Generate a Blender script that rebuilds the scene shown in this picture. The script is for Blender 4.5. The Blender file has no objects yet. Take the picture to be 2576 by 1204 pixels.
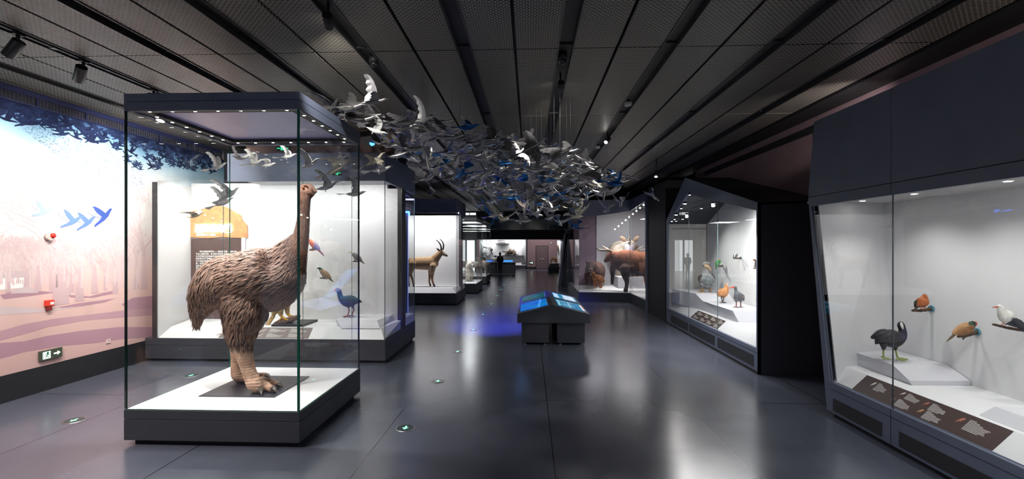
import bpy, bmesh, math, random
from math import sin, cos, pi, sqrt, atan, atan2, radians
from mathutils import Vector, Matrix, noise
SC = bpy.context.scene
COL = SC.collection
# ---------------------------------------------------------------- camera geometry (2576 x 1204 frame)
F = 1145.0; CX = 1288.0; CY = 602.0; HY = 618.0; EYE = 2.2
PSI = atan(44.0 / F)
CS, SN = cos(PSI), sin(PSI)
RIGHT = Vector((CS, SN, 0)); DEEP = Vector((-SN, CS, 0)); UP = Vector((0, 0, 1))
def unp(px, py, zc):
    xc = (px - CX) / F * zc
    return Vector((xc * CS - zc * SN, xc * SN + zc * CS, EYE - (py - HY) / F * zc))
def proj(v):
    xc = v.x * CS + v.y * SN; zc = -v.x * SN + v.y * CS
    return CX + F * xc / zc, HY - F * (v.z - EYE) / zc, zc
def flr(px, py, z=0.0): return unp(px, py, (EYE - z) * F / (py - HY))
def onX(px, py, X):
    a = (px - CX) / F
    return unp(px, py, X / (a * CS - SN))
def onY(px, py, Y):
    a = (px - CX) / F
    return unp(px, py, Y / (a * SN + CS))
cam = bpy.data.cameras.new('camera'); camo = bpy.data.objects.new('camera', cam); COL.objects.link(camo)
cam.sensor_width = 36.0; cam.lens = 36.0 * F / 2576.0; cam.shift_y = (HY - CY) / 2576.0
cam.clip_start = 0.05; cam.clip_end = 200
camo.location = (0, 0, EYE); camo.rotation_euler = (pi / 2, 0, PSI)
SC.camera = camo
SC.view_settings.view_transform = 'Standard'; SC.view_settings.look = 'None'
SC.view_settings.exposure = 0.0; SC.view_settings.gamma = 1.0
SC.view_settings.use_curve_mapping = False
try:
    SC.cycles.transparent_max_bounces = 32
    SC.cycles.max_bounces = 8; SC.cycles.diffuse_bounces = 4; SC.cycles.glossy_bounces = 4
    SC.cycles.transmission_bounces = 4
    SC.cycles.sample_clamp_indirect = 4.0
    SC.cycles.caustics_reflective = False; SC.cycles.caustics_refractive = False
    SC.cycles.use_denoising = True
except Exception: pass
# ---------------------------------------------------------------- materials
def nodes(name):
    m = bpy.data.materials.new(name); m.use_nodes = True
    nt = m.node_tree; b = nt.nodes['Principled BSDF']
    return m, nt, b
def N(nt, t, **kw):
    n = nt.nodes.new(t)
    for k, v in kw.items(): setattr(n, k, v)
    return n
def c4(c): return (c[0], c[1], c[2], 1.0)
def srgb(r, g, b):
    f = lambda u: (u / 255 / 12.92) if u / 255 <= 0.04045 else ((u / 255 + 0.055) / 1.055) ** 2.4
    return (f(r), f(g), f(b))
def mat(name, col, rough=0.5, metal=0.0, spec=0.5, var=0.0, vscale=8.0, bump=0.0, bscale=60.0, emit=None, estr=0.0, attr=None, coord='Object', stretch=None):
    m, nt, b = nodes(name)
    b.inputs['Base Color'].default_value = c4(col)
    b.inputs['Roughness'].default_value = rough; b.inputs['Metallic'].default_value = metal
    b.inputs['Specular IOR Level'].default_value = spec
    tc = N(nt, 'ShaderNodeTexCoord')
    vec = tc.outputs[coord]
    if stretch:
        mp = N(nt, 'ShaderNodeMapping'); mp.inputs['Scale'].default_value = stretch
        nt.links.new(vec, mp.inputs['Vector']); vec = mp.outputs['Vector']
    src = None
    if attr:
        a = N(nt, 'ShaderNodeVertexColor'); a.layer_name = attr; src = a.outputs['Color']
    if var > 0:
        nz = N(nt, 'ShaderNodeTexNoise'); nz.inputs['Scale'].default_value = vscale; nz.inputs['Detail'].default_value = 5
        nt.links.new(vec, nz.inputs['Vector'])
        mr = N(nt, 'ShaderNodeMapRange'); mr.inputs[1].default_value = 0.3; mr.inputs[2].default_value = 0.7
        mr.inputs[3].default_value = 1 - var; mr.inputs[4].default_value = 1 + var
        nt.links.new(nz.outputs['Fac'], mr.inputs[0])
        mx = N(nt, 'ShaderNodeVectorMath', operation='SCALE')
        if src is not None: nt.links.new(src, mx.inputs[0])
        else: mx.inputs[0].default_value = col[:3]
        nt.links.new(mr.outputs[0], mx.inputs['Scale']); src = mx.outputs[0]
    if src is not None: nt.links.new(src, b.inputs['Base Color'])
    if bump > 0:
        nb = N(nt, 'ShaderNodeTexNoise'); nb.inputs['Scale'].default_value = bscale; nb.inputs['Detail'].default_value = 4
        nt.links.new(vec, nb.inputs['Vector'])
        bp = N(nt, 'ShaderNodeBump'); bp.inputs['Strength'].default_value = bump; bp.inputs['Distance'].default_value = 0.01
        nt.links.new(nb.outputs['Fac'], bp.inputs['Height']); nt.links.new(bp.outputs[0], b.inputs['Normal'])
    if emit:
        b.inputs['Emission Color'].default_value = c4(emit); b.inputs['Emission Strength'].default_value = estr
    return m
def glass(name, tint, refl=1.0, base=0.045):
    m = bpy.data.materials.new(name); m.use_nodes = True; nt = m.node_tree; nt.nodes.clear()
    out = N(nt, 'ShaderNodeOutputMaterial'); mix = N(nt, 'ShaderNodeMixShader')
    tr = N(nt, 'ShaderNodeBsdfTransparent'); tr.inputs[0].default_value = c4(tint)
    gl = N(nt, 'ShaderNodeBsdfGlossy'); gl.inputs['Roughness'].default_value = 0.0; gl.inputs[0].default_value = (1, 1, 1, 1)
    lw = N(nt, 'ShaderNodeLayerWeight'); lw.inputs[0].default_value = 0.5
    pw = N(nt, 'ShaderNodeMath', operation='POWER'); pw.inputs[1].default_value = 4.5
    nt.links.new(lw.outputs['Facing'], pw.inputs[0])
    mr = N(nt, 'ShaderNodeMath', operation='MULTIPLY_ADD'); mr.inputs[1].default_value = 0.8 * refl; mr.inputs[2].default_value = base * refl
    nt.links.new(pw.outputs[0], mr.inputs[0])
    nt.links.new(mr.outputs[0], mix.inputs[0]); nt.links.new(tr.outputs[0], mix.inputs[1]); nt.links.new(gl.outputs[0], mix.inputs[2])
    nt.links.new(mix.outputs[0], out.inputs[0])
    return m
M = {}
M['frame'] = mat('case_paint_charcoal', srgb(100, 108, 128), 0.45, var=0.06, vscale=3)
M['frame_d'] = mat('case_paint_dark', srgb(62, 64, 71), 0.5, var=0.06, vscale=3)
M['black'] = mat('matt_black', srgb(24, 24, 27), 0.6)
M['white'] = mat('display_white', (0.80, 0.80, 0.82), 0.6, var=0.02, vscale=2)
M['lining'] = mat('case_lining_white', (0.74, 0.74, 0.75), 0.75, var=0.02, vscale=4)
M['grey_lining'] = mat('case_lining_grey', (0.50, 0.49, 0.49), 0.8, var=0.03, vscale=3)
M['block'] = mat('plinth_block_white', (0.66, 0.66, 0.70), 0.7, var=0.02, vscale=4)
M['glass'] = glass('clear_glass', (0.985, 0.993, 0.989), .75)
M['gedge'] = mat('glass_edge_green', (0.008, 0.13, 0.085), 0.15)
M['gedge_b'] = mat('glass_edge_grey', (0.10, 0.14, 0.15), 0.2)
M['seam'] = mat('glass_seam_silicone', (0.05, 0.06, 0.07), 0.3)
M['led'] = mat('led_disc', (1, 1, 1), 0.4, emit=(1.0, 0.97, 0.92), estr=30)
M['brown'] = mat('panel_brown', srgb(66, 48, 44), 0.55)
M['ink'] = mat('print_white', (0.75, 0.74, 0.72), 0.6)
M['pinkwall'] = mat('mauve_plaster', srgb(138, 114, 117), 0.8, var=0.05, vscale=5)
M['steel'] = mat('brushed_steel', (0.62, 0.61, 0.60), 0.30, metal=1.0, var=0.10, vscale=14, bump=0.05, bscale=120)
M['wire'] = mat('thin_wire', (0.10, 0.10, 0.105), 0.5, metal=0.3)
M['bark'] = mat('branch_bark', srgb(84, 66, 52), 0.8, var=0.3, vscale=40, bump=0.6, bscale=120)
M['teal'] = mat('teal_mount_disc', srgb(88, 150, 165), 0.5)
M['green_on'] = mat('sign_green_lit', (0.02, 0.5, 0.22), 0.4, emit=(0.05, 0.9, 0.42), estr=1.2)
M['sign_white'] = mat('sign_white_lit', (0.8, 0.9, 0.85), 0.4, emit=(0.85, 1.0, 0.92), estr=1.6)
# ---------------------------------------------------------------- mesh building
WM = {}
class MB:
    def __init__(s): s.v = []; s.f = []; s.mi = []; s.c = None; s.sm = []
    def add(s, vs, fs, mi=0, smooth=False):
        o = len(s.v); s.v += [Vector(v) for v in vs]
        for f in fs: s.f.append([i + o for i in f]); s.mi.append(mi); s.sm.append(smooth)
        return o
    def box(s, x0, x1, y0, y1, z0, z1, mi=0):
        vs = [(x0,y0,z0),(x1,y0,z0),(x1,y1,z0),(x0,y1,z0),(x0,y0,z1),(x1,y0,z1),(x1,y1,z1),(x0,y1,z1)]
        s.add(vs, [(3,2,1,0),(4,5,6,7),(0,1,5,4),(1,2,6,5),(2,3,7,6),(3,0,4,7)], mi); return s
    def hull8(s, b, t, mi=0):
        n = len(b)
        s.add(list(b) + list(t), [tuple(range(n - 1, -1, -1)), tuple(range(n, 2 * n))] + [(i, (i + 1) % n, n + (i + 1) % n, n + i) for i in range(n)], mi); return s
    def extr(s, poly, vec, mi=0, ms=None):
        n = len(poly); vec = Vector(vec); p = [Vector(q) for q in poly]
        o = s.add(p + [q + vec for q in p], [], mi)
        for f in [tuple(range(n - 1, -1, -1)), tuple(range(n, 2 * n))]: s.f.append([i + o for i in f]); s.mi.append(mi); s.sm.append(False)
        for i in range(n):
            s.f.append([o + i, o + (i + 1) % n, o + n + (i + 1) % n, o + n + i]); s.mi.append(mi if ms is None else ms); s.sm.append(False)
        return s
    def poly(s, pts, mi=0):
        s.add(pts, [tuple(range(len(pts)))], mi); return s
    def tube(s, pts, rad, n=10, mi=0, smooth=True, side=None, sq=1.0, cap=True):
        P = [Vector(p) for p in pts]; R = rad if isinstance(rad, (list, tuple)) else [rad] * len(P)
        SQ = sq if isinstance(sq, (list, tuple)) else [sq] * len(P)
        rings = []; prev = None
        for i, p in enumerate(P):
            a = P[max(i - 1, 0)]; b = P[min(i + 1, len(P) - 1)]
            t = (b - a)
            t = t.normalized() if t.length > 1e-9 else Vector((0, 0, 1))
            ref = Vector(side) if side is not None else (prev if prev is not None else (Vector((1, 0, 0)) if abs(t.x) < .9 else Vector((0, 1, 0))))
            d = ref - t * ref.dot(t)
            if d.length < 1e-5: d = t.orthogonal()
            d.normalize(); prev = d; u = t.cross(d)
            rings.append([p + d * (R[i] * SQ[i] * cos(2 * pi * k / n)) + u * (R[i] * sin(2 * pi * k / n)) for k in range(n)])
        vs = [v for r in rings for v in r]; fs = []
        for i in range(len(P) - 1):
            for k in range(n):
                fs.append((i * n + k, i * n + (k + 1) % n, (i + 1) * n + (k + 1) % n, (i + 1) * n + k))
        if cap:
            t0 = (P[0] - P[1]); t1 = (P[-1] - P[-2])
            t0 = t0.normalized() if t0.length > 1e-9 else t0; t1 = t1.normalized() if t1.length > 1e-9 else t1
            for ri, pp, tt, rr, flip in ((0, P[0], t0, R[0], True), (len(P) - 1, P[-1], t1, R[-1], False)):
                base = ri * n
                m = len(vs); mid = []
                for k in range(n): mid.append(pp + (rings[ri][k] - pp) * 0.7 + tt * rr * 0.62)
                vs += mid; vs.append(pp + tt * rr * 0.9)
                for k in range(n):
                    a, b, c, d = base + k, base + (k + 1) % n, m + (k + 1) % n, m + k
                    fs.append((a, d, c, b) if flip else (a, b, c, d))
                    fs.append((d, m + n, c) if flip else (d, c, m + n))
        s.add(vs, fs, mi, smooth); return s
    def disc(s, c, nrm, r, n=20, mi=0, r2=None):
        c = Vector(c); nrm = Vector(nrm).normalized(); a = nrm.orthogonal().normalized(); b = nrm.cross(a)
        s.add([c + a * r * cos(2 * pi * k / n) + b * r * sin(2 * pi * k / n) for k in range(n)], [tuple(range(n))], mi); return s
    def cyl(s, p0, p1, r0, r1=None, n=20, mi=0):
        p0 = Vector(p0); p1 = Vector(p1); r1 = r0 if r1 is None else r1
        t = (p1 - p0).normalized(); a = t.orthogonal().normalized(); b = t.cross(a)
        vs = [p0 + (a * cos(2 * pi * k / n) + b * sin(2 * pi * k / n)) * r0 for k in range(n)] + [p1 + (a * cos(2 * pi * k / n) + b * sin(2 * pi * k / n)) * r1 for k in range(n)]
        o = s.add(vs, [], mi)
        for k in range(n): s.f.append([o + k, o + (k + 1) % n, o + n + (k + 1) % n, o + n + k]); s.mi.append(mi); s.sm.append(True)
        s.f.append([o + k for k in range(n - 1, -1, -1)]); s.mi.append(mi); s.sm.append(False)
        s.f.append([o + n + k for k in range(n)]); s.mi.append(mi); s.sm.append(False)
        return s
    def ball(s, c, r, nu=12, nv=8, mi=0, sc=(1, 1, 1)):
        c = Vector(c); vs = []; fs = []
        for j in range(nv + 1):
            th = pi * j / nv
            for i in range(nu):
                ph = 2 * pi * i / nu
                vs.append(c + Vector((r * sc[0] * sin(th) * cos(ph), r * sc[1] * sin(th) * sin(ph), r * sc[2] * cos(th))))
        for j in range(nv):
            for i in range(nu):
                fs.append((j * nu + i, (j + 1) * nu + i, (j + 1) * nu + (i + 1) % nu, j * nu + (i + 1) % nu))
        s.add(vs, fs, mi, True); return s
    def mesh(s, name, mats, parent=None):
        me = bpy.data.meshes.new(name)
        inv = WM[parent.name].inverted() if (parent is not None and parent.name in WM) else Matrix.Identity(4)
        me.from_pydata([inv @ v for v in s.v], [], s.f)
        for m in (mats if isinstance(mats, (list, tuple)) else [mats]): me.materials.append(m)
        me.polygons.foreach_set('material_index', s.mi); me.polygons.foreach_set('use_smooth', s.sm)
        if s.c is not None:
            at = me.color_attributes.new('Col', 'FLOAT_COLOR', 'POINT')
            at.data.foreach_set('color', [x for c in s.c for x in (c[0], c[1], c[2], 1.0)])
        me.validate(); me.update()
        return me
    def build(s, name, mats, parent=None, bevel=0.0):
        me = s.mesh(name, mats, parent)
        o = bpy.data.objects.new(name, me); COL.objects.link(o)
        if parent is not None:
            o.parent = parent
            if parent.name in WM: WM[o.name] = WM[parent.name]
        if bevel > 0:
            b = o.modifiers.new('bevel', 'BEVEL'); b.width = bevel; b.segments = 2; b.limit_method = 'ANGLE'; b.angle_limit = radians(40)
        return o
def tag(o, label=None, cat=None, group=None, kind=None):
    if label: o['label'] = label
    if cat: o['category'] = cat
    if group: o['group'] = group
    if kind: o['kind'] = kind
    return o
def thing(name, label, cat, loc=(0, 0, 0), group=None):
    o = bpy.data.objects.new(name, None); COL.objects.link(o); o.location = Vector(loc); o.empty_display_size = 0.1
    WM[o.name] = Matrix.Translation(Vector(loc))
    return tag(o, label, cat, group)
def struct(o): o['kind'] = 'structure'; return o
def copy_tree(o, parent=None):
    c = o.copy(); COL.objects.link(c)
    if parent is not None: c.parent = parent
    for ch in o.children: copy_tree(ch, c)
    return c
def pane(mb, a, b, z0, z1, t=0.012):
    """upright glass sheet between ground points a and b: faces slot 0, edges slot 1"""
    a = Vector((a[0], a[1], 0)); b = Vector((b[0], b[1], 0)); d = (b - a).normalized(); n = Vector((-d.y, d.x, 0)) * t
    poly = [Vector((a.x, a.y, z0)), Vector((b.x, b.y, z0)), Vector((b.x, b.y, z1)), Vector((a.x, a.y, z1))]
    mb.extr(poly, n, 0, 1); return mb
def lamp(kind, name, loc, power, color=(1, 1, 1), size=0.1, size_y=None, target=None, spot=60, blend=0.5, parent=None, spread=None):
    l = bpy.data.lights.new(name, kind); l.energy = power; l.color = color
    o = bpy.data.objects.new(name, l); COL.objects.link(o); o.location = Vector(loc)
    if kind == 'AREA':
        l.size = size
        if size_y: l.shape = 'RECTANGLE'; l.size_y = size_y
        if spread: l.spread = radians(spread)
    elif kind == 'SPOT': l.spot_size = radians(spot); l.spot_blend = blend; l.shadow_soft_size = size
    else: l.shadow_soft_size = size
    d = (Vector(target) - Vector(loc)) if target is not None else Vector((0, 0, -1))
    o.rotation_euler = d.to_track_quat('-Z', 'Y').to_euler()
    return o
# ---------------------------------------------------------------- organic bodies traced in profile at a chosen distance
class Tr:
    """profile tracer: picture coordinates of the animal's outline at the distance where it stands -> metres"""
    def __init__(s, zc): s.zc = zc; s.k = zc / F
    def p(s, px, py, dy=0.0): return unp(px, py, s.zc + dy)
    def chain(s, pts, sq=1.0):
        """(px, py, r_px[, dy[, sq]])"""
        C = []
        for q in pts:
            dy = q[3] if len(q) > 3 else 0.0
            C.append((s.p(q[0], q[1], dy), q[2] * (s.zc + dy) / F, q[4] if len(q) > 4 else sq))
        return C
def dense(C, sub=3):
    """Catmull-Rom refinement of a chain"""
    out = []; n = len(C)
    for i in range(n - 1):
        p0 = C[max(i - 1, 0)]; p1 = C[i]; p2 = C[i + 1]; p3 = C[min(i + 2, n - 1)]
        for k in range(sub):
            t = k / sub
            f = lambda a, b, c, d: 0.5 * ((2 * b) + (c - a) * t + (2 * a - 5 * b + 4 * c - d) * t * t + (3 * b - a - 3 * c + d) * t * t * t)
            out.append((f(p0[0], p1[0], p2[0], p3[0]), max(f(p0[1], p1[1], p2[1], p3[1]), 1e-4), p1[2] + (p2[2] - p1[2]) * t))
    out.append(C[-1]); return out
def add_chain(mb, C, n=14, sub=3, side=DEEP):
    D = dense(C, sub) if sub > 1 else C
    mb.tube([c[0] for c in D], [c[1] for c in D], n, side=side, sq=[c[2] for c in D]); return mb
def fuse(mb, voxel, smooth=4):
    """overlapping solids -> one continuous surface (world coordinates)"""
    me = bpy.data.meshes.new('fuse'); me.from_pydata(s_v(mb), [], mb.f); me.update()
    o = bpy.data.objects.new('fuse', me); COL.objects.link(o)
    r = o.modifiers.new('r', 'REMESH'); r.mode = 'VOXEL'; r.voxel_size = voxel; r.use_smooth_shade = True
    if smooth:
        sm = o.modifiers.new('s', 'SMOOTH'); sm.factor = 0.5; sm.iterations = smooth
    dg = bpy.context.evaluated_depsgraph_get()
    ev = bpy.data.meshes.new_from_object(o.evaluated_get(dg))
    bpy.data.objects.remove(o); bpy.data.meshes.remove(me)
    out = MB(); out.v = [v.co.copy() for v in ev.vertices]; out.f = [list(p.vertices) for p in ev.polygons]
    out.mi = [0] * len(out.f); out.sm = [True] * len(out.f)
    out.nrm = [v.normal.copy() for v in ev.vertices]
    bpy.data.meshes.remove(ev)
    return out
def s_v(mb): return [tuple(v) for v in mb.v]
def paint(mb, fn):
    """markings of the animal: fn(px, py, v) -> colour, in profile coordinates"""
    mb.c = []
    for v in mb.v:
        a, b, z = proj(v); mb.c.append(fn(a, b, v))
    return mb
def mixc(a, b, t): t = max(0, min(1, t)); return tuple(a[i] + (b[i] - a[i]) * t for i in range(3))
def nz(v, s=1.0): return noise.noise(Vector(v) * s)
def sstep(a, b, x):
    if a == b: return 0.0
    t = max(0, min(1, (x - a) / (b - a))); return t * t * (3 - 2 * t)
M['hide'] = mat('animal_hide', (0.3, 0.2, 0.1), 0.75, attr='Col', var=0.22, vscale=24, bump=0.8, bscale=70, stretch=(1, 1, .3))
M['plume'] = mat('bird_plumage', (0.3, 0.2, 0.1), 0.65, attr='Col', var=0.18, vscale=45, bump=0.9, bscale=85, stretch=(1, 1, .5))
M['skin'] = mat('bird_leg_skin', (0.3, 0.2, 0.1), 0.6, attr='Col', bump=0.3, bscale=200)
def plain(name, col, rough=0.5, **k):
    key = 'c_' + name
    if key not in M: M[key] = mat(name, col, rough, **k)
    return M[key]
EYEB = None
# ================================================================ THE HALL
CEIL = 4.48; LX = -7.36; RX = 5.03; AX = -2.70; BX = 3.92
# ---- floor
m, nt, b = nodes('polished_dark_floor')
tc = N(nt, 'ShaderNodeTexCoord'); sep = N(nt, 'ShaderNodeSeparateXYZ'); nt.links.new(tc.outputs['Object'], sep.inputs[0])
def line_mask(out, off, per, w):
    a = N(nt, 'ShaderNodeMath', operation='ADD'); a.inputs[1].default_value = -off + per * 50 + per / 2; nt.links.new(out, a.inputs[0])
    d = N(nt, 'ShaderNodeMath', operation='MODULO'); d.inputs[1].default_value = per; nt.links.new(a.outputs[0], d.inputs[0])
    e = N(nt, 'ShaderNodeMath', operation='SUBTRACT'); e.inputs[1].default_value = per / 2; nt.links.new(d.outputs[0], e.inputs[0])
    f = N(nt, 'ShaderNodeMath', operation='ABSOLUTE'); nt.links.new(e.outputs[0], f.inputs[0])
    g = N(nt, 'ShaderNodeMath', operation='LESS_THAN'); g.inputs[1].default_value = w; nt.links.new(f.outputs[0], g.inputs[0])
    return g.outputs[0]
gx = line_mask(sep.outputs['X'], 0.247, 1.945, 0.006); gy = line_mask(sep.outputs['Y'], 6.5, 3.89, 0.006)
mxm = N(nt, 'ShaderNodeMath', operation='MAXIMUM'); nt.links.new(gx, mxm.inputs[0]); nt.links.new(gy, mxm.inputs[1])
nz1 = N(nt, 'ShaderNodeTexNoise'); nz1.inputs['Scale'].default_value = 1.3; nz1.inputs['Detail'].default_value = 6; nt.links.new(tc.outputs['Object'], nz1.inputs['Vector'])
cr = N(nt, 'ShaderNodeValToRGB'); cr.color_ramp.elements[0].position = .35; cr.color_ramp.elements[1].position = .7
cr.color_ramp.elements[0].color = c4(srgb(76, 80, 93)); cr.color_ramp.elements[1].color = c4(srgb(86, 90, 103)); nt.links.new(nz1.outputs['Fac'], cr.inputs[0])
mc = N(nt, 'ShaderNodeMix', data_type='RGBA'); mc.inputs[7].default_value = c4(srgb(24, 24, 26))
nt.links.new(mxm.outputs[0], mc.inputs[0]); nt.links.new(cr.outputs[0], mc.inputs[6]); nt.links.new(mc.outputs[2], b.inputs['Base Color'])
rr = N(nt, 'ShaderNodeMapRange'); rr.inputs[3].default_value = 0.19; rr.inputs[4].default_value = 0.25; nt.links.new(nz1.outputs['Fac'], rr.inputs[0]); nt.links.new(rr.outputs[0], b.inputs['Roughness'])
b.inputs['Specular IOR Level'].default_value = 0.5; b.inputs['IOR'].default_value = 1.85
M['floor'] = m
mb = MB(); mb.box(-12, 9, -2.5, 47, -0.12, 0.0)
struct(mb.build('floor', M['floor']))
# ---- ceiling: dark slab with expanded-metal panels and recessed slots
m, nt, b = nodes('expanded_metal_panel')
tc = N(nt, 'ShaderNodeTexCoord')
mp = N(nt, 'ShaderNodeMapping'); nt.links.new(tc.outputs['Object'], mp.inputs[0])
bk = N(nt, 'ShaderNodeTexBrick'); nt.links.new(mp.outputs[0], bk.inputs['Vector'])
bk.inputs['Scale'].default_value = 1.0; bk.inputs['Brick Width'].default_value = 0.054; bk.inputs['Row Height'].default_value = 0.026
bk.inputs['Mortar Size'].default_value = 0.0050; bk.inputs['Mortar Smooth'].default_value = 0.15
bk.inputs['Color1'].default_value = (0.003, 0.003, 0.003, 1); bk.inputs['Color2'].default_value = (0.004, 0.004, 0.004, 1)
bk.inputs['Mortar'].default_value = c4(srgb(176, 170, 156))
nt.links.new(bk.outputs['Color'], b.inputs['Base Color'])
b.inputs['Roughness'].default_value = 0.45
bp = N(nt, 'ShaderNodeBump'); bp.inputs['Strength'].default_value = 0.6; bp.inputs['Distance'].default_value = 0.006
nt.links.new(bk.outputs['Fac'], bp.inputs['Height']); nt.links.new(bp.outputs[0], b.inputs['Normal'])
M['meshpanel'] = m
M['slot'] = mat('slot_black', srgb(20, 20, 21), 0.5)
M['rail'] = mat('slot_edge_metal', srgb(92, 90, 88), 0.35, metal=0.6)
mb = MB(); mb.box(-12, 9, -2.5, 31, CEIL + 0.10, CEIL + 0.22)
ceil_o = struct(mb.build('ceiling', M['slot']))
G0 = -0.168; PER = 1.177
joints = [5.28 + 2.72 * k for k in range(-3, 10)]
for n in range(-7, 5):
    for (xa, xb) in ((G0 + n * PER + 0.018, G0 + n * PER + PER / 2 - 0.088), (G0 + n * PER + PER / 2 + 0.088, G0 + (n + 1) * PER - 0.018)):
        xa2, xb2 = max(xa, LX), min(xb, 4.60)
        if xb2 - xa2 < 0.06: continue
        mb = MB()
        for k in range(len(joints) - 1): mb.box(xa2, xb2, joints[k] + 0.006, joints[k + 1] - 0.006, CEIL, CEIL + 0.03)
        struct(mb.build('ceiling_panel', M['meshpanel'], ceil_o))
    xs = G0 + n * PER + PER / 2
    if LX < xs - .09 and xs + .09 < 4.6:
        mb = MB()
        for sgn in (-1, 1): mb.box(xs + sgn * .086 - .005, xs + sgn * .086 + .005, joints[0], joints[-1], CEIL - .012, CEIL + .05)
        struct(mb.build('ceiling_slot_trim', M['rail'], ceil_o))
        mb = MB(); mb.box(xs - .081, xs + .081, joints[0], joints[-1], CEIL + .05, CEIL + .09)
        for j in joints[1:-1]: mb.box(xs - .081, xs + .081, j - .03, j - .015, CEIL + .03, CEIL + .05)
        struct(mb.build('ceiling_slot_tray', M['slot'], ceil_o))
mb = MB(); mb.box(4.60, RX + .1, joints[0], joints[-1], CEIL - .01, CEIL + .03)
struct(mb.build('ceiling_border', mat('border_board_dark', srgb(38, 38, 38), .6), ceil_o))
# ---- walls
M['wall_dark'] = mat('wall_paint_dark', srgb(36, 37, 42), 0.7, var=.05, vscale=2)
M['wall_base'] = mat('mural_wall_paint', (.55, .45, .44), 0.8)
mb = MB(); mb.box(LX - .25, LX - 0.004, -2.5, 10.7, 0, CEIL + .1)
wall_left = struct(mb.build('wall_left', M['wall_base']))
mb = MB(); mb.box(LX - .25, LX + .012, -2.5, 10.7, 0, 0.385)
struct(mb.build('baseboard_left', mat('baseboard_black', srgb(30, 31, 36), .5)))
mb = MB(); mb.box(-12, -2.95, 10.7, 10.95, 0, CEIL + .1)
struct(mb.build('wall_alcove', M['wall_dark']))
mb = MB(); mb.box(-5.73, AX - .02, 9.0, 9.12, 3.95, CEIL + .02)
struct(mb.build('wall_fascia', mat('fascia_brown', srgb(104, 84, 78), .8, var=.06, vscale=4)))
mb = MB(); mb.box(-12.2, -12, 10.9, 47, 0, 6.5)
struct(mb.build('wall_far_left', M['wall_dark']))
mb = MB(); mb.box(RX, RX + .25, -2.5, 14.0, 0, CEIL + .1)
struct(mb.build('wall_right', M['pinkwall']))
mb = MB(); mb.box(7.0, 7.2, 14.0, 47, 0, 6.5)
mb.box(RX, 7.2, 14.0, 14.2, 0, CEIL + .1)
struct(mb.build('wall_far_right', M['wall_dark']))
# the taller end of the hall
mb = MB(); mb.box(-12, 9, 31, 47, 6.3, 6.5); mb.box(-12, 9, 30.8, 31.0, CEIL + .1, 6.4)
struct(mb.build('ceiling_far', M['slot']))
# ================================================================ MURAL WALL
rnd = random.Random(5); rnd2 = random.Random(77)
m, nt, b = nodes('mural_sky_and_ground_print')
tc = N(nt, 'ShaderNodeTexCoord'); sep = N(nt, 'ShaderNodeSeparateXYZ'); nt.links.new(tc.outputs['Object'], sep.inputs[0])
nzt = N(nt, 'ShaderNodeTexNoise'); nzt.inputs['Scale'].default_value = 0.9; nzt.inputs['Detail'].default_value = 3; nt.links.new(tc.outputs['Object'], nzt.inputs['Vector'])
y1 = N(nt, 'ShaderNodeMapRange'); y1.inputs[1].default_value = 6.0; y1.inputs[2].default_value = 9.0; y1.inputs[3].default_value = 0.0; y1.inputs[4].default_value = 0.10
nt.links.new(sep.outputs['Y'], y1.inputs[0])
w1 = N(nt, 'ShaderNodeMapRange'); w1.inputs[1].default_value = 3.0; w1.inputs[2].default_value = 3.7; nt.links.new(sep.outputs['Z'], w1.inputs[0])
mm = N(nt, 'ShaderNodeMath', operation='MULTIPLY_ADD'); mm.inputs[1].default_value = 0.6; mm.inputs[2].default_value = -0.3; nt.links.new(nzt.outputs['Fac'], mm.inputs[0])
sm = N(nt, 'ShaderNodeMath', operation='ADD'); nt.links.new(mm.outputs[0], sm.inputs[0]); nt.links.new(y1.outputs[0], sm.inputs[1])
wv = N(nt, 'ShaderNodeMath', operation='MULTIPLY'); nt.links.new(sm.outputs[0], wv.inputs[0]); nt.links.new(w1.outputs[0], wv.inputs[1])
za = N(nt, 'ShaderNodeMath', operation='ADD'); nt.links.new(sep.outputs['Z'], za.inputs[0]); nt.links.new(wv.outputs[0], za.inputs[1])
mr = N(nt, 'ShaderNodeMapRange'); mr.inputs[1].default_value = 0.38; mr.inputs[2].default_value = 4.38; nt.links.new(za.outputs[0], mr.inputs[0])
cr = N(nt, 'ShaderNodeValToRGB'); nt.links.new(mr.outputs[0], cr.inputs[0])
stops = [(0.0, (206, 170, 166)), (0.16, (216, 180, 174)), (0.30, (222, 190, 184)), (0.42, (232, 212, 210)), (0.55, (246, 240, 240)), (0.72, (252, 252, 253)), (0.80, (238, 246, 251)), (0.86, (190, 220, 238)), (0.91, (140, 186, 216)), (0.945, (84, 118, 166)), (0.97, (26, 34, 70)), (1.0, (20, 25, 54))]
el = cr.color_ramp.elements
while len(el) < len(stops): el.new(0.5)
for e, (p, c) in zip(el, stops): e.position = p; e.color = c4(srgb(*c))
nt.links.new(cr.outputs[0], b.inputs['Base Color']); b.inputs['Roughness'].default_value = 0.7; b.inputs['Specular IOR Level'].default_value = 0.25
M['mural'] = m
M['muralink'] = mat('mural_ink_print', (0.5, 0.5, 0.5), 0.7, spec=0.2, attr='Col')
mb = MB(); mb.box(LX - 0.004, LX, -2.5, 10.7, 0.385, 4.26)
struct(mb.build('mural', M['mural'], wall_left))
ink = MB(); ink.c = []
def dec(pts, col, lay=1):
    """one printed shape; pts are (Y, z) on the wall"""
    x = LX + 0.0010 * lay + rnd2.random() * 0.0009
    if callable(col): cs_ = [col(p[1]) for p in pts]
    else: cs_ = [col] * len(pts)
    ink.add([(x, p[0], p[1]) for p in pts], [tuple(range(len(pts)))]); ink.c += cs_
def W(px, py): v = onX(px, py, LX); return (v.y, v.z)
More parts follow.
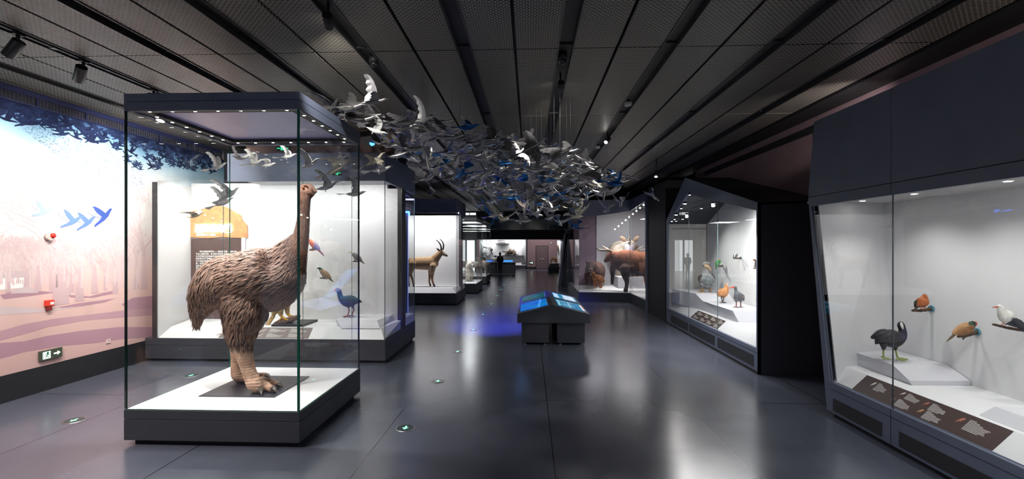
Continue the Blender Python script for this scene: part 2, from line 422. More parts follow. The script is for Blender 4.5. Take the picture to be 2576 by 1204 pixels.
def wpoly(pts, col, lay=1): dec([W(*((402 if p[0] == 362 else p[0]), p[1])) for p in pts], col, lay)
lav = srgb(176, 138, 152); lav2 = srgb(188, 150, 160); pk = srgb(224, 186, 178); greyp = srgb(206, 188, 190)
# drifts of colour on the ground
wpoly([(-200, 860), (0, 832), (60, 815), (130, 802), (230, 790), (330, 778), (362, 776), (362, 792), (300, 798), (210, 806), (120, 822), (60, 840), (0, 856), (-200, 900)], lav2, 1)
wpoly([(-200, 940), (0, 902), (60, 885), (150, 870), (240, 862), (310, 852), (362, 846), (362, 822), (300, 822), (200, 832), (120, 844), (60, 858), (0, 862), (-200, 900)], lav, 1)
wpoly([(0, 742), (30, 733), (85, 730), (140, 735), (70, 745), (10, 752)], lav, 1)
wpoly([(160, 740), (225, 745), (262, 735), (300, 728), (285, 738), (235, 748), (180, 748)], lav, 1)
wpoly([(145, 772), (200, 762), (260, 754), (290, 750), (262, 760), (200, 770), (160, 774)], lav, 2)
wpoly([(305, 765), (335, 748), (362, 742), (362, 782), (330, 784)], lav, 1)
wpoly([(-200, 770), (0, 770), (120, 776), (220, 768), (120, 784), (0, 792), (-200, 800)], greyp, 1)
wpoly([(24, 738), (40, 726), (66, 720), (88, 726), (96, 736)], greyp, 2)
# low white house with a tiled roof
wpoly([(-120, 702), (72, 697), (72, 722), (-120, 740)], srgb(244, 238, 236), 2)
wpoly([(-120, 686), (60, 680), (76, 697), (-120, 705)], srgb(206, 186, 190), 2)
for k in range(6): wpoly([(40 + k * 5, 703), (42.5 + k * 5, 703), (42.5 + k * 5, 713), (40 + k * 5, 713.5)], srgb(205, 188, 188), 3)
def tcol(z): return mixc(srgb(196, 168, 172), srgb(240, 216, 218), sstep(1.15, 3.1, z))
def pale(z): return mixc(srgb(208, 184, 186), srgb(242, 228, 226), sstep(1.1, 2.8, z))
def limb(y, z, ang, ln, w, d, col, spread):
    y2 = y + ln * cos(ang); z2 = z + ln * sin(ang); w2 = w * 0.66
    ny, nz_ = -sin(ang), cos(ang)
    dec([(y + ny * w / 2, z + nz_ * w / 2), (y - ny * w / 2, z - nz_ * w / 2), (y2 - ny * w2 / 2, z2 - nz_ * w2 / 2), (y2 + ny * w2 / 2, z2 + nz_ * w2 / 2)], col, 2)
    if d <= 0: return
    for k in range(2 if d > 1 else 3):
        a2 = ang + rnd.uniform(-spread, spread) + (0.32 if k == 0 else -0.32 if k == 1 else 0)
        limb(y2, z2, a2, ln * rnd.uniform(.66, .86), max(w2 * rnd.uniform(.62, .9), 0.005), d - 1, col, spread)
def tree(px, base, top, wpx, d=6, col=tcol, spread=0.3):
    y, z = W(px, base); _, zt = W(px, top); zc = proj(Vector((LX, y, z)))[2]
    w = wpx * zc / F * 1.25; hgt = zt - z
    th = hgt * 0.42
    dec([(y - w * .8, z), (y + w * .8, z), (y + w * .36, z + th), (y - w * .36, z + th)], col, 2)
    for k in range(4):
        limb(y, z + th * rnd.uniform(.72, 1.0), pi / 2 + rnd.uniform(-.75, .75), hgt * 0.17, w * rnd.uniform(.4, .6), d - 1, col, spread)
for i in range(74):
    px = rnd.uniform(-60, 366); bs = rnd.uniform(706, 730)
    tree(px, bs, bs - rnd.uniform(70, 120), rnd.uniform(1.5, 3.2), 3, pale, .35)
for (px, bs, tp, w, d) in ((152, 766, 455, 22, 8), (66, 736, 585, 8, 6), (95, 733, 575, 8, 6), (200, 757, 560, 12, 7), (238, 737, 570, 9, 6), (290, 739, 530, 8, 7), (343, 727, 560, 8, 6), (128, 735, 590, 5, 6), (265, 730, 600, 5, 5), (20, 735, 590, 6, 6), (-40, 745, 560, 10, 6), (182, 735, 610, 5, 5), (318, 735, 585, 6, 6), (362, 728, 470, 10, 7), (172, 742, 620, 6, 5)):
    tree(px, bs, tp, w, d)
# printed birds
BT = [(1, .05), (.75, .16), (.5, .12), (.42, .55), (.2, .95), (.05, 1.05), (.1, .35), (-.2, .2), (-.95, .28), (-.6, .04), (-.95, -.12), (-.2, -.14), (.12, -.42), (.3, -.62), (.38, -.15), (.7, -.06)]
def pbird(y, z, s, a, col, lay=4, flip=1, squash=1.0):
    P = []
    for (u, v) in BT:
        v *= squash
        P.append((y + s * flip * (u * cos(a) - v * sin(a)), z + s * (u * sin(a) + v * cos(a))))
    # fan of triangles (shape is not convex)
    if squash == 1.0:
        for tp in (BT2, BT3): dec([(y + s * flip * (u * cos(a) - v * sin(a)), z + s * (u * sin(a) + v * cos(a))) for u, v in tp], col, lay)
        return
    c = (y, z)
    n = len(P)
    x = LX + 0.001 * lay + rnd2.random() * 0.0009
    o = ink.add([(x, c[0], c[1])] + [(x, p[0], p[1]) for p in P], [(0, 1 + i, 1 + (i + 1) % n) for i in range(n)])
    ink.c += [col] * (n + 1)
BT2 = [(1.05, .22), (.82, .1), (.45, -.16), (.0, -.3), (-.5, -.36), (-1.0, -.42), (-.92, -.26), (-.4, -.12), (-.08, .02), (-.3, .5), (-.42, 1.05), (-.22, .98), (.02, .72), (.2, .42), (.34, .16), (.7, .3), (.88, .33)]
BT3 = [(.2, .1), (-.1, .36), (-.5, .62), (-.95, .84), (-.84, .56), (-.6, .3), (-.25, .0), (.05, -.1)]
navy = srgb(20, 26, 56)
for i in range(80):
    px = rnd.uniform(-40, 330); t = (px) / 318.0
    top = 250 + 85 * t; low = 296 + 85 * t
    y, z = W(px, top + (low - top) * rnd.random() ** 1.2)
    pbird(y, z, rnd.uniform(.07, .15), rnd.uniform(-.5, .5), mixc(navy, srgb(70, 96, 150), rnd.random() * .25), 4 + rnd.randrange(2), rnd.choice((1, 1, -1)))
for i in range(190):
    px = rnd.uniform(318, 548); t = (px - 318) / 230.0
    lo = 385 + 50 * t + 45 * (1 - t) * rnd.random()
    y, z = W(px, 318 + 78 * t + (lo - 318 - 78 * t) * rnd.random() ** 1.3)
    pbird(y, z, rnd.uniform(.045, .11), rnd.uniform(-.4, .6), mixc(navy, srgb(84, 110, 160), rnd.random() * .35), 4 + rnd.randrange(2), rnd.choice((1, 1, -1)))
for i in range(1500):
    u = rnd.random(); px = 60 + 300 * u; c0 = 292 + 90 * u + 40 * sin(u * 3.0); wd = 20 + 62 * u
    y, z = W(px, c0 + rnd.gauss(30, 1) * .6 + rnd.uniform(-wd, wd) * .8)
    if z > 4.05: continue
    s = rnd.uniform(.010, .019)
    cc = mixc(srgb(60, 104, 150), srgb(170, 206, 228), rnd.random())
    dec([(y - s, z), (y, z - s * .4), (y + s, z + s * .9), (y, z + s * .3)], cc, 3)
for (px, py, s, a, fl, c) in ((105, 532, .16, .1, 1, (166, 190, 228)), (178, 556, .19, .2, 1, (110, 142, 208)), (215, 560, .19, .35, 1, (104, 136, 204)), (258, 545, .22, .5, 1, (70, 98, 178)), (225, 528, .08, .2, 1, (206, 216, 240)), (240, 515, .07, .2, 1, (222, 228, 244))):
    y, z = W(px, py)
    for (tp, cc, ly) in ((BT3, mixc(srgb(*c), (1, 1, 1), .35), 5), (BT2, srgb(*c), 6)): dec([(y + s * (u * cos(a) - v * sin(a)), z + s * (u * sin(a) + v * cos(a))) for u, v in tp], cc, ly)
mo = ink.build('mural_print', M['muralink'], wall_left); struct(mo)
# ---- long vent grille above the mural
M['ventpaint'] = mat('vent_navy_frame', srgb(38, 44, 82), .5)
vt = thing('vent_grille', 'long navy vent grille running along the top of the mural wall', 'vent', (LX, 4, 4.27))
mb = MB(); mb.box(LX - .01, LX + .035, -2.5, 10.6, 4.255, 4.275); mb.box(LX - .01, LX + .035, -2.5, 10.6, 4.395, 4.475)
y = -2.5
while y < 10.6:
    mb.box(LX, LX + .034, y, y + .02, 4.275, 4.395); y += .75
mb.build('grille_frame', M['ventpaint'], vt)
mb = MB(); mb.box(LX, LX + .006, -2.5, 10.6, 4.275, 4.395); mb.build('grille_back', M['black'], vt)
mb = MB()
for k in range(4): mb.box(LX + .008, LX + .022, -2.5, 10.6, 4.290 + k * .028, 4.296 + k * .028)
y = -2.5
while y < 10.6:
    mb.box(LX + .012, LX + .026, y, y + .006, 4.275, 4.395); y += .05
mb.build('grille_slat', mat('vent_slat_navy', srgb(70, 72, 88), .4), vt)
# ---- things fixed on the mural wall
def wallbox(name, label, cat, px0, py0, px1, py1, th, material):
    y0, z1 = W(px0, py0); y1, z0 = W(px1, py1)
    t = thing(name, label, cat, (LX, (y0 + y1) / 2, (z0 + z1) / 2))
    return t, y0, y1, z0, z1
# exit sign
a0 = W(95, 875); a1 = W(152, 898); yA, yB = a0[0], a1[0]
zA = onX(95, 909, LX).z; zB = onX(95, 884, LX).z
t = thing('exit_sign', 'green lit running-man exit sign with arrow low on the mural wall', 'exit sign', (LX, (yA + yB) / 2, (zA + zB) / 2))
mb = MB(); mb.box(LX + .005, LX + .035, yA, yB, zA, zB); mb.build('housing', mat('sign_housing_olive', srgb(70, 78, 66), .4), t, .003)
hz = zB - zA; ww = yB - yA
mb = MB(); mb.box(LX + .035, LX + .037, yA + .12 * ww, yA + .46 * ww, zA + .14 * hz, zB - .14 * hz); pic = mb.build('pictogram_panel', M['sign_white'], t)
g = mat('sign_green_dark', (0.0, .16, .07), .5)
mb = MB(); x = LX + .038
def gb(y0, y1, z0, z1): mb.add([(x, yA + y0 * ww, zA + z0 * hz), (x, yA + y1 * ww, zA + z0 * hz), (x, yA + y1 * ww, zA + z1 * hz), (x, yA + y0 * ww, zA + z1 * hz)], [(0, 1, 2, 3)])
def gp(pts): mb.add([(x, yA + p[0] * ww, zA + p[1] * hz) for p in pts], [tuple(range(len(pts)))])
gb(.13, .15, .16, .84); gb(.43, .45, .16, .84); gb(.15, .43, .80, .84)
mb.disc((x, yA + .33 * ww, zA + .70 * hz), (1, 0, 0), .05 * ww)
gp([(.22, .42), (.34, .62), (.38, .58), (.28, .40)]); gp([(.24, .60), (.34, .62), (.36, .56), (.27, .54)]); gp([(.19, .48), (.24, .60), (.27, .57), (.22, .46)])
gp([(.18, .20), (.27, .42), (.31, .40), (.21, .18)]); gp([(.28, .42), (.36, .34), (.40, .22), (.36, .22), (.33, .30), (.26, .38)]); gp([(.36, .58), (.42, .50), (.40, .46), (.34, .54)])
mb.build('running_figure', g, t)
mb = MB(); x = LX + .037
gp([(.60, .44), (.76, .44), (.76, .30), (.90, .52), (.76, .74), (.76, .58), (.60, .58)]); mb.build('arrow', M['sign_white'], t)
# alarm strobe and call point, socket
y, z = W(119, 597)
t = thing('alarm_strobe', 'small fire alarm strobe with red dome between the printed trees', 'alarm', (LX, y, z))
mb = MB(); mb.cyl((LX, y, z), (LX + .06, y, z), .055, .045); mb.build('sounder_base', plain('strobebase', srgb(196, 180, 172), .5), t)
mb = MB(); mb.ball((LX + .06, y + .03, z + .03), .04, sc=(.8, 1, 1)); mb.build('red_dome', plain('red_lens', srgb(214, 44, 30), .25), t)
y0, z0 = W(110, 777); y1, z1 = W(130, 753)
t = thing('fire_call_point', 'red fire alarm call point box on the pink ground of the mural', 'alarm box', (LX, y0, z0))
mb = MB(); mb.box(LX, LX + .05, y0, y1, z0 + .04, z1); mb.build('box', plain('alarmred', srgb(212, 54, 38), .4), t, .006)
mb = MB(); mb.box(LX, LX + .045, y0 + .02, y1 - .03, z0 - .03, z0 + .05); mb.build('lower_cover', plain('alarmdark', srgb(120, 30, 28), .4), t, .005)
mb = MB(); mb.box(LX + .05, LX + .052, y0 + .05, y1 - .01, z1 - .07, z1 - .03); mb.build('label_plate', M['ink'], t)
y0, z0 = W(266, 864); y1, z1 = W(277, 852)
t = thing('wall_socket', 'square pink painted socket cover above the black baseboard', 'socket', (LX, y0, z0))
mb = MB(); mb.box(LX, LX + .012, y0, y1, z0, z1); mb.build('cover', plain('socketpink', srgb(222, 196, 192), .4), t, .003)
mb = MB(); mb.box(LX + .012, LX + .014, y0 + .02, y1 - .02, z1 - .025, z1 - .015); mb.build('slot', plain('socketgrey', srgb(150, 130, 128), .4), t)
# ---- track with spot heads
TX = G0 - 4.5 * PER
tr = thing('lighting_track', 'black lighting track in the ceiling slot beside the mural', 'track', (TX, 6, CEIL))
mb = MB(); mb.box(TX - .022, TX + .022, 2.0, 10.4, CEIL - .01, CEIL + .045); mb.build('rail', M['black'], tr, .003)
for y in (5.0, 6.9, 8.4):
    mb = MB(); mb.box(TX - .03, TX + .03, y, y + .06, CEIL - .015, CEIL + .0); mb.build('rail_joint', plain('railjoint', srgb(60, 60, 62), .4), tr)
spots = []
def spot_head(px, py, label, aim, power=None, grp=None):
    p = onX(px, py, TX - .04); p.z = min(p.z, CEIL - .16)
    d = (Vector(aim) - p).normalized()
    t = thing('track_spotlight', label, 'spotlight', (TX, p.y, CEIL - .01), grp)
    mb = MB(); mb.cyl((TX, p.y, CEIL - .01), (TX, p.y, CEIL - .09), .016, .016, 10); mb.box(TX - .03, TX + .03, p.y - .05, p.y + .05, CEIL - .03, CEIL - .008); mb.build('mounting_stem', M['black'], t)
    mb = MB(); e = p + d * .12; s = p - d * .09; mb.cyl(s, e, .058, .058, 24); mb.build('head', mat('spot_body', srgb(44, 44, 47), .35), t, .004)
    mb = MB(); mb.disc(e + d * .002, d, .047, 20); mb.build('lens', M['led'], t)
    o = lamp('SPOT', 'spot_lamp', e + d * .02, power or 60, (1, .93, .86), .03, target=aim, spot=105, blend=.7)
    return t
spot_head(36, 108, 'black track spotlight aimed at the mural, the one nearest the viewer', (LX, 4.8, 2.4), 230)
spot_head(-560, -60, 'black added spotlight out of view, brightening the floor before the mural', (-5.3, 4.9, 0), 620)  # unseen spotlight added to brighten the floor by the mural
spot_head(202, 166, 'black track spotlight aimed at the mural, second along the track', (LX, 6.6, 2.4), 270)
spot_head(380, 222, 'black track spotlight half hidden by the top of the big glass case', (LX, 9.0, 2.4), 480)
# ================================================================ MOA CASE
X0, X1, Y0, Y1 = -4.48, -2.50, 4.86, 6.64; ZB, ZC, ZT = 0.395, 3.69, 3.88
case = thing('display_case', 'tall free-standing glass case with charcoal base and canopy holding the giant brown bird', 'display case', ((X0 + X1) / 2, (Y0 + Y1) / 2, 0))
mb = MB(); mb.box(X0 + .07, X1 - .07, Y0 + .07, Y1 - .07, 0, .06); mb.build('toe_kick', M['black'], case)
mb = MB(); mb.box(X0, X1, Y0, Y1, .055, .283); mb.build('plinth', M['frame_d'], case, .004)
mb = MB(); mb.box(X0, X1, Y0, Y1, .287, ZB - .006); mb.build('plinth_rim', M['frame_d'], case, .004)
mb = MB(); mb.box(X0 + .02, X1 - .02, Y0 + .02, Y1 - .02, ZB - .02, ZB); mb.build('deck', M['white'], case)
for nm, a, b_ in (('glass_front', (X0 + .012, Y0 + .008), (X1 - .03, Y0 + .008)), ('glass_back', (X0 + .012, Y1 - .02), (X1 - .03, Y1 - .02))):
    mb = MB(); pane(mb, a, b_, ZB, ZC, .014); mb.build(nm, [M['glass'], M['gedge']], case)
for nm, x in (('glass_side', X0 + .022), ('glass_side', X1 - .008)):
    mb = MB(); pane(mb, (x, Y0 + .024), (x, Y1 - .022), ZB, ZC, .014); mb.build(nm, [M['glass'], M['gedge']], case)
# polished green corner where two sheets meet
mb = MB(); mb.box(X1 - .030, X1 - .006, Y0 + .006, Y0 + .022, ZB, ZC); mb.build('glass_corner', M['gedge'], case)
mb = MB(); mb.box(X0 + .003, X0 + .013, Y0 + .006, Y0 + .024, ZB, ZC); mb.build('glass_corner', plain('corner_dark', (.01, .02, .02), .2), case)
mb = MB(); mb.box(X1 - .026, X1 - .008, Y1 - .022, Y1 - .008, ZB, ZC); mb.build('glass_corner', M['gedge_b'], case)
# canopy: fascia ring, black light frame with LED discs, pale ceiling
mb = MB(); mb.box(X0, X1, Y0, Y1, ZC + .105, ZT); mb.build('canopy_upper', M['frame'], case, .003)
mb = MB()
for (a, b_, c, d) in ((X0, X1, Y0, Y0 + .05), (X0, X1, Y1 - .05, Y1), (X0, X0 + .05, Y0 + .05, Y1 - .05), (X1 - .05, X1, Y0 + .05, Y1 - .05)): mb.box(a, b_, c, d, ZC, ZC + .10)
mb.build('canopy_fascia', M['frame'], case, .002)
mb = MB(); mb.box(-3.47, -3.466, Y0 - .001, Y0 + .01, ZC + .105, ZT); mb.build('canopy_joint', M['black'], case)
mb = MB()
for (a, b_, c, d) in ((X0 + .05, X1 - .05, Y0 + .05, Y0 + .17), (X0 + .05, X1 - .05, Y1 - .17, Y1 - .05), (X0 + .05, X0 + .17, Y0 + .17, Y1 - .17), (X1 - .17, X1 - .05, Y0 + .17, Y1 - .17)): mb.box(a, b_, c, d, ZC + .02, ZC + .06)
mb.build('light_frame', M['black'], case)
mb = MB(); mb.box(X0 + .17, X1 - .17, Y0 + .17, Y1 - .17, ZC + .06, ZC + .10); mb.build('canopy_ceiling', plain('canopy_soffit', srgb(150, 152, 214), .35), case)
leds = []
for k in range(7): leds += [(X0 + .2 + k * .263, Y0 + .11), (X0 + .2 + k * .263, Y1 - .11)]
for k in range(6): leds += [(X0 + .11, Y0 + .32 + k * .23), (X1 - .11, Y0 + .32 + k * .23)]
for i, (x, y) in enumerate(leds):
    mb = MB(); mb.disc((x, y, ZC + .019), (0, 0, -1), .017, 14); mb.build('led_disc', M['led'], case)
    if i % 2 == 0: lamp('SPOT', 'case_led', (x, y, ZC + .012), 75, (1, .97, .94), .02, target=(x * .6 - 3.49 * .4, y * .6 + 5.75 * .4, .4), spot=95, blend=.8)
# ---- the dark mount plate
pl = thing('mount_plate', 'flat dark grey mount plate under the feet of the giant bird', 'plate', (-3.5, 5.7, ZB))
mb = MB(); mb.box(-3.96, -3.03, 5.30, 6.16, ZB, ZB + .012); mb.build('plate', mat('plate_steel_dark', srgb(52, 51, 60), .35, var=.1, vscale=5), pl, .002)
# ================================================================ THE MOA
T = Tr(5.78)
moa = thing('moa_model', 'giant brown shaggy feathered flightless bird with long bare neck and scaly legs', 'bird', unp(630, 970, 5.78))
ZP = ZB + .012
def fp(px, py, z=ZP): return flr(px, py, z)
mb = MB()
body = T.chain([(498, 806, 9), (505, 775, 24), (524, 742, 44), (560, 715, 62), (606, 708, 70), (652, 704, 76), (693, 703, 71), (718, 690, 51), (733, 662, 36), (746, 629, 27.5), (756, 598, 20), (762, 562, 16), (765, 525, 14), (767, 497, 15), (771, 481, 18)], .82)
add_chain(mb, body, 20, 4)
add_chain(mb, T.chain([(668, 668, 40), (692, 660, 38), (712, 646, 32), (728, 626, 26), (746, 600, 17)], .62), 16, 3)
add_chain(mb, T.chain([(768, 478, 17, 0, .8), (778, 476, 15, 0, .75), (788, 479, 9, 0, .7), (795, 482, 4, 0, .7)]), 14, 3)
add_chain(mb, T.chain([(764, 484, 14, 0, .8), (778, 490, 10, 0, .7), (789, 487, 5, 0, .6)]), 12, 3)
# near and far thigh
add_chain(mb, T.chain([(618, 735, 62, -.10, .6), (622, 780, 50, -.15, .7), (614, 818, 36, -.17, .85), (610, 850, 27, -.18, 1), (609, 876, 23, -.18, 1)]), 16, 4)
add_chain(mb, T.chain([(600, 740, 52, .12, .6), (604, 790, 42, .16, .7), (600, 830, 30, .18, .9), (597, 858, 21, .18, 1)]), 16, 4)
# bare legs
near = [(611, 868, 20, -.18), (613, 884, 20.5, -.18), (617, 900, 19, -.18), (622, 920, 17, -.18), (628, 938, 16.5, -.19), (634, 952, 17.5, -.19), (641, 964, 19, -.20), (648, 974, 16, -.21)]
add_chain(mb, T.chain(near), 16, 4)
far = [(597, 852, 16, .18), (596, 872, 15.5, .18), (596, 900, 14, .18), (596, 925, 14, .18), (600, 943, 16, .18), (612, 950, 12, .18)]
add_chain(mb, T.chain(far), 14, 4)
mpx = T.k
toes = [[(644, 972), (652, 980), (655, 987)], [(650, 972), (670, 981), (686, 985.5)], [(650, 968), (676, 970), (697, 973)]]
for tch in toes:
    n = len(tch); pts = [fp(q[0], q[1]) for q in tch]
    rr_ = [12.5 * mpx, 11 * mpx, 8.5 * mpx]
    mb.tube([p + Vector((0, 0, r * .8)) for p, r in zip(pts, rr_)], rr_, 12)
ftoes = [[(602, 953), (640, 952), (668, 949)], [(600, 955), (625, 958), (645, 960)]]
for tch in ftoes:
    pts = [fp(q[0], q[1]) for q in tch]; rr_ = [11 * mpx, 10 * mpx, 7.5 * mpx]
    mb.tube([p + Vector((0, 0, r * .8)) for p, r in zip(pts, rr_)], rr_, 12)
bodym = fuse(mb, .011, 5)
tan = srgb(216, 180, 156); tan2 = srgb(188, 148, 122); brn = srgb(104, 76, 64); dk = srgb(70, 50, 44); red = srgb(124, 76, 52)
def moacol(px, py, v):
    if py > 872: return mixc(tan, tan2, .5 + .8 * nz(v, 14))
    if py < 505:
        c = mixc(srgb(176, 132, 112), srgb(150, 108, 88), .5 + nz(v, 12))
        if py < 480: c = mixc(c, srgb(198, 156, 138), .6)
        return mixc(c, srgb(120, 88, 72), sstep(486, 505, py))
    if py < 640 and px > 735: return mixc(srgb(118, 88, 72), red, sstep(560, 660, py) * .7)
    if px < 560 and py > 755: return mixc(tan2, brn, .3)
    return mixc(brn, dk, .5 + nz(v, 5))
paint(bodym, moacol)
# wrinkles on the scaly legs
for i, v in enumerate(bodym.v):
    px, py, _ = proj(v)
    if py > 880 and v.z > ZP + .05:
        n_ = bodym.nrm[i]; bodym.v[i] = v + n_ * (.0035 * sin(v.z * 190 + 3 * nz(v, 6)) * sstep(880, 905, py))
bodym.build('body', M['hide'], moa)
# claws
M['claw'] = mat('claw_horn', srgb(74, 66, 60), .3)
def claw(p0, p1, r, par, down=.01):
    mbx = MB(); p0 = Vector(p0); p1 = Vector(p1); mid = (p0 + p1) / 2 + Vector((0, 0, r * .5))
    mbx.tube([p0, mid, p1], [r, r * .8, r * .12], 10); mbx.build('claw', M['claw'], par)
for (a, b_, r) in (((654, 985), (658, 995), 8.5), ((685, 985), (696, 989.5), 8), ((696, 973), (713, 977), 7), ((667, 949), (681, 953), 6.5)):
    claw(fp(*a) + Vector((0, 0, r * mpx * .95)), fp(*b_) + Vector((0, 0, .012)), r * mpx, moa)
# eye, beak line, nostril
e = unp(763.5, 473, 5.78 - .068)
mb = MB(); mb.ball(e, .017); ey = mb.build('eye', plain('amber_eye', srgb(206, 112, 30), .15), moa)
mb = MB(); mb.ball(e - DEEP * .011, .0085); mb.build('pupil', plain('pupil', (.005, .005, .005), .1), ey)
mb = MB(); mb.tube([unp(764, 466.5, 5.715), unp(771, 466, 5.712), unp(775, 470, 5.715)], [.006, .008, .005], 8); mb.build('brow', plain('moa_brow', srgb(132, 96, 80), .7), moa)
mb = MB(); mb.tube([unp(766, 485, 5.72), unp(776, 487, 5.725), (unp(787, 484.5, 5.745)), unp(795, 484, 5.77)], [.004, .0045, .0045, .003], 8); mb.build('beak_line', plain('beak_line', srgb(92, 64, 54), .6), moa)
mb = MB(); mb.ball(unp(785, 475.5, 5.735), .007, sc=(1.4, 1, .8)); mb.build('nostril', plain('nostril', srgb(60, 40, 34), .7), moa)
# shaggy plumage: curved tapering blades rooted on the skin, lying along the body
r2 = random.Random(11)
def flow(px, py):
    if py > 800 and px > 560: return Vector((-.1, 0, -1))
    if px > 735 and py < 640: return Vector((-.25, 0, -1))
    if px > 715 and py < 690: return Vector((-.5, 0, -.9))
    if px > 665 and py < 650: return Vector((-.8, 0, -.75))
    if px > 690 and py < 700: return Vector((-.75, 0, -.65))
    if px < 545: return Vector((-.25, 0, -1))
    if py > 745: return Vector((-.45, 0, -.9))
    return Vector((-.92, 0, -.45))
fe = MB(); fe.c = []
areas = []; tot = 0
for f in bodym.f:
    a = bodym.v[f[0]]; px, py, _ = proj(a)
    w = 0
    if py < 878 and not (py < 500): w = (bodym.v[f[1]] - a).cross(bodym.v[f[2]] - a).length
    if py < 640 and px > 745: w *= .7
    tot += w; areas.append(tot)
import bisect
pal = [srgb(124, 92, 76), srgb(98, 70, 58), srgb(150, 116, 94), srgb(78, 54, 46), srgb(112, 80, 66), srgb(138, 100, 84)]
for k in range(17000):
    fi = bisect.bisect_left(areas, r2.random() * tot); fi = min(fi, len(bodym.f) - 1)
    f = bodym.f[fi]; v = bodym.v[f[0]]; n_ = bodym.nrm[f[0]]; px, py, _ = proj(v)
    neckp = px > 735 and py < 640
    shank = py > 845
    d = Vector((RIGHT * flow(px, py).x) + UP * flow(px, py).z) + Vector((r2.gauss(0, .16), r2.gauss(0, .16), r2.gauss(0, .16)))
    d = d - n_ * d.dot(n_)
    if d.length < .05: continue
    d.normalize(); s_ = n_.cross(d)
    L = r2.uniform(.018, .034) if neckp else (r2.uniform(.04, .07) if shank else r2.uniform(.07, .15))
    if px > 720 and not shank and not neckp: L *= .3 + .7 * sstep(620, 715, py)
    wd = L * r2.uniform(.042, .078) if not neckp else .0022
    lift = r2.uniform(.04, .2) if not neckp else .04
    if px < 575 and py > 752 and px < 556 and px > 512 and r2.random() < .9: col = mixc(srgb(214, 170, 140), srgb(170, 120, 94), r2.random() * .6); L *= .45; wd *= .5
    elif px > 690 and py > 720: col = mixc(srgb(158, 118, 98), r2.choice(pal), r2.random() * .6)
    else: col = mixc(r2.choice(pal), r2.choice(pal), r2.random())
    if neckp and px > 752 and py > 570: col = mixc(col, srgb(142, 84, 54), .6)
    if shank: col = mixc(col, srgb(60, 46, 50), .5)
    col = mixc(col, srgb(56, 40, 36), .25 * r2.random())
    col = (.90 * col[0], .74 * col[1], .66 * col[2])
    pts = []
    for q in range(4):
        t = q / 3.0
        c = v + d * (L * t) + n_ * (.004 + lift * L * sin(t * pi * .8))
        w_ = wd * (0.7, 1.0, .8, .08)[q]
        pts.append((c - s_ * w_ + n_ * 0, c + n_ * w_ * .5, c + s_ * w_))
    o = fe.add([x for tr_ in pts for x in tr_], [])
    for q in range(3):
        for c2 in range(2):
            fe.f.append([o + q * 3 + c2, o + q * 3 + c2 + 1, o + q * 3 + 4 + c2, o + q * 3 + 3 + c2]); fe.mi.append(0); fe.sm.append(True)
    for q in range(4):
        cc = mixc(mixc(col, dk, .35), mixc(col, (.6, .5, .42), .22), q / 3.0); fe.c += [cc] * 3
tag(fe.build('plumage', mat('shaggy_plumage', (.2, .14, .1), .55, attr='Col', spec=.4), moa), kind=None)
# ================================================================ BIRD MAKER, LABELS, TEXT
def mbird(name, label, zc, base, chains, col, vox=None, sq=.8, bill=(), billcol=(.1, .1, .1), legs=(), legcol=(.2, .15, .1), wing=None, wcol=None, wdy=.05, wsq=.3, tail=None, tcol=None, eye=None, er=1.2, edy=None, cat='bird', wsides=(-1, 1), group=None, matl='plume', extra=None, legn=8, eyecol=(.01, .008, .006)):
    T = Tr(zc); t = thing(name, label, cat, unp(base[0], base[1], zc), group); k = T.k
    mb = MB()
    for ch in chains: add_chain(mb, T.chain(ch, sq), 14, 3)
    bm = fuse(mb, vox or 1.4 * k, 3); paint(bm, col); bm.build('body', M[matl], t)
    if wing:
        for sg in wsides:
            mb = MB(); add_chain(mb, [(c[0] + DEEP * (sg * wdy), c[1], c[2]) for c in T.chain(wing, wsq)], 12, 3)
            paint(mb, wcol or col); mb.build('wing', M[matl], t)
    if tail:
        mb = MB(); add_chain(mb, T.chain(tail, .35), 10, 3); paint(mb, tcol or col); mb.build('tail', M[matl], t)
    for bl in bill:
        mb = MB(); add_chain(mb, T.chain(bl, .75), 10, 3); mb.build('bill', plain('bill_%d_%d_%d' % tuple(int(255 * x) for x in billcol), billcol, .35), t)
    for lg in legs:
        mb = MB()
        for part in lg:
            add_chain(mb, T.chain(part, 1), legn, 2)
        mb.build('leg', plain('leg_%d_%d_%d' % tuple(int(255 * x) for x in legcol), legcol, .5, bump=.3, bscale=200), t)
    if eye:
        mb = MB(); mb.ball(T.p(eye[0], eye[1], edy if edy is not None else -.03), er * k, 10, 6); mb.build('eye', plain('eye_%d' % int(eyecol[0] * 255), eyecol, .1), t)
    if extra: extra(t, T)
    return t
def text_mesh(name, body, size, origin, xd, yd, material, par, align='LEFT', depth=0.0, bold=0.0, spacing=1.0, line=1.0):
    cu = bpy.data.curves.new(name, 'FONT'); cu.body = body; cu.size = size; cu.align_x = align; cu.extrude = depth; cu.offset = bold; cu.space_character = spacing; cu.space_line = line
    cu.resolution_u = 2
    o = bpy.data.objects.new(name, cu); COL.objects.link(o)
    dg = bpy.context.evaluated_depsgraph_get(); me = bpy.data.meshes.new_from_object(o.evaluated_get(dg)); bpy.data.objects.remove(o)
    xd = Vector(xd).normalized(); yd = Vector(yd).normalized(); zd = xd.cross(yd); origin = Vector(origin)
    mb = MB(); mb.v = [origin + xd * v.co.x + yd * v.co.y + zd * v.co.z for v in me.vertices]
    mb.f = [list(p.vertices) for p in me.polygons]; mb.mi = [0] * len(mb.f); mb.sm = [False] * len(mb.f)
    bpy.data.meshes.remove(me)
    return mb.build(name, material, par)
def slab(mb, P00, P10, P11, P01, th, mi=0):
    n = (Vector(P10) - Vector(P00)).cross(Vector(P01) - Vector(P00)).normalized()
    mb.extr([Vector(P00), Vector(P10), Vector(P11), Vector(P01)], -n * th, mi); return n
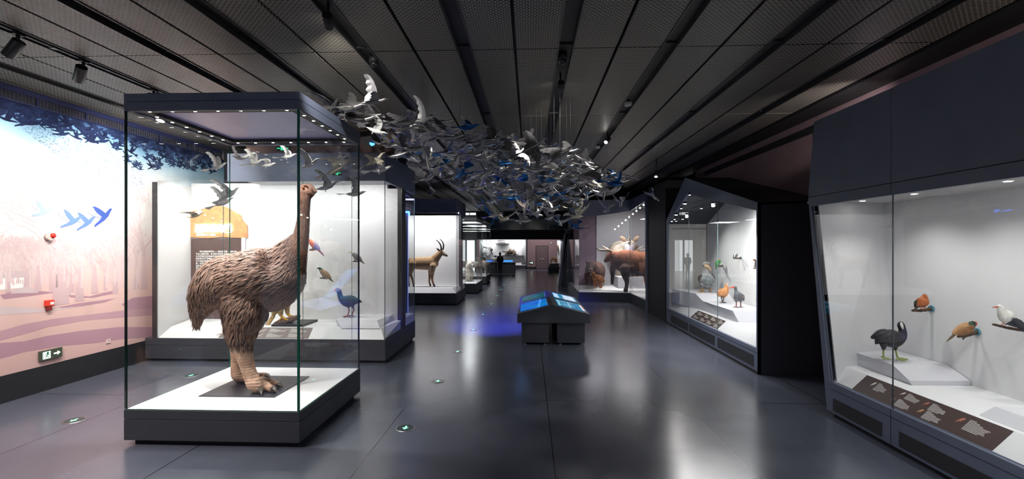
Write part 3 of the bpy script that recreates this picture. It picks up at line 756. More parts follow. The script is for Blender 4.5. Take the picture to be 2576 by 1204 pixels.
def label_board(label, P00, P10, P11, P01, entries, board, ink_m, seed=1, lift=.004):
    """brown caption board lying on a sloping desk; entries: (u, v, w, h, rows, picture colour or None)"""
    P00, P10, P11, P01 = [Vector(p) for p in (P00, P10, P11, P01)]
    n = (P10 - P00).cross(P01 - P00).normalized()
    if n.z < 0: n = -n
    t = thing('caption_board', label, 'caption board', (P00 + P10) / 2)
    mb = MB(); o = [p + n * lift for p in (P00, P10, P11, P01)]; mb.extr(o, -n * (lift - .0005)); mb.build('board', board, t)
    q = lambda u, v: P00 + (P10 - P00) * u + (P01 - P00) * v + ((P11 - P10) - (P01 - P00)) * (u * v) + n * (lift + .0008)
    r = random.Random(seed); tx = MB(); pics = []
    for (u, v, w_, h_, rows, pc) in entries:
        for k in range(rows):
            vv = v + h_ * (1 - (k + .5) / rows); x = u
            wid = w_ * ((.28, .45, .62)[k % 3] if k < 3 else r.uniform(.85, 1.0) if k < rows - 1 else r.uniform(.4, .9))
            while x < u + wid:
                ww = r.uniform(.0022, .0058); hh = h_ / rows * .25
                tx.add([q(x, vv - hh), q(min(x + ww, u + wid), vv - hh), q(min(x + ww, u + wid), vv + hh), q(x, vv + hh)], [(0, 1, 2, 3)])
                x += ww + .0012
        if pc: pics.append((u, v, w_, h_, pc))
    tx.build('printed_text', ink_m, t)
    for (u, v, w_, h_, pc) in pics:
        mb = MB(); cu, cv = u - w_ * .32, v + h_ * .62; a, b_ = w_ * .11, h_ * .20
        pts = []
        PB = [(.5, 1.0), (.78, .86), (1.0, .72), (.74, .66), (.62, .35), (.4, .0), (.3, -.4), (.2, -.4), (.1, -.1), (-.5, -.75), (-.75, -.9), (-.7, -.7), (-.45, -.1), (-.25, .4), (.1, .8), (.25, .98)]
        for (x_, y_) in PB: pts.append(q(cu + a * 1.5 * x_, cv + b_ * 1.5 * y_))
        c0 = q(cu + a * .2, cv + b_ * .3); o = mb.add([c0] + pts, [(0, 1 + j, 1 + (j + 1) % 16) for j in range(16)])
        mb.build('printed_picture', plain('pic_%d_%d_%d' % pc, srgb(*pc), .6), t)
    return t
# ================================================================ CASE OF EXTINCT BIRDS (behind the moa)
FA, DB = 8.42, 9.60
case = thing('display_case', 'long wall case with white lining and captions holding mounted extinct birds behind the giant bird', 'display case', (-4.9, 9, 0))
mb = MB(); mb.box(LX + .05, AX - .05, FA + .06, 10.62, 0, .06); mb.build('toe_kick', M['black'], case)
mb = MB(); mb.box(LX + .02, AX, FA, 10.66, .05, .302); mb.build('base', M['frame_d'], case, .004)
mb = MB(); mb.box(LX + .02, AX, FA, 10.66, .306, .44); mb.build('base_rim', M['frame_d'], case, .004)
mb = MB(); mb.hull8([(-7.1, FA + .03, .44), (AX - .03, FA + .03, .44), (AX - .03, DB, .44), (-7.33, DB, .44)], [(-7.02, FA + .25, .62), (AX - .16, FA + .25, .62), (AX - .03, DB, .62), (-7.33, DB, .62)]); mb.build('sloping_desk', M['white'], case)
mb = MB(); mb.box(-7.335, AX - .33, DB, DB + .12, .44, 3.55)
mb.build('back_panel', M['lining'], case)
mb = MB(); mb.box(AX - .33, AX - .02, DB, DB + .02, .44, 3.42); mb.build('back_panel_end', M['lining'], case)
mb = MB(); mb.extr([(-7.1, FA + .03, .44), (-7.335, DB + .05, .44), (-7.335, DB + .05, 3.45), (-7.1, FA + .03, 3.45)], (-.02, 0, 0)); mb.build('end_panel', M['lining'], case)
mb = MB(); mb.box(-7.2, -7.12, FA, FA + .03, .44, 3.42); mb.build('end_post', plain('post_dark', srgb(48, 46, 48), .4), case)
mb = MB(); mb.box(-5.73, AX, FA, FA + .06, 3.42, 3.95); mb.box(AX - .06, AX, FA + .06, 10.66, 3.42, 3.95); mb.box(-5.73, AX - .06, FA + .06, DB + .15, 3.86, 3.95); mb.build('header', M['frame'], case, .004)
mb = MB(); mb.box(-5.73, AX - .06, FA + .30, DB, 3.50, 3.54); mb.build('soffit', plain('soffit_grey', srgb(196, 196, 200), .6), case)
mb = MB(); mb.box(AX - .10, AX - .01, 9.56, 9.84, .44, 3.95); mb.build('corner_post', plain('post_brown', srgb(46, 40, 40), .5), case, .004)
for (a, b_) in ((562, 762), (372, 562), (762, 885), (885, 967)):
    xa = onY(a, 618, FA + .02).x; xb = onY(b_, 618, FA + .02).x
    mb = MB(); pane(mb, (max(xa, -7.12) + .003, FA + .014), (min(xb, AX - .012) - .003, FA + .014), .44, 3.44, .012); mb.build('glass_front', [M['glass'], M['gedge_b']], case)
mb = MB(); pane(mb, (AX - .006, FA + .028), (AX - .006, 9.56), .44, 3.44, .012); mb.build('glass_side', [M['glass'], M['gedge_b']], case)
mb = MB(); mb.hull8([(-3.62, 8.64, .615), (AX - .17, 8.64, .615), (AX - .17, DB, .615), (-4.15, DB, .615)], [(-3.80, 8.84, .735), (AX - .30, 8.84, .735), (AX - .22, DB, .735), (-3.95, DB, .735)]); 
blk = thing('display_block', 'low white slant-sided block under the blue swamp bird with red legs', 'plinth block', (-3.3, 9.2, .62)); mb.build('block', M['block'], blk)
lamp('AREA', 'case_wash', (-4.2, 8.85, 3.48), 52, (1, .985, .97), 2.9, .12, target=(-4.2, 9.5, .6))
lamp('AREA', 'case_wash', (-6.4, 8.85, 3.48), 36, (1, .985, .97), 1.3, .12, target=(-6.4, 9.5, .6))
# information panel on the back wall
YP = DB - .03
def bp_(px, py): v = onY(px, py, YP); return v
pa, pb = bp_(462, 805), bp_(616, 600)
ip = thing('information_panel', 'tall brown information panel with glowing title and white text behind the giant bird', 'information panel', (pa.x, YP, .62))
mb = MB(); mb.box(pa.x, pb.x, YP, DB - .001, .63, pb.z); mb.build('panel_board', plain('panel_brown_d', srgb(84, 62, 58), .5), ip)
rk = [(455, 560), (458, 545), (470, 540), (480, 532), (500, 528), (520, 522), (545, 515), (570, 520), (590, 532), (606, 541), (610, 553), (622, 566), (623, 597), (600, 598), (560, 596), (520, 599), (480, 596), (459, 595)]
mb = MB(); mb.extr([bp_(*p) - Vector((0, .012, 0)) for p in rk], (0, .02, 0)); mb.build('orange_rock_crest', mat('rock_orange', srgb(206, 140, 92), .8, var=.25, vscale=9, bump=.5, bscale=30), ip)
o = bp_(495, 581); sz = (bp_(0, 566).z - bp_(0, 582).z)
text_mesh('title_lettering', '灭绝的鸟类', sz * 1.12, o - Vector((0, .03, 0)), (1, 0, 0), (0, 0, 1), mat('title_glow', (1, 1, 1), .5, emit=(1, 1, 1), estr=7), ip, depth=.008, bold=.018)
o = bp_(496, 593); text_mesh('subtitle_lettering', 'EXTINCT FISH', .066, o - Vector((0, .016, 0)), (1, 0, 0), (0, 0, 1), M['sign_white'], ip, bold=.002)
para = '　　作为曾经地球霸主——恐龙的子裔，鸟类也演\n不出人类的世界。在北美大陆曾铺天盖日的十几\n亿只旅鸽被当作美食吃到绝迹；印度洋岛的上大海\n的鸟类们不懂得惧怕人类，结果被无情的屠杀掉\n为了虫鱼漂亮的羽毛，成虫昆虫与食物被破坏\n好。太阳岛的管理与制造。人类的家园被毁灭；\n旧院会鸟惹，破坏鸟惹，被制造成标本和装饰\n最终，留给我们的只有一件件标本与残骸的叹息\n和无尽的感慨。'
o = bp_(493, 634); o2 = bp_(593, 634); text_mesh('paragraph_lettering', para, (o2.x - o.x) / 21.5, o - Vector((0, .004, 0)), (1, 0, 0), (0, 0, 1), mat('para_ink', (.85, .84, .83), .5, emit=(1, 1, 1), estr=.25), ip, line=1.25, bold=.001)
a = bp_(608, 640); b2 = bp_(617, 598); mb = MB(); mb.box(a.x, b2.x, YP - .01, YP, a.z, b2.z); mb.build('light_strip', mat('strip_glow', (1, 1, 1), .5, emit=(1, 1, 1), estr=2.5), ip)
# caption board on the desk
q0, q1 = onY(549, 851, FA + .045), onY(776, 851, FA + .045); r0, r1 = onY(571, 822, FA + .235), onY(787, 822, FA + .235)
sl = lambda x, v: Vector((x, FA + .03 + .22 * v, .44 + .18 * v + .001))
ent = [(.04 + .24 * i, vv, .2, .36, 6, (150, 120, 110) if i % 2 else (170, 160, 150)) for i in range(4) for vv in (.08, .54)]
label_board('grey-brown caption board on the desk in front of the perched eagle', sl(q0.x, .04), sl(q1.x, .04), sl(r1.x, .96), sl(r0.x, .96), ent, plain('caption_taupe', srgb(120, 106, 102), .5), M['ink'], 3)
# ---- the birds
gold = srgb(214, 160, 48)
slabp = thing('mount_plate', 'black square plate carrying the rock and yellow-legged eagle', 'plate', (-4.6, 9.1, .62))
c0 = onY(662, 823, 8.72).x; c1 = onY(735, 823, 8.72).x
mb = MB(); mb.box(-5.05, -4.42, 8.72, 9.35, .625, .665); mb.build('plate', plain('plate_black', srgb(34, 33, 36), .4), slabp, .003)
T9 = Tr(9.1)
rock = thing('rock', 'rough brown rock gripped by the yellow feet of the eagle', 'rock', unp(718, 815, 9.1))
mb = MB(); add_chain(mb, T9.chain([(690, 813, 3), (702, 809, 6), (720, 806, 8), (738, 801, 7), (752, 795, 4)], 1.4), 12, 3)
bm = fuse(mb, .012, 1)
for i, v in enumerate(bm.v): bm.v[i] = v + bm.nrm[i] * (.02 * nz(v, 14))
bm.build('rock', mat('rock_brown', srgb(120, 92, 76), .85, var=.35, vscale=20, bump=.8, bscale=50), rock)
def eagcol(px, py, v):
    if py > 752: return mixc(srgb(206, 172, 100), srgb(150, 118, 80), .5 + nz(v, 20))
    if px > 728: return mixc(srgb(222, 208, 160), srgb(196, 170, 110), .5 + nz(v, 16))
    return mixc(srgb(96, 84, 76), srgb(150, 130, 110), .5 + nz(v, 22))
mbird('mounted_eagle', 'large brown and cream eagle with shaggy yellow legs standing behind the giant bird', 9.1, (718, 806),
      [[(688, 792, 4), (700, 770, 10), (712, 752, 17), (726, 736, 19), (738, 722, 14), (742, 710, 10), (744, 704, 9)], [(716, 752, 10, -.03), (707, 772, 8, -.05), (706, 790, 6, -.05)], [(728, 752, 9, .05), (722, 772, 7, .06), (724, 788, 5, .06)]],
      eagcol, bill=[[(750, 703, 5), (757, 704, 4.5), (762, 707, 2.5), (763, 710, 1)]], billcol=srgb(226, 172, 50),
      legs=[[[(706, 790, 4, -.05), (710, 798, 3.5, -.05)], [(710, 798, 3, -.05), (704, 804, 2.2, -.08)], [(710, 798, 3, -.05), (722, 804, 2.5, -.08)], [(711, 799, 3, -.05), (728, 803, 2, -.02)]],
            [[(724, 788, 4, .06), (727, 793, 3.5, .06)], [(727, 793, 3, .06), (742, 796, 2, .05)], [(727, 793, 3, .06), (734, 799, 2.2, .03)]]], legcol=gold,
      wing=[(692, 788, 3), (702, 768, 8), (716, 748, 13), (730, 730, 9)], wdy=.10, tail=[(688, 794, 5), (676, 812, 5), (670, 820, 3)], eye=(748, 701), edy=-.05)
def macawcol(px, py, v):
    if px > 806 and py > 630: return srgb(196, 92, 84) if nz(v, 40) > 0 else srgb(70, 110, 190)
    if px - 780 > (642 - py) * 1.0 + 8: return srgb(74, 120, 196)
    return mixc(srgb(226, 120, 92), srgb(232, 150, 120), .5 + nz(v, 20))
mbird('mounted_macaw', 'red and blue macaw perched on a stub beside the bare neck', 9.3, (786, 626),
      [[(778, 604, 4.5), (780, 606, 5.5), (786, 613, 7), (793, 620, 6.5), (799, 627, 4)]], macawcol, vox=.012, bill=[[(776, 603, 2.5), (774, 606, 2), (774.5, 608, 1)]], billcol=srgb(60, 50, 46),
      wing=[(784, 610, 4), (793, 618, 5.5), (801, 627, 3)], wcol=lambda a, b, v: srgb(70, 116, 196) if a > 790 else srgb(224, 112, 88), wdy=.045, tail=[(799, 626, 3), (808, 635, 2.4), (815, 643, 1)], tcol=lambda a, b, v: srgb(188, 92, 92) if (a - b) % 4 < 2 else srgb(84, 110, 180), legs=[[[(787, 619, 1.6, -.01), (786, 625, 1.4, -.01)]], [[(791, 621, 1.6, .02), (790, 625, 1.4, .02)]]], eye=(778, 603), edy=-.04)
def perch_stub(label, pts, zc, rpx, disc=None, twig=None):
    T = Tr(zc); t = thing('branch_perch', label, 'perch', T.p(pts[0][0], pts[0][1], pts[0][2]))
    mb = MB(); n = len(pts); C = [(T.p(*p), rpx * T.k * (1.0 if i else .8), 1) for i, p in enumerate(pts)]
    add_chain(mb, C, 10, 3)
    if twig: add_chain(mb, T.chain(twig, 1), 8, 2)
    mb.build('branch', M['bark'], t)
    if disc:
        e = T.p(*pts[-1]); nrm, rad = disc
        mb = MB(); mb.cyl(e - Vector(nrm) * .012, e + Vector(nrm) * .004, rad, rad, 24); d_ = mb.build('mount_disc', M['teal'], t)
        for a in range(3):
            mb = MB(); nn = Vector(nrm); u = nn.orthogonal().normalized(); w_ = nn.cross(u); c = e - nn * .013 + (u * cos(a * 2.1) + w_ * sin(a * 2.1)) * rad * .7
            mb.cyl(c, c - nn * .003, rad * .12, rad * .12, 8); mb.build('screw', M['black'], d_)
    return t
perch_stub('pale wooden stub under the red and blue macaw', [(780, 628, -.03), (788, 627.5, 0), (796, 625, .24)], 9.3, 3)
def pigcol(px, py, v):
    if py < 680 and px < 812: return srgb(36, 84, 60) if py < 676 else srgb(40, 60, 52)
    if px > 806 and px < 830 and py < 700: return mixc(srgb(168, 142, 112), srgb(140, 116, 92), .5 + nz(v, 20))
    return srgb(150, 142, 140)
mbird('mounted_pigeon', 'brown pigeon with glossy green head perched beside the green glass corner', 9.3, (815, 698),
      [[(803, 674, 3.4), (806, 676, 4.2), (811, 683, 6.5), (818, 690, 7), (826, 697, 4.5)]], pigcol, vox=.012, bill=[[(800, 674, 1.6), (797, 675, .8)]], billcol=srgb(40, 40, 40),
      wing=[(811, 681, 4), (820, 689, 5.5), (830, 699, 2)], wdy=.045, wcol=lambda a, b, v: srgb(152, 124, 96), tail=[(826, 697, 3.4), (837, 707, 1.6)], tcol=lambda a, b, v: srgb(112, 92, 80), legs=[[[(812, 692, 1.4), (811, 697, 1.2)]], [[(816, 694, 1.4, .03), (815, 698, 1.2, .03)]]], legcol=srgb(130, 110, 110), eye=(803, 673), edy=-.03)
perch_stub('grey stub of wood under the green-headed pigeon', [(806, 699, -.03), (814, 699, 0), (822, 700, .24)], 9.3, 2.4)
def gullcol(px, py, v):
    return srgb(238, 232, 222) if px < 889 or (py > 652 and px < 900) else srgb(150, 142, 140)
mbird('mounted_honeyeater', 'white-headed bird with grey wings and yellow bill on the far side of the case', 9.3, (896, 656),
      [[(884, 634, 3.4), (887, 636, 4), (892, 642, 6), (898, 649, 6.5), (905, 655, 3.6)]], gullcol, vox=.012, bill=[[(881, 634, 1.5), (877, 634.5, .8)]], billcol=srgb(220, 180, 90),
      wing=[(890, 639, 4), (899, 646, 5.5), (908, 655, 2)], wdy=.045, wcol=lambda a, b, v: srgb(110, 104, 106), tail=[(905, 654, 2.6), (916, 662, 1.3)], tcol=lambda a, b, v: srgb(96, 74, 66), legs=[[[(892, 650, 1.3), (892, 655, 1.1)]], [[(896, 652, 1.3, .03), (896, 656, 1.1, .03)]]], legcol=srgb(130, 116, 110), eye=(884, 633), edy=-.03)
perch_stub('short stub under the white-headed bird', [(889, 657, -.03), (896, 656.5, 0), (902, 657, .24)], 9.3, 2.2)
mbird('mounted_songbird', 'small grey and orange bird just showing above the giant back', 9.3, (686, 640), [[(683, 627, 3.2), (685, 632, 4.2), (690, 640, 5), (698, 648, 3)]], lambda a, b, v: srgb(210, 130, 90) if b > 630 else srgb(130, 128, 136), vox=.012, bill=[[(681, 627, 1.2), (678, 628, .6)]], billcol=srgb(60, 50, 46), wing=[(687, 634, 3), (694, 642, 3.6), (700, 650, 1)], wdy=.035, wcol=lambda a, b, v: srgb(120, 110, 112), tail=[(697, 647, 2), (706, 657, 1)], legs=[[[(688, 644, 1), (687, 649, 1)]], [[(691, 645, 1, .02), (690, 649, 1, .02)]]], eye=(682, 626), edy=-.03)
perch_stub('small wooden stub hidden behind the giant back', [(680, 651, -.03), (688, 650, 0), (694, 650, .24)], 9.3, 2.2)
def swampcol(px, py, v):
    if py < 732 and px < 856: return mixc(srgb(142, 124, 170), srgb(90, 100, 160), sstep(724, 734, py))
    if px > 878 and py > 742: return mixc(srgb(44, 62, 84), srgb(46, 52, 58), .5 + nz(v, 24))
    return mixc(srgb(44, 78, 146), srgb(26, 34, 62), sstep(742, 768, py))
mbird('mounted_swamphen', 'blue swamp bird with red bill shield and long red legs on white block', 9.35, (876, 796),
      [[(850, 728, 6.5), (853, 733, 6.5), (855, 742, 6.5), (860, 751, 9), (870, 757, 13.5), (880, 758, 14), (892, 757, 10), (903, 758, 4)], [(880, 764, 6, -.03), (876, 773, 2.6, -.03)], [(886, 764, 6, .03), (888, 774, 2.6, .03)]], swampcol, vox=.012,
      bill=[[(848, 727, 4.4), (845, 729, 3.6), (841, 731.5, 1.2)]], billcol=srgb(216, 120, 96), wing=[(864, 750, 5), (880, 752, 8.5), (896, 756, 5), (906, 760, 1.5)], wdy=.085, wcol=lambda a, b, v: mixc(srgb(50, 80, 120), srgb(44, 56, 62), sstep(868, 890, a)), tail=[(898, 756, 4), (906, 759, 2.4)],
      legs=[[[(876, 772, 1.8, -.03), (878, 781, 1.5, -.03), (874, 794, 1.3, -.03)], [(874, 794, 1.2, -.03), (862, 796, 1, -.03)], [(874, 794, 1.2, -.03), (866, 798, 1, -.08)], [(874, 794, 1.2, -.03), (882, 797.5, 1, -.05)]], [[(888, 773, 1.8, .03), (890, 778, 1.5, .03), (885, 793, 1.3, .03)], [(885, 793, 1.2, .03), (873, 794.5, 1, .03)], [(885, 793, 1.2, .03), (891, 795, 1, .02)]]], legcol=srgb(140, 50, 44), eye=(851, 727), edy=-.05)
# ================================================================ SIDE SHOWCASE WITH BLUE LIGHT, ANTELOPE, WOLF AND FAR CASES
case = thing('display_case', 'narrow glass side showcase with blue neon reflection beyond the brown corner post', 'display case', (-3, 10.2, .44))
mb = MB(); mb.box(-3.35, AX - .02, 9.86, 10.62, .441, .62); mb.build('deck', M['white'], case)
mb = MB(); mb.box(-3.3, AX - .08, 9.86, 10.6, 3.36, 3.42); mb.build('ceiling_board', plain('violet_board', srgb(96, 84, 150), .5), case)
mb = MB(); pane(mb, (AX - .006, 9.845), (AX - .006, 10.64), .44, 3.44, .012); mb.build('glass_side', [M['glass'], M['gedge_b']], case)
mb = MB(); pane(mb, (-3.3, 10.64), (AX - .02, 10.64), .44, 3.44, .012); mb.build('glass_end', [M['glass'], M['gedge_b']], case)
lamp('AREA', 'showcase_wash', (-3.0, 10.2, 3.34), 14, (.75, .75, 1), .4, .4)
ns = thing('neon_reflection', 'bent glowing tube for a blue neon reflection in the narrow side showcase', 'neon light', onX(1027, 620, AX - .2))  # reflection in the glass, built as a glowing tube
M['neon'] = mat('neon_reflection_blue', (.1, .2, 1), .4, emit=(.06, .16, 1), estr=9)
a, b2, c = onX(1015, 533, AX - .22), onX(1029, 533, AX - .22), onX(1029, 541, AX - .22)
mb = MB(); mb.tube([a, b2, c], [.022, .022, .022], 10); mb.build('bright_bend', M['neon'], ns)
mb = MB(); mb.tube([onX(1026.5, 541, AX - .22), onX(1026.5, 790, AX - .22)], [.006, .006], 8); mb.build('thin_tube', mat('neon_reflection_thin', (.1, .2, 1), .4, emit=(.2, .3, 1), estr=1.5), ns)
# ---- antelope case
YF = 16.8
def glass_case(label, x0, x1, y0, y1, base, top, head, parts='full', deck=True, side=True, back=None, slope=True, chamfer=0.0):
    c = thing('display_case', label, 'display case', ((x0 + x1) / 2, (y0 + y1) / 2, 0))
    mb = MB(); mb.box(x0 + .05, x1 - .05, y0 + .06, y1, 0, .06); mb.build('toe_kick', M['black'], c)
    mb = MB()
    if chamfer:
        P = [(x0, y0), (x1 - chamfer, y0), (x1, y0 + chamfer), (x1, y1), (x0, y1)]; mb.hull8([(p[0], p[1], .05) for p in P], [(p[0], p[1], base) for p in P])
    else: mb.box(x0, x1, y0, y1, .05, base)
    mb.build('base', M['frame_d'], c, .004)
    if slope:
        mb = MB(); mb.hull8([(x0, y0 + .03, base), (x1 - .03, y0 + .03, base), (x1 - .03, y1 - .02, base), (x0, y1 - .02, base)], [(x0, y0 + .25, base + .18), (x1 - .2, y0 + .25, base + .18), (x1 - .06, y1 - .02, base + .18), (x0, y1 - .02, base + .18)]); mb.build('sloping_desk', M['white'], c)
    else:
        mb = MB(); mb.box(x0 + .02, x1 - .02, y0 + .02, y1 - .02, base, base + .012); mb.build('deck', M['white'], c)
    if back: mb = MB(); mb.box(x0, x1 - .02, back, back + .08, base, top); mb.build('back_panel', M['lining'], c)
    if head:
        mb = MB(); mb.box(x0, x1, y0, y0 + .05, top, head); mb.box(x1 - .05, x1, y0 + .05, y1, top, head); mb.box(x0, x1 - .05, y0 + .05, y1, head - .08, head); mb.build('header', M['frame'], c, .004)
    mb = MB(); pane(mb, (x0, y0 + .012), (x1 - .014, y0 + .012), base, top + .02, .012); mb.build('glass_front', [M['glass'], M['gedge_b']], c)
    if side: mb = MB(); pane(mb, (x1 - .006, y0 + .026), (x1 - .006, y1 - .02), base, top + .02, .012); mb.build('glass_side', [M['glass'], M['gedge_b']], c)
    return c
ac = glass_case('wall case with pale lining holding the straight-horned tan antelope', -6.6, AX, YF, 19.2, .44, 3.42, 3.95, back=18.15)
mb = MB(); mb.box(AX - .12, AX - .02, 18.1, 18.5, .44, 3.42); mb.build('corner_post', M['frame_d'], ac)
lamp('AREA', 'case_wash', (-4.3, 17.25, 3.48), 95, (1, .98, 1), 3.4, .12, target=(-4.3, 18.0, .6))
T = Tr(17.6)
an = thing('antelope_model', 'tan antelope with long back-curved horns and dark tail standing in profile', 'antelope', unp(1060, 720, 17.6))
mb = MB()
add_chain(mb, T.chain([(1033, 656, 9), (1042, 661, 15), (1058, 662, 16), (1076, 662, 17), (1087, 661, 15.5), (1094, 662, 11)], .75))
add_chain(mb, T.chain([(1088, 658, 14), (1097, 648, 11), (1105, 639, 8.5), (1110, 634, 7)], .6))
add_chain(mb, T.chain([(1109, 633, 7), (1114, 636, 6), (1120, 641, 4), (1125, 643, 2.6)], .65))
for ch in ([(1038, 662, 10, -.12), (1036, 675, 7, -.14), (1033, 688, 4, -.14), (1036, 697, 3, -.14), (1039, 710, 2.4, -.14), (1041, 719, 2.6, -.14)], [(1035, 662, 9, .12), (1031, 678, 6, .14), (1028, 692, 3.4, .14), (1028, 705, 2.4, .14), (1029, 718, 2.6, .14)],
           [(1089, 668, 9, -.12), (1088, 682, 6, -.14), (1087, 696, 3.6, -.14), (1088, 707, 2.6, -.14), (1093, 719, 2.8, -.14)], [(1083, 668, 8, .12), (1082, 684, 5, .14), (1081, 698, 3.2, .14), (1080, 708, 2.4, .14), (1083, 718, 2.6, .14)]):
    add_chain(mb, T.chain(ch, 1), 12, 3)
bm = fuse(mb, .022, 3)
def antcol(px, py, v):
    if py > 716: return srgb(50, 38, 34)
    if px > 1107 and py < 650: return mixc(srgb(226, 206, 178), srgb(186, 152, 116), sstep(1118, 1107, px)) if px < 1121 else srgb(70, 58, 60)
    if py > 690: return mixc(srgb(150, 112, 82), srgb(196, 150, 120), .5 + nz(v, 5))
    c = mixc(srgb(182, 146, 108), srgb(206, 174, 146), sstep(655, 678, py)); return mixc(c, srgb(120, 92, 66), .25 * max(0, nz(v, 6)))
paint(bm, antcol); bm.build('body', M['hide'], an)
for pts in ([(1110, 628, 2.2, -.05), (1109, 618, 1.9, -.06), (1104, 609, 1.4, -.07), (1097, 603, .7, -.08)], [(1114, 627, 2.2, .05), (1116, 617, 1.9, .06), (1113, 608, 1.4, .07), (1107, 601, .7, .08)]):
    mb = MB(); add_chain(mb, T.chain(pts, 1), 10, 4); mb.build('horn', plain('horn_dark', srgb(62, 56, 54), .4), an)
for dy in (-.08, .08):
    mb = MB(); add_chain(mb, T.chain([(1107, 631, 1.2, dy), (1103, 628, 2.6, dy * 1.5), (1098.5, 624, .8, dy * 2)], .5), 10, 3); mb.build('ear', plain('ear_brown', srgb(120, 92, 74), .7), an)
mb = MB(); add_chain(mb, T.chain([(1029, 654, 2), (1025, 660, 2), (1023, 672, 2.6), (1021, 686, 1.4)], 1), 10, 3); mb.build('tail', plain('tail_black', srgb(44, 40, 42), .8), an)
mb = MB(); mb.ball(T.p(1112.5, 633, -.085), .017); mb.build('eye', plain('eye_2', (.01, .01, .01), .1), an)
# ---- wolf case: glass all round
wc = glass_case('free glass case with low dark base holding the white wolf', -4.3, -2.42, 20.85, 23.4, .455, 3.5, None, slope=False, chamfer=.0)
mb = MB(); mb.box(-4.3, -2.42, 20.85, 23.4, 3.5, 3.62); mb.build('canopy', M['frame_d'], wc)
mb = MB(); pane(mb, (-4.3, 23.39), (-2.44, 23.39), .455, 3.5, .012); mb.build('glass_back', [M['glass'], M['gedge_b']], wc)
lamp('AREA', 'wolf_case_light', (-3.3, 22, 3.46), 120, (.95, .96, 1), 1.2, 1.6)
T = Tr(22.2)
wf = thing('wolf_model', 'white wolf facing the aisle with head turned, standing in a glass case', 'wolf', unp(1179, 707, 22.2))
mb = MB()
add_chain(mb, T.chain([(1177, 682, 9.5, -.05, 1), (1178, 681, 10.5, .15, 1), (1180, 679, 10, .5, 1), (1182, 678, 8.5, .85, 1), (1182, 680, 6, 1.0, 1)], 1), 16, 3, side=RIGHT)
add_chain(mb, T.chain([(1177, 683, 9.5, .05), (1178, 675, 9.5, 0), (1180, 667, 7.6, -.05), (1182, 662.5, 6.2, -.05)], 1))
add_chain(mb, T.chain([(1182, 664, 5.6, -.08), (1186, 666, 3.6, -.1), (1190, 667.2, 2.3, -.12), (1192, 667.4, 1.5, -.12)], 1))
for ch in ([(1172.5, 687, 4.2, 0), (1173, 697, 2.4, 0), (1173, 707, 2.3, -.05)], [(1181, 687, 4.2, 0), (1180.5, 697, 2.4, 0), (1180.5, 707, 2.3, -.05)], [(1176, 684, 5, .8), (1176.5, 696, 2.3, .85), (1177, 703.5, 2.2, .8)], [(1188, 684, 5.5, .8), (1187, 695, 2.5, .85), (1186.5, 703.5, 2.2, .8)]): add_chain(mb, T.chain(ch, 1), 10, 3)
for ch in ([(1178, 660, 3, -.05), (1177, 653.5, .9, -.05)], [(1184, 659.5, 3, 0), (1186, 654, .9, 0)]): add_chain(mb, T.chain(ch, .6), 8, 2)
bm = fuse(mb, .022, 2)
paint(bm, lambda px, py, v: mixc(srgb(240, 234, 222), srgb(222, 208, 186), .5 + nz(v, 6)) if not (px > 1190.5 and py < 670) else srgb(40, 36, 36)); bm.build('body', M['hide'], wf)
for e in ((1181.5, 663), (1186, 663)):
    mb = MB(); mb.ball(T.p(e[0], e[1], -.26), .016); mb.build('eye', plain('eye_2', (.01, .01, .01), .1), wf)
mb = MB(); add_chain(mb, T.chain([(1184, 676, 4, 1.0), (1188, 686, 4.5, 1.1), (1189, 694, 2, 1.1)], 1), 8, 3); mb.build('tail', plain('wolf_tail', srgb(236, 230, 220), .8), wf)
# ---- next case with three brown deer-like animals
dc = glass_case('farther glass case on dark base holding brown deer behind the white wolf', -4.6, -2.45, 25.8, 28.6, .46, 3.6, None, slope=False)
mb = MB(); mb.box(-4.6, -2.45, 25.8, 28.6, 3.6, 3.72); mb.build('canopy', M['frame_d'], dc)
mb = MB(); pane(mb, (-4.6, 28.59), (-2.47, 28.59), .46, 3.6, .012); mb.build('glass_back', [M['glass'], M['gedge_b']], dc)
lamp('AREA', 'deer_case_light', (-3.5, 27, 3.56), 60, (.95, .96, 1), 1.2, 1.6)
def deer(label, zc, x, y, s, col, face=1, antl=False):
    T = Tr(zc); t = thing('deer_model', label, 'deer', unp(x, y, zc))
    P = lambda a: [(x + q[0] * s * face, y + q[1] * s, q[2] * s) + tuple(q[3:]) for q in a]
    mb = MB()
    add_chain(mb, T.chain(P([(-11, -31, 6), (-6, -30, 9), (2, -30, 9.5), (8, -31, 8)]), .8)); add_chain(mb, T.chain(P([(7, -32, 7), (10, -40, 4.5), (12, -46, 3.6), (15, -46, 2.6), (18, -44, 1.5)]), .8))
    for q in (-9, -7, 6, 8): add_chain(mb, T.chain(P([(q, -26, 4, .12 if q % 2 else -.12), (q, -12, 1.8, .12 if q % 2 else -.12), (q + .5, -1, 1.6, .12 if q % 2 else -.12)]), 1), 8, 2)
    bm = fuse(mb, .035, 2); paint(bm, lambda a, b, v: mixc(col, mixc(col, (1, 1, 1), .3), .5 + nz(v, 4))); bm.build('body', M['hide'], t)
    for dy in (-.06, .06):
        mb = MB(); add_chain(mb, T.chain(P([(11, -48, 1.4, dy), (8, -52, .7, dy * 3)]), .6), 8, 2); mb.build('ear', plain('ear_brown', srgb(120, 92, 74), .7), t)
    if antl:
        for dy in (-.06, .06):
            mb = MB(); add_chain(mb, T.chain(P([(12, -48, .8, dy), (9, -56, .8, dy * 3), (13, -64, .4, dy * 4)]), 1), 6, 3); mb.build('antler', plain('antler', srgb(90, 80, 74), .6), t)
deer('brown deer with thin antlers nearest the aisle wall, partly behind the white wolf', 27.0, 1166, 692, .92, srgb(132, 102, 84), -1, True)
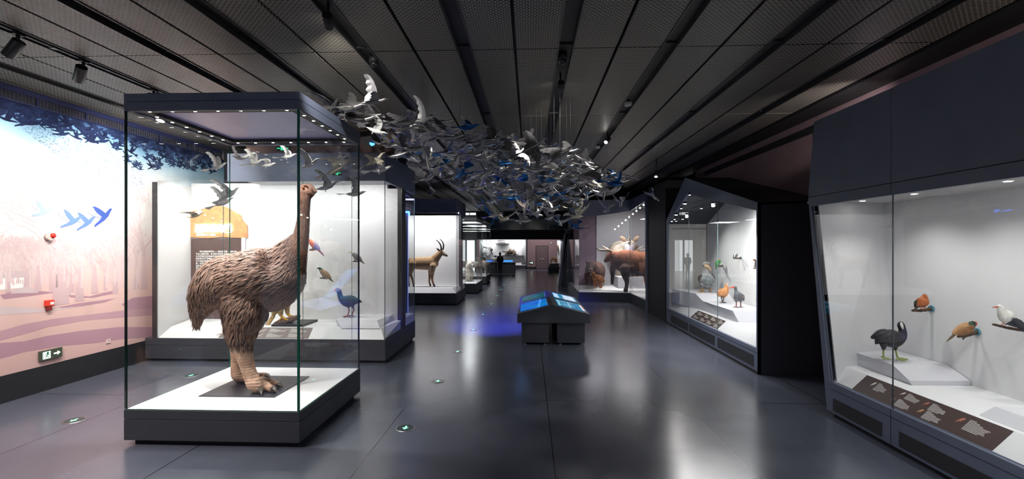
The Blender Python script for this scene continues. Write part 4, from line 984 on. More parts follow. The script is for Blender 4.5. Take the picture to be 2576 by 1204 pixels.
deer('grey-brown deer directly behind the muzzle of the white wolf', 27.4, 1194, 692, .9, srgb(140, 122, 112), 1)
deer('pale brown deer at the aisle end of the farther glass case', 27.0, 1217, 692, .95, srgb(156, 130, 112), -1)
# ================================================================ FAR END OF THE HALL
YB = 43.0
def bw(px, py, Y=YB): return onY(px, py, Y)
def facing(name, mats, px0, py0, px1, py1, Y, th, parent=None):
    a = bw(px0, py1, Y); c = bw(px1, py0, Y); mb = MB(); mb.box(a.x, c.x, Y, Y + th, a.z, c.z); return mb.build(name, mats, parent)
mb = MB(); a = bw(1140, 0); c = bw(1323, 0); mb.box(-12, a.x, YB + .9, YB + 1.1, 0, 6.3); mb.box(a.x, 9, YB + .9, YB + 1.1, 2.8, 6.3); mb.box(c.x, 9, YB + .2, YB + 1.1, 0, 2.8)
struct(mb.build('wall_end', M['wall_dark']))
# mauve wall with double door
a = bw(1325, 0); c = bw(1412, 0)
mb = MB(); mb.box(a.x, c.x, YB, YB + .2, .22, 2.8); wd = struct(mb.build('wall_end_mauve', M['pinkwall']))
mb = MB(); mb.box(a.x, c.x, YB - .02, YB + .18, 0, .22); struct(mb.build('baseboard_end', M['black']))
a = bw(1349, 0); c = bw(1378, 0); mid = (a.x + c.x) / 2; zt = bw(1349, 619).z
d1 = bpy.data.objects.new('door_1', None); COL.objects.link(d1); d1['kind'] = 'structure'; d1['label'] = 'mauve double door set flush in the far wall'
for (x0, x1, kx) in ((a.x, mid - .012, mid - .13), (mid + .012, c.x, mid + .13)):
    mb = MB(); mb.box(x0, x1, YB - .03, YB - .001, .04, zt); lf = mb.build('door_leaf', plain('door_mauve', srgb(104, 86, 90), .6), d1, .004)
    mb = MB(); mb.ball((kx, YB - .06, bw(0, 650).z), .05); mb.build('door_knob', plain('knob', (.8, .75, .6), .25), lf)
mb = MB(); mb.box(a.x - .05, a.x, YB - .02, YB, .02, zt + .05); mb.box(c.x, c.x + .05, YB - .02, YB, .02, zt + .05); mb.box(a.x, c.x, YB - .02, YB, zt, zt + .05); mb.build('door_frame', M['black'], d1)
def small_sign(label, px0, py0, px1, py1, Y, bright=1, flip=False):
    a = bw(px0, py1, Y); c = bw(px1, py0, Y); t = thing('exit_sign', label, 'exit sign', ((a.x + c.x) / 2, Y, (a.z + c.z) / 2))
    mb = MB(); mb.box(a.x, c.x, Y - .03, Y, a.z, c.z); mb.build('housing', plain('sign_green_case', srgb(20, 84, 56), .4), t)
    w_ = c.x - a.x; h_ = c.z - a.z
    mb = MB(); mb.box(a.x + .58 * w_, a.x + .82 * w_, Y - .034, Y - .03, a.z + .18 * h_, c.z - .18 * h_); mb.build('pictogram_panel', M['sign_white'], t)
    mb = MB(); mb.extr([(a.x + .14 * w_, Y - .033, a.z + .5 * h_), (a.x + .26 * w_, Y - .033, a.z + .25 * h_), (a.x + .26 * w_, Y - .033, a.z + .75 * h_)], (0, .002, 0)); mb.box(a.x + .26 * w_, a.x + .40 * w_, Y - .033, Y - .031, a.z + .4 * h_, a.z + .6 * h_); mb.build('arrow', M['sign_white'], t)
    return t
small_sign('small green exit sign low on the far mauve wall beside the double door', 1331, 657, 1341.5, 664, YB)
def hang_sign(label, px, py, w_, h_, Y, man=True):
    c = bw(px, py, Y); t = thing('exit_sign', label, 'exit sign', c); s = Y / F
    mb = MB(); mb.box(c.x - w_ * s, c.x + w_ * s, Y, Y + .03, c.z - h_ * s, c.z + h_ * s); mb.build('housing', plain('sign_dark_case', srgb(14, 34, 26), .4), t)
    mb = MB(); q = .3 * w_ * s; mb.box(c.x - q, c.x + q, Y - .004, Y, c.z - h_ * s * .8, c.z + h_ * s * .8); pn = mb.build('pictogram_panel', M['green_on'], t)
    mb = MB(); y = Y - .006; hh = h_ * s
    P = lambda pts: mb.add([(c.x + u * q, y, c.z + v * hh) for u, v in pts], [tuple(range(len(pts)))])
    P([(-.1, .55), (.25, .55), (.25, .3), (-.1, .3)]); P([(-.3, .25), (.3, .25), (.1, -.15), (-.3, -.1)]); P([(-.6, -.6), (-.4, -.6), (0, -.1), (-.2, -.1)]); P([(.1, -.1), (.3, -.1), (.6, -.5), (.4, -.55)]); P([(.2, .2), (.6, .0), (.6, -.12), (.2, .05)])
    mb.build('running_figure', plain('fig_dark', (.0, .08, .04), .5), pn)
    for sg in (-1, 1):
        for k in range(3):
            mb = MB(); u = sg * (.48 + .16 * k) * w_ * s; mb.box(c.x + u - .05 * w_ * s, c.x + u + .05 * w_ * s, Y - .004, Y, c.z - hh * .2, c.z + hh * .25); mb.build('word_mark', M['green_on'], t)
    return t
hang_sign('green lit exit sign on the brown fascia above the long wall case', 711, 373, 17, 6, 8.96)
hang_sign('green lit exit sign on the dark header of the long wall case', 847.5, 435, 11.5, 5.5, FA - .005)
# round clock
ck = thing('wall_clock', 'small round pale clock high on the mauve wall beside the double door', 'clock', bw(1386.5, 611, YB - .05))
p = bw(1386.5, 611, YB - .04); mb = MB(); mb.cyl(p, p + Vector((0, .04, 0)), .09, .09, 20); mb.build('rim', plain('clock_rim', srgb(150, 150, 154), .4), ck)
mb = MB(); mb.disc(p - Vector((0, .002, 0)), (0, -1, 0), .075, 20); mb.build('dial', plain('clock_dial', srgb(208, 206, 206), .5), ck)
mb = MB(); mb.box(p.x - .006, p.x + .006, p.y - .008, p.y - .004, p.z, p.z + .06); mb.build('hand', M['black'], ck)
mb = MB(); mb.box(p.x, p.x + .045, p.y - .008, p.y - .004, p.z - .006, p.z + .006); mb.build('hand', M['black'], ck)
# tall daylight window behind the deer
wn = bpy.data.objects.new('window_1', None); COL.objects.link(wn); wn['kind'] = 'structure'; wn['label'] = 'tall bright window at the far end behind the glass cases'
M['daylight'] = mat('daylight_pane', (1, 1, 1), .3, emit=(.93, .97, 1), estr=1.7)
YW = 40.5
for (p0, p1) in ((1150, 1170), (1174.5, 1194)): facing('window_pane', M['daylight'], p0, 604, p1, 690, YW + .05, .02, wn)
for (p0, p1) in ((1170, 1174.5), (1194, 1206)): facing('mullion', plain('mullion_grey', srgb(96, 108, 128), .4), p0, 604, p1, 690, YW, .08, wn)
facing('window_head', plain('head_grey', srgb(128, 130, 140), .6), 1150, 576, 1206, 604, YW, .1, wn)
# high strip windows
hs = bpy.data.objects.new('window_2', None); COL.objects.link(hs); hs['kind'] = 'structure'; hs['label'] = 'two bright rectangular lights high above the wolf case'
for (p0, p1) in ((1164, 1180), (1182, 1197)): facing('window_pane', mat('strip_window', (1, 1, 1), .3, emit=(1, 1, 1), estr=1.8), p0, 535, p1, 541.5, 40.0, .02, hs)
# dark beam with the glazed gallery above
a = bw(1208, 602, 39); c = bw(1446, 578, 39)
mb = MB(); mb.box(a.x, c.x, 39, 39.4, a.z, c.z); struct(mb.build('beam', mat('beam_black', srgb(26, 27, 32), .6)))
gl = thing('gallery_railing', 'glazed gallery railing with thin posts above the dark beam at the far end', 'railing', ((a.x + c.x) / 2, 39.2, c.z))
M['tealglass'] = mat('teal_glass', (.03, .10, .14), .15)
for (p0, p1) in ((1226, 1265), (1266, 1321), (1322, 1343), (1344, 1376), (1380, 1440), (1196, 1225)): facing('glass_panel', M['tealglass'], p0, 546, p1, 578, 39.2, .02, gl)
for p0 in (1225.3, 1265.3, 1321.3, 1343.2): facing('post', plain('rail_post', srgb(96, 110, 118), .3), p0, 546, p0 + .8, 578, 39.15, .05, gl)
facing('post', plain('rail_post_w', srgb(140, 144, 148), .3), 1376, 546, 1379, 578, 39.15, .06, gl)
facing('handrail', plain('rail_top', srgb(150, 170, 180), .2), 1196, 545, 1440, 546.4, 39.1, .12, gl)
facing('lower_rail', plain('rail_low', srgb(120, 130, 138), .3), 1200, 577, 1445, 578.4, 39.1, .12, gl)
# white wall display with shelves
wd_ = thing('display_case', 'bright white wall display at the far end holding the turtle shelves', 'display case', bw(1264, 672))
facing('back_panel', M['white'], 1200, 602, 1323, 668, YB + .85, .04, wd_)
a = bw(1200, 668); c = bw(1323, 668); mb = MB(); mb.box(a.x, c.x, YB, YB + .9, .0, .36); mb.build('base', M['frame_d'], wd_)
mb = MB(); mb.box(a.x, c.x, YB, YB + .88, .36, .40); mb.build('deck', M['white'], wd_)
facing('end_post', M['frame_d'], 1323, 602, 1327, 668, YB - .02, .9, wd_)
for px in (1240, 1281): facing('panel_seam', plain('seam_grey', srgb(170, 170, 176), .6), px, 603, px + .25, 668, YB + .84, .01, wd_)
lamp('AREA', 'display_wash', ((a.x + c.x) / 2, YB + .1, 2.74), 80, (1, 1, 1), 4.2, .3, target=((a.x + c.x) / 2, YB + .8, 1))
def shelf(label, p0, p1, py):
    a = bw(p0, py, YB + .35); c = bw(p1, py, YB + .35); t = thing('display_shelf', label, 'shelf', ((a.x + c.x) / 2, YB + .6, a.z))
    mb = MB(); mb.box(a.x, c.x, YB + .25, YB + .85, a.z - .035, a.z); mb.build('board', plain('shelf_dark', srgb(50, 48, 52), .5), t); return a.z
z1 = shelf('thin dark upper shelf carrying the black and white seal', 1246, 1281, 612)
z2 = shelf('long dark lower shelf carrying the big turtle', 1262, 1318, 642.3)
z3 = shelf('short dark shelf carrying the pale cap-shaped turtle', 1208, 1240, 635.5)
T = Tr(YB + .5)
def simple(name, label, cat, base, chains, col, sq=.8, vox=.03, extra=None, zc=None):
    T = Tr(zc or YB + .5); t = thing(name, label, cat, T.p(*base)); mb = MB()
    for ch in chains: add_chain(mb, T.chain(ch, sq), 12, 3)
    bm = fuse(mb, vox, 2); paint(bm, col); bm.build('body', M['hide'], t)
    if extra: extra(t, T)
    return t
simple('seal_model', 'black-backed white seal lying on the upper shelf of the far display', 'seal', (1263, 612),
       [[(1249, 609, 2), (1254, 606, 2.6), (1262, 606.5, 2.8), (1270, 607, 2.6), (1275, 607.5, 2.2)], [(1250, 609, 1.8, -.1), (1248.5, 611.5, 1.2, -.15)], [(1274, 608, 2, -.1), (1273, 611.3, 1.3, -.15)]],
       lambda a, b, v: srgb(62, 60, 64) if (b < 607.3 and a < 1271) else srgb(214, 208, 204))
def turtx(t, T):
    mb = MB(); add_chain(mb, T.chain([(1277, 632, 3), (1283, 631.5, 6.5), (1290, 632.5, 6), (1296, 635.5, 3)], .9), 16, 3); bm = fuse(mb, .03, 1)
    for i, v in enumerate(bm.v): bm.v[i] = v + bm.nrm[i] * (.03 * sin(v.x * 16) * sin(v.z * 18))
    bm.c = None; bm.build('shell', mat('turtle_shell', srgb(124, 110, 98), .7, var=.35, vscale=9), t)
simple('turtle_model', 'large brown turtle with long tail standing on the lower shelf', 'turtle', (1284, 642),
       [[(1263.5, 632, 1.6), (1268, 633, 2), (1274, 633.5, 2.2), (1282, 636, 3.2), (1292, 637, 3), (1298, 639.5, 1.8), (1306, 641.2, .7)], [(1274, 636, 2.6, -.3), (1271, 641.5, 1.8, -.35)], [(1277, 637, 2.4, .3), (1277, 641.5, 1.8, .3)], [(1292, 637, 2.4, -.3), (1290, 641.5, 1.8, -.35)], [(1295, 637, 2.2, .3), (1296, 641.5, 1.6, .3)]],
       lambda a, b, v: srgb(96, 84, 76), extra=turtx)
simple('whale_model', 'pale sea mammal with raised tail over the short shelf', 'whale', (1216, 635),
       [[(1211, 606, 1), (1211.5, 612, 1.8), (1214, 618, 2.8), (1220, 620, 4), (1226, 622, 3)], [(1214, 622, 3), (1211.5, 629, 2.4), (1211, 635, 2)]], lambda a, b, v: srgb(206, 212, 214))
simple('small_turtle_model', 'pale domed turtle with dark underside at the aisle end of the short shelf', 'turtle', (1234, 635),
       [[(1229, 624, 3), (1233, 621.5, 4), (1238, 626, 2.5)], [(1232, 627, 2.6), (1238, 628.5, 2.2)], [(1233, 630, 2, -.1), (1232.5, 635, 1.6, -.1)], [(1236.5, 630, 1.8, .1), (1236.5, 635, 1.6, .1)]], lambda a, b, v: srgb(202, 204, 190) if b < 626.5 else srgb(74, 64, 60))
# counter with screen
ct = thing('counter', 'dark counter with sloping blue screen in front of the far white display', 'counter', flr(1262, 686))
a = flr(1224, 687); c = flr(1296, 687); yq = a.y
mb = MB(); mb.box(a.x, c.x, yq, yq + 1.1, 0, .84); mb.build('body', M['frame_d'], ct, .01)
mb = MB(); mb.hull8([(a.x - .05, yq - .05, .845), (c.x + .05, yq - .05, .845), (c.x + .05, yq + 1.15, .845), (a.x - .05, yq + 1.15, .845)], [(a.x - .05, yq - .05, .88), (c.x + .05, yq - .05, .88), (c.x + .05, yq + 1.15, 1.06), (a.x - .05, yq + 1.15, 1.06)]); mb.build('top', M['frame'], ct)
M['screen'] = mat('screen_blue', (.05, .2, .5), .2, emit=(.03, .28, .8), estr=1.1, var=.0)
def onct(px, u): X = onY(px, 660, yq).x; return Vector((X, yq + 1.2 * u - .05, .884 + .18 * u))
mb = MB(); mb.poly([onct(1263, .12), onct(1289, .12), onct(1289, .8), onct(1263, .8)]); mb.build('screen', M['screen'], ct)
mb = MB(); mb.poly([onct(1229, .12), onct(1236, .12), onct(1237, .8), onct(1231, .8)]); mb.build('screen', mat('screen_blue_deep', (.05, .1, .5), .2, emit=(.02, .08, .8), estr=1.1), ct)
simple('crocodile_model', 'long pale crocodile with ridged back lying in the far white display', 'crocodile', (1270, 660),
       [[(1234, 652.5, 1.2), (1242, 652, 2), (1256, 653, 2.2), (1272, 653.5, 1.9), (1290, 655, 1.4), (1306, 657, .6)], [(1243, 654, 1.2, -.2), (1242, 659, 1, -.3)], [(1264, 655, 1.2, -.2), (1263, 660, 1, -.3)]], lambda a, b, v: mixc(srgb(176, 178, 160), srgb(140, 140, 126), .5 + nz(v, 6)))
cb = thing('display_block', 'low white block under the crocodile in the far display', 'plinth block', bw(1270, 664, YB + .5)); a = bw(1228, 664, YB + .3); c = bw(1312, 660.5, YB + .3); mb = MB(); mb.box(a.x, c.x, YB + .3, YB + .8, .40, c.z - .0); mb.build('block', M['white'], cb)
# pedestal with pale anteater at the far side
pd = thing('display_plinth', 'dark plinth with white tilted top under the pale bear-like animal', 'plinth', flr(1392, 685))
P0, P1 = flr(1380, 685), flr(1406, 685); y = P0.y; x0, x1 = P0.x, P1.x
mb = MB(); mb.box(x0, x1, y, y + 2, 0, .42); mb.build('base', M['frame_d'], pd)
mb = MB(); mb.hull8([(x0, y, .42), (x1, y, .42), (x1, y + 2, .42), (x0, y + 2, .42)], [(x0 + .18, y + .1, .74), (x1, y + .1, .74), (x1, y + 2, .74), (x0 + .18, y + 2, .74)]); mb.build('top', M['frame_d'], pd)
mb = MB(); mb.box(x0 + .18, x1, y + .1, y + 2, .742, .76); mb.build('white_top', M['white'], pd)
lamp('SPOT', 'plinth_lamp', (x0 + .6, y + .2, 4.0), 90, (1, .95, .9), .05, target=(x0 + .5, y + .8, .8), spot=40)
simple('bear_cub_model', 'pale tan bear-like animal bending down on the far dark plinth', 'bear', (1393, 662),
       [[(1387, 659, 2.2), (1388, 653, 3), (1393, 650, 4.6), (1398, 652, 4), (1400, 658, 2.6), (1400, 662, 2)], [(1388, 654, 2.4, -.2), (1387, 661, 1.8, -.2)], [(1397, 656, 2.6, .2), (1398, 661, 1.8, .2)]], lambda a, b, v: mixc(srgb(206, 166, 140), srgb(184, 140, 112), .5 + nz(v, 5)), zc=y + .8)
# lit side niche with hanging dark specimen
nc = thing('display_case', 'narrow bright niche at the far end with a dark hanging specimen', 'display case', bw(1406, 660, 41))
facing('back_panel', M['white'], 1402, 604, 1410, 662, 41.2, .05, nc)
facing('end_post', M['frame_d'], 1410, 602, 1415, 679.6, 41.1, .2, nc)
lamp('AREA', 'niche_wash', bw(1406, 606, 40.9), 14, (1, 1, 1), .3, .2, target=bw(1406, 650, 41.2))
simple('hanging_specimen', 'dark brown long specimen fixed upright on the narrow bright niche', 'specimen', (1404, 634), [[(1404, 613, 1), (1404, 618, 2.2), (1404, 626, 2.2), (1404, 633, 1.4)]], lambda a, b, v: srgb(104, 82, 66), zc=41.0)
# ---- people
def person(label, zc, foot, hpx, turn=1, coat=srgb(28, 28, 32), camera=False):
    T = Tr(zc); x, y = foot; s = hpx / 100.0
    P = lambda a: [(x + q[0] * s, y - q[1] * s, q[2] * s) + tuple(q[3:]) for q in a]
    t = thing('person', label, 'person', T.p(x, y))
    k = zc / F * s
    mb = MB()
    add_chain(mb, T.chain(P([(0, 50, 8.5, 0), (0, 58, 9, 0), (0, 68, 9.5, 0), (0, 77, 10, 0), (0, 82, 7, 0), (0, 86, 3.6, 0)]), .62)); add_chain(mb, T.chain(P([(0, 86, 3.3, 0), (0, 89, 4, 0), (0, 93.5, 5.6, 0), (0, 97, 4.4, 0)]), .9))
    for sg in (-1, 1):
        add_chain(mb, T.chain(P([(sg * 4.2, 50, 6.2, 0), (sg * 4.6, 38, 5, 0), (sg * 4.8, 27, 4, 0), (sg * 4.9, 16, 3.4, .02), (sg * 5, 4, 2.4, .02)]), 1)); add_chain(mb, T.chain(P([(sg * 5, 2.2, 2.2, .05), (sg * 5.6, 1.6, 2.0, .12)]), 1), 10, 2)
        arm = P([(sg * 9, 80, 4, 0), (sg * 11.5, 70, 3.2, 0), (sg * 12.2, 61, 2.8, .03), (sg * 9.5, 55, 2.3, .14), (sg * 7.5, 54, 2.0, .2)])
        add_chain(mb, T.chain(arm, 1))
        for f in range(5):
            add_chain(mb, T.chain(P([(sg * (7.5 - .2 * f), 54.8 - .5 * f, .62, .21), (sg * (5.8 - .1 * abs(f - 2)), 54.8 - .5 * f, .55, .25), (sg * (5.0), 54.3 - .5 * f, .5, .22)]), 1), 6, 1)
    bm = fuse(mb, .016, 2)
    skin = srgb(196, 150, 124)
    paint(bm, lambda a, b, v: skin if (b < y - 86 * s or (abs(a - x) < 8.2 * s and y - 57 * s < b < y - 50 * s and abs(a - x) > 4 * s and False)) else srgb(30, 30, 34) if b > y - 4 * s else srgb(34, 34, 40)); bm.build('body', M['hide'], t)
    mb = MB(); add_chain(mb, T.chain(P([(0, 40, 9.5, .0), (0, 50, 10, 0), (0, 60, 10, 0), (0, 72, 11, 0), (0, 80, 10.4, 0), (0, 84, 5.2, 0)]), .68)); 
    for sg in (-1, 1): add_chain(mb, T.chain(P([(sg * 9, 80, 4.6, 0), (sg * 11.8, 70, 3.9, 0), (sg * 12.6, 61, 3.4, .03), (sg * 10, 55.6, 2.9, .13)]), 1))
    bm = fuse(mb, .02, 2); bm.c = None; bm.build('coat', mat('coat_black', coat, .8, bump=.4, bscale=40), t)
    mb = MB(); add_chain(mb, T.chain(P([(0, 88.5, 4.6, -.03), (0, 92, 5.8, -.03), (0, 95, 6.2, -.02), (0, 98.4, 4.6, .0)]), .95)); mb.build('hair', plain('hair_brown', srgb(70, 40, 28), .7), t)
    mb = MB(); add_chain(mb, T.chain(P([(2.6, 74, .8, -.21), (2.2, 71.5, 1.2, -.215)]), .6), 8, 2); mb.build('coat_badge', plain('badge', srgb(170, 170, 175), .5), t)
    for sg in (-1, 1):
        mb = MB(); mb.ball(T.p(x + sg * 2 * s, y - 94 * s, .14), .012); mb.build('eye', plain('eye_2', (.01, .01, .01), .1), t)
    return t
person('person in long black jacket seen from behind beside the camera tripod', 35.3, (1258, 689), 55)
person('person in dark clothes half hidden behind the farther glass case', 33.0, (1213.5, 694), 57)
tp = thing('camera_tripod', 'black camera on a tripod standing beside the person in black', 'tripod', flr(1247, 690))
T = Tr(35.0)
for (q, dy) in ((1243, .1), (1250.5, -.1), (1247.5, .35)):
    mb = MB(); mb.tube([T.p(1247.5, 655, 0), T.p(q, 690, dy)], [.022, .014], 8); mb.build('leg', M['black'], tp)
mb = MB(); mb.tube([T.p(1247.5, 657), T.p(1247.5, 646)], .018, 8); mb.build('centre_column', M['black'], tp)
mb = MB(); a = T.p(1245, 646); mb.box(a.x, a.x + .14, a.y - .05, a.y + .05, a.z, a.z + .10); mb.cyl(a + Vector((0, 0, .05)), a + Vector((-.09, 0, .07)), .04, .045, 14); mb.box(a.x + .03, a.x + .1, a.y - .03, a.y + .03, a.z + .1, a.z + .13); mb.build('camera_body', M['black'], tp)
# ---- touch-screen table in the middle of the aisle
kk = thing('screen_table', 'black gable-topped table with four blue screens standing in the aisle', 'screen table', flr(1391, 865))
pz = .045
fl, fr = flr(1301, 812, .47), flr(1484, 812, .47)
yF = (flr(1312, 863, .03).y + flr(1472, 863, .03).y) / 2 - .02
def kX(px): return onY(px, 780, yF - .05).x
xl, xr = kX(1301), kX(1484.5); xm = kX(1392); 
zlo = onY(1301, 812, yF - .05).z; zed = onY(1301, 789, yF - .05).z; zap = onY(1392, 767.5, yF - .05).z
bk_ = onX(1304.5, 743, xl); yBk = yF + 1.9
mb = MB()
pf = [(xl, yF - .05, zlo), (xr, yF - .05, zlo), (xr, yF - .05, zed), (xm, yF - .05, zap), (xl, yF - .05, zed)]
zcl = zed * EYE / EYE
yBk = None
# back edge from the ridge end
for yy in [yF + .5 + .01 * i for i in range(300)]:
    if proj(Vector((xm, yy, zap)))[1] <= 729.5: yBk = yy; break
yBk = yBk or yF + 1.9
mb.extr(pf, (0, yBk - yF, 0)); top = mb.build('table_top', M['frame_d'], kk, .006)
def slope_pt(side, u, v):
    """u from ridge 0 to eave 1, v from front 0 to back 1"""
    xe = xl if side < 0 else xr
    return Vector((xm + (xe - xm) * u, yF - .05 + (yBk - yF) * v, zap + (zed - zap) * u))
def screen_mat(name, bands):
    m, nt, b = nodes(name)
    tc = N(nt, 'ShaderNodeTexCoord'); nzn = N(nt, 'ShaderNodeTexNoise'); nzn.inputs['Scale'].default_value = 2.2; nzn.inputs['Detail'].default_value = 3
    nt.links.new(tc.outputs['Object'], nzn.inputs['Vector']); cr = N(nt, 'ShaderNodeValToRGB'); nt.links.new(nzn.outputs['Fac'], cr.inputs[0])
    el = cr.color_ramp.elements
    while len(el) < len(bands): el.new(.5)
    for i, (p, c) in enumerate(bands): el[i].position = p; el[i].color = c4(srgb(*c))
    b.inputs['Base Color'].default_value = (.01, .01, .01, 1); b.inputs['Roughness'].default_value = .12
    nt.links.new(cr.outputs[0], b.inputs['Emission Color']); b.inputs['Emission Strength'].default_value = 1.0; return m
S1 = screen_mat('screen_ocean', [(.3, (10, 60, 190)), (.5, (16, 110, 205)), (.62, (20, 130, 170)), (.75, (30, 90, 200))])
S2 = screen_mat('screen_reef', [(.3, (14, 90, 110)), (.5, (30, 76, 70)), (.65, (10, 110, 150)), (.8, (90, 120, 110))])
S3 = screen_mat('screen_tiles', [(.3, (40, 130, 170)), (.5, (20, 110, 160)), (.6, (90, 160, 190)), (.75, (60, 130, 150))])
for (side, v0, v1, sm_) in ((-1, .06, .46, S1), (-1, .56, .92, S2), (1, .06, .44, S3), (1, .54, .92, S3)):
    n = Vector(((zap - zed) * side / 1.0, 0, abs(xr - xm))).normalized()
    q = [slope_pt(side, .14, v0), slope_pt(side, .92, v0), slope_pt(side, .92, v1), slope_pt(side, .14, v1)]
    mb = MB(); mb.poly([p + n * .004 for p in (q if side > 0 else q[::-1])]); sc_ = mb.build('screen', sm_, kk)
    mb = MB(); a, c = (slope_pt(side, .92 if side > 0 else .14, v0) + n * .006, slope_pt(side, .92 if side > 0 else .14, v1) + n * .006)
    e = (slope_pt(side, .93 if side > 0 else .13, v0) + n * .006, slope_pt(side, .93 if side > 0 else .13, v1) + n * .006); mb.poly([a, e[0], e[1], c]); mb.build('bright_trim', M['ink'], sc_)
    if side > 0:
        tiles = ((.16, .32, (190, 220, 224)), (.48, .66, (206, 226, 236)), (.67, .86, (214, 230, 240))) if v0 > .5 else ((.18, .24, (150, 200, 210)), (.5, .53, (150, 196, 206)), (.86, .92, (230, 200, 190)))
        for (u0, u1, cc) in tiles:
            mb = MB(); vv0, vv1 = v0 + .04, v1 - .05; mb.poly([slope_pt(1, u0, vv0) + n * .007, slope_pt(1, u1, vv0) + n * .007, slope_pt(1, u1, vv1) + n * .007, slope_pt(1, u0, vv1) + n * .007]); mb.build('bright_picture_tile', mat('tile_lit', srgb(*cc), .3, emit=srgb(*cc), estr=.8), sc_)
for (p0, p1) in ((1312, 1381), (1402, 1472)):
    xa, xb = kX(p0), kX(p1)
    mb = MB(); mb.box(xa, xb, yF, yBk - .15, pz, zlo); pe = mb.build('pedestal', M['frame_d'], kk, .004)
    for (fx, fy) in ((xa + .08, yF + .06), (xb - .08, yF + .06), (xa + .08, yBk - .22), (xb - .08, yBk - .22)):
        mb = MB(); mb.cyl((fx, fy, 0), (fx, fy, .014), .034, .028, 16); mb.cyl((fx, fy, .014), (fx, fy, pz + .005), .010, .010, 8); mb.build('levelling_foot', M['steel'], pe)
lamp('AREA', 'screen_glow', ((xl + xm) / 2 - .1, (yF + yBk) / 2, zap + .25), 3, (.15, .4, 1), .8, 1.2, target=(xl - 1, (yF + yBk) / 2, 0))
# ---- green way markers in the floor
mk = None
marks = [(1020, 1075, 'nearest the viewer beside the long floor joint'), (1101.5, 957.5, 'second from the viewer beside the long floor joint'), (1151, 883.5, 'third along the aisle beside the long floor joint'), (1191, 829, 'fourth along the aisle beside the long floor joint'), (1215, 790, 'fifth along the aisle floor joint'), (1236, 764, 'sixth along the aisle floor joint'), (1251, 743, 'seventh along the aisle floor joint'), (1260, 727.5, 'eighth along the aisle floor joint'), (1268, 716.5, 'ninth along the aisle, near the deer'), (1275, 707, 'tenth along the aisle'), (1280, 700, 'eleventh along the aisle before the counter'), (1285, 693, 'twelfth along the aisle, just before the counter'), (187, 1056, 'between mural and giant bird case'), (481, 943.5, 'seen through the giant bird case')]
def marker(px, py, label):
    p = flr(px, py, .006); t = thing('floor_marker_light', 'round floor light with lit green arrow, ' + label, 'floor light', (p.x, p.y, 0), 'green arrow lights set in the floor')
    r = .118
    mb = MB(); mb.cyl((p.x, p.y, 0), (p.x, p.y, .006), r, r * .97, 32); mb.build('steel_ring', M['steel'], t)
    mb = MB(); mb.cyl((p.x, p.y, .0061), (p.x, p.y, .008), r * .88, r * .86, 32); mb.build('lens', plain('marker_lens', srgb(46, 58, 58), .25), t)
    mb = MB(); z = .0085
    for pts in ([(-.012, .05), (.012, .05), (.012, -.01), (-.012, -.01)], [(-.042, -.005), (.042, -.005), (0, -.06)]): mb.add([(p.x + a * .9, p.y + b_ * .9, z) for a, b_ in pts], [tuple(range(len(pts)))])
    mb.build('arrow', mat('arrow_green', (.1, .9, .5), .4, emit=(.25, 1, .6), estr=2.2), t)
for (px, py, lb) in marks: marker(px, py, lb)

lamp('SPOT', 'end_hall_fill', (1.2, 39.9, 5.8), 900, (1, .93, .95), .1, target=(1.6, 43, 1.4), spot=80, blend=.8)  # unseen lamp added to brighten the far mauve wall
lamp('SPOT', 'end_hall_fill', (-2.0, 35.0, 4.4), 260, (1, .97, .95), .1, target=(-2.2, 36.5, .9), spot=70, blend=.8)  # second added fill, aimed at the counter
# ================================================================ CASE OF BEAR, BULL AND RHINOCEROS
BX3 = 3.90
pA, pB, pC = flr(1454, 754), flr(1594.5, 762), flr(1624.5, 783)
x0 = 1.95; yA = (pA.y + pB.y) / 2; x1 = BX3; yC = pC.y
bs = .36
case = thing('display_case', 'angular corner case with dark canopy holding the bear, the horned bull and the rhinoceros', 'display case', (3.5, yA + 1.5, 0))
poly = [(x0, yA), (x1, yA - .25), (x1, yC), (6.9, yC), (6.9, 23), (x0, 23)]
ins = lambda P, d: [(a + (d if a < 4 else -d), b_ + d) for a, b_ in P]
mb = MB(); mb.hull8([(a, b_, 0) for a, b_ in poly], [(a, b_, bs) for a, b_ in poly]); mb.build('base', M['frame_d'], case)
mb = MB(); pp = [(x0 + .03, yA + .04), (x1 + .03, yA - .22), (x1 + .03, yC + .04), (6.85, yC + .04), (6.85, 22.9), (x0 + .03, 22.9)]; mb.hull8([(a, b_, bs) for a, b_ in pp], [(a, b_, bs + .015) for a, b_ in pp]); mb.build('deck', M['white'], case)
def top_z(px, py, a): return onX(px, py, a)
zA = EYE + (HY - 548) * proj(Vector((x0, yA, 0)))[2] / F; zB = EYE + (HY - 531) * proj(Vector((x1, yA - .25, 0)))[2] / F; zC_ = EYE + (HY - 504) * proj(Vector((x1, yC, 0)))[2] / F
HT = 4.0
gp = [(x0, yA, zA), (x1, yA - .25, zB), (x1, yC, zC_)]
mb = MB()
for i in range(2):
    a, b_ = gp[i], gp[i + 1]; mb.extr([a, b_, (b_[0], b_[1], HT), (a[0], a[1], HT)], (.05, .05, 0))
mb.extr([(x0, yA, zA), (x0, 23, zA), (x0, 23, HT), (x0, yA, HT)], (.06, 0, 0))
mb.build('canopy_fascia', M['frame'], case)
mb = MB(); q = [(x0 + .06, yA + .06), (x1 + .06, yA - .18), (x1 + .06, yC + .06), (6.9, yC + .06), (6.9, 23), (x0 + .06, 23)]; mb.hull8([(a, b_, HT - .04) for a, b_ in q], [(a, b_, HT) for a, b_ in q]); mb.build('canopy_top', M['frame_d'], case)
mb = MB(); mb.box(6.8, 6.9, yC, 23, bs, HT); mb.box(3.1, 6.9, 21.2, 21.3, bs, HT); mb.build('lining_wall', plain('lining_grey_l', srgb(178, 178, 182), .8), case)
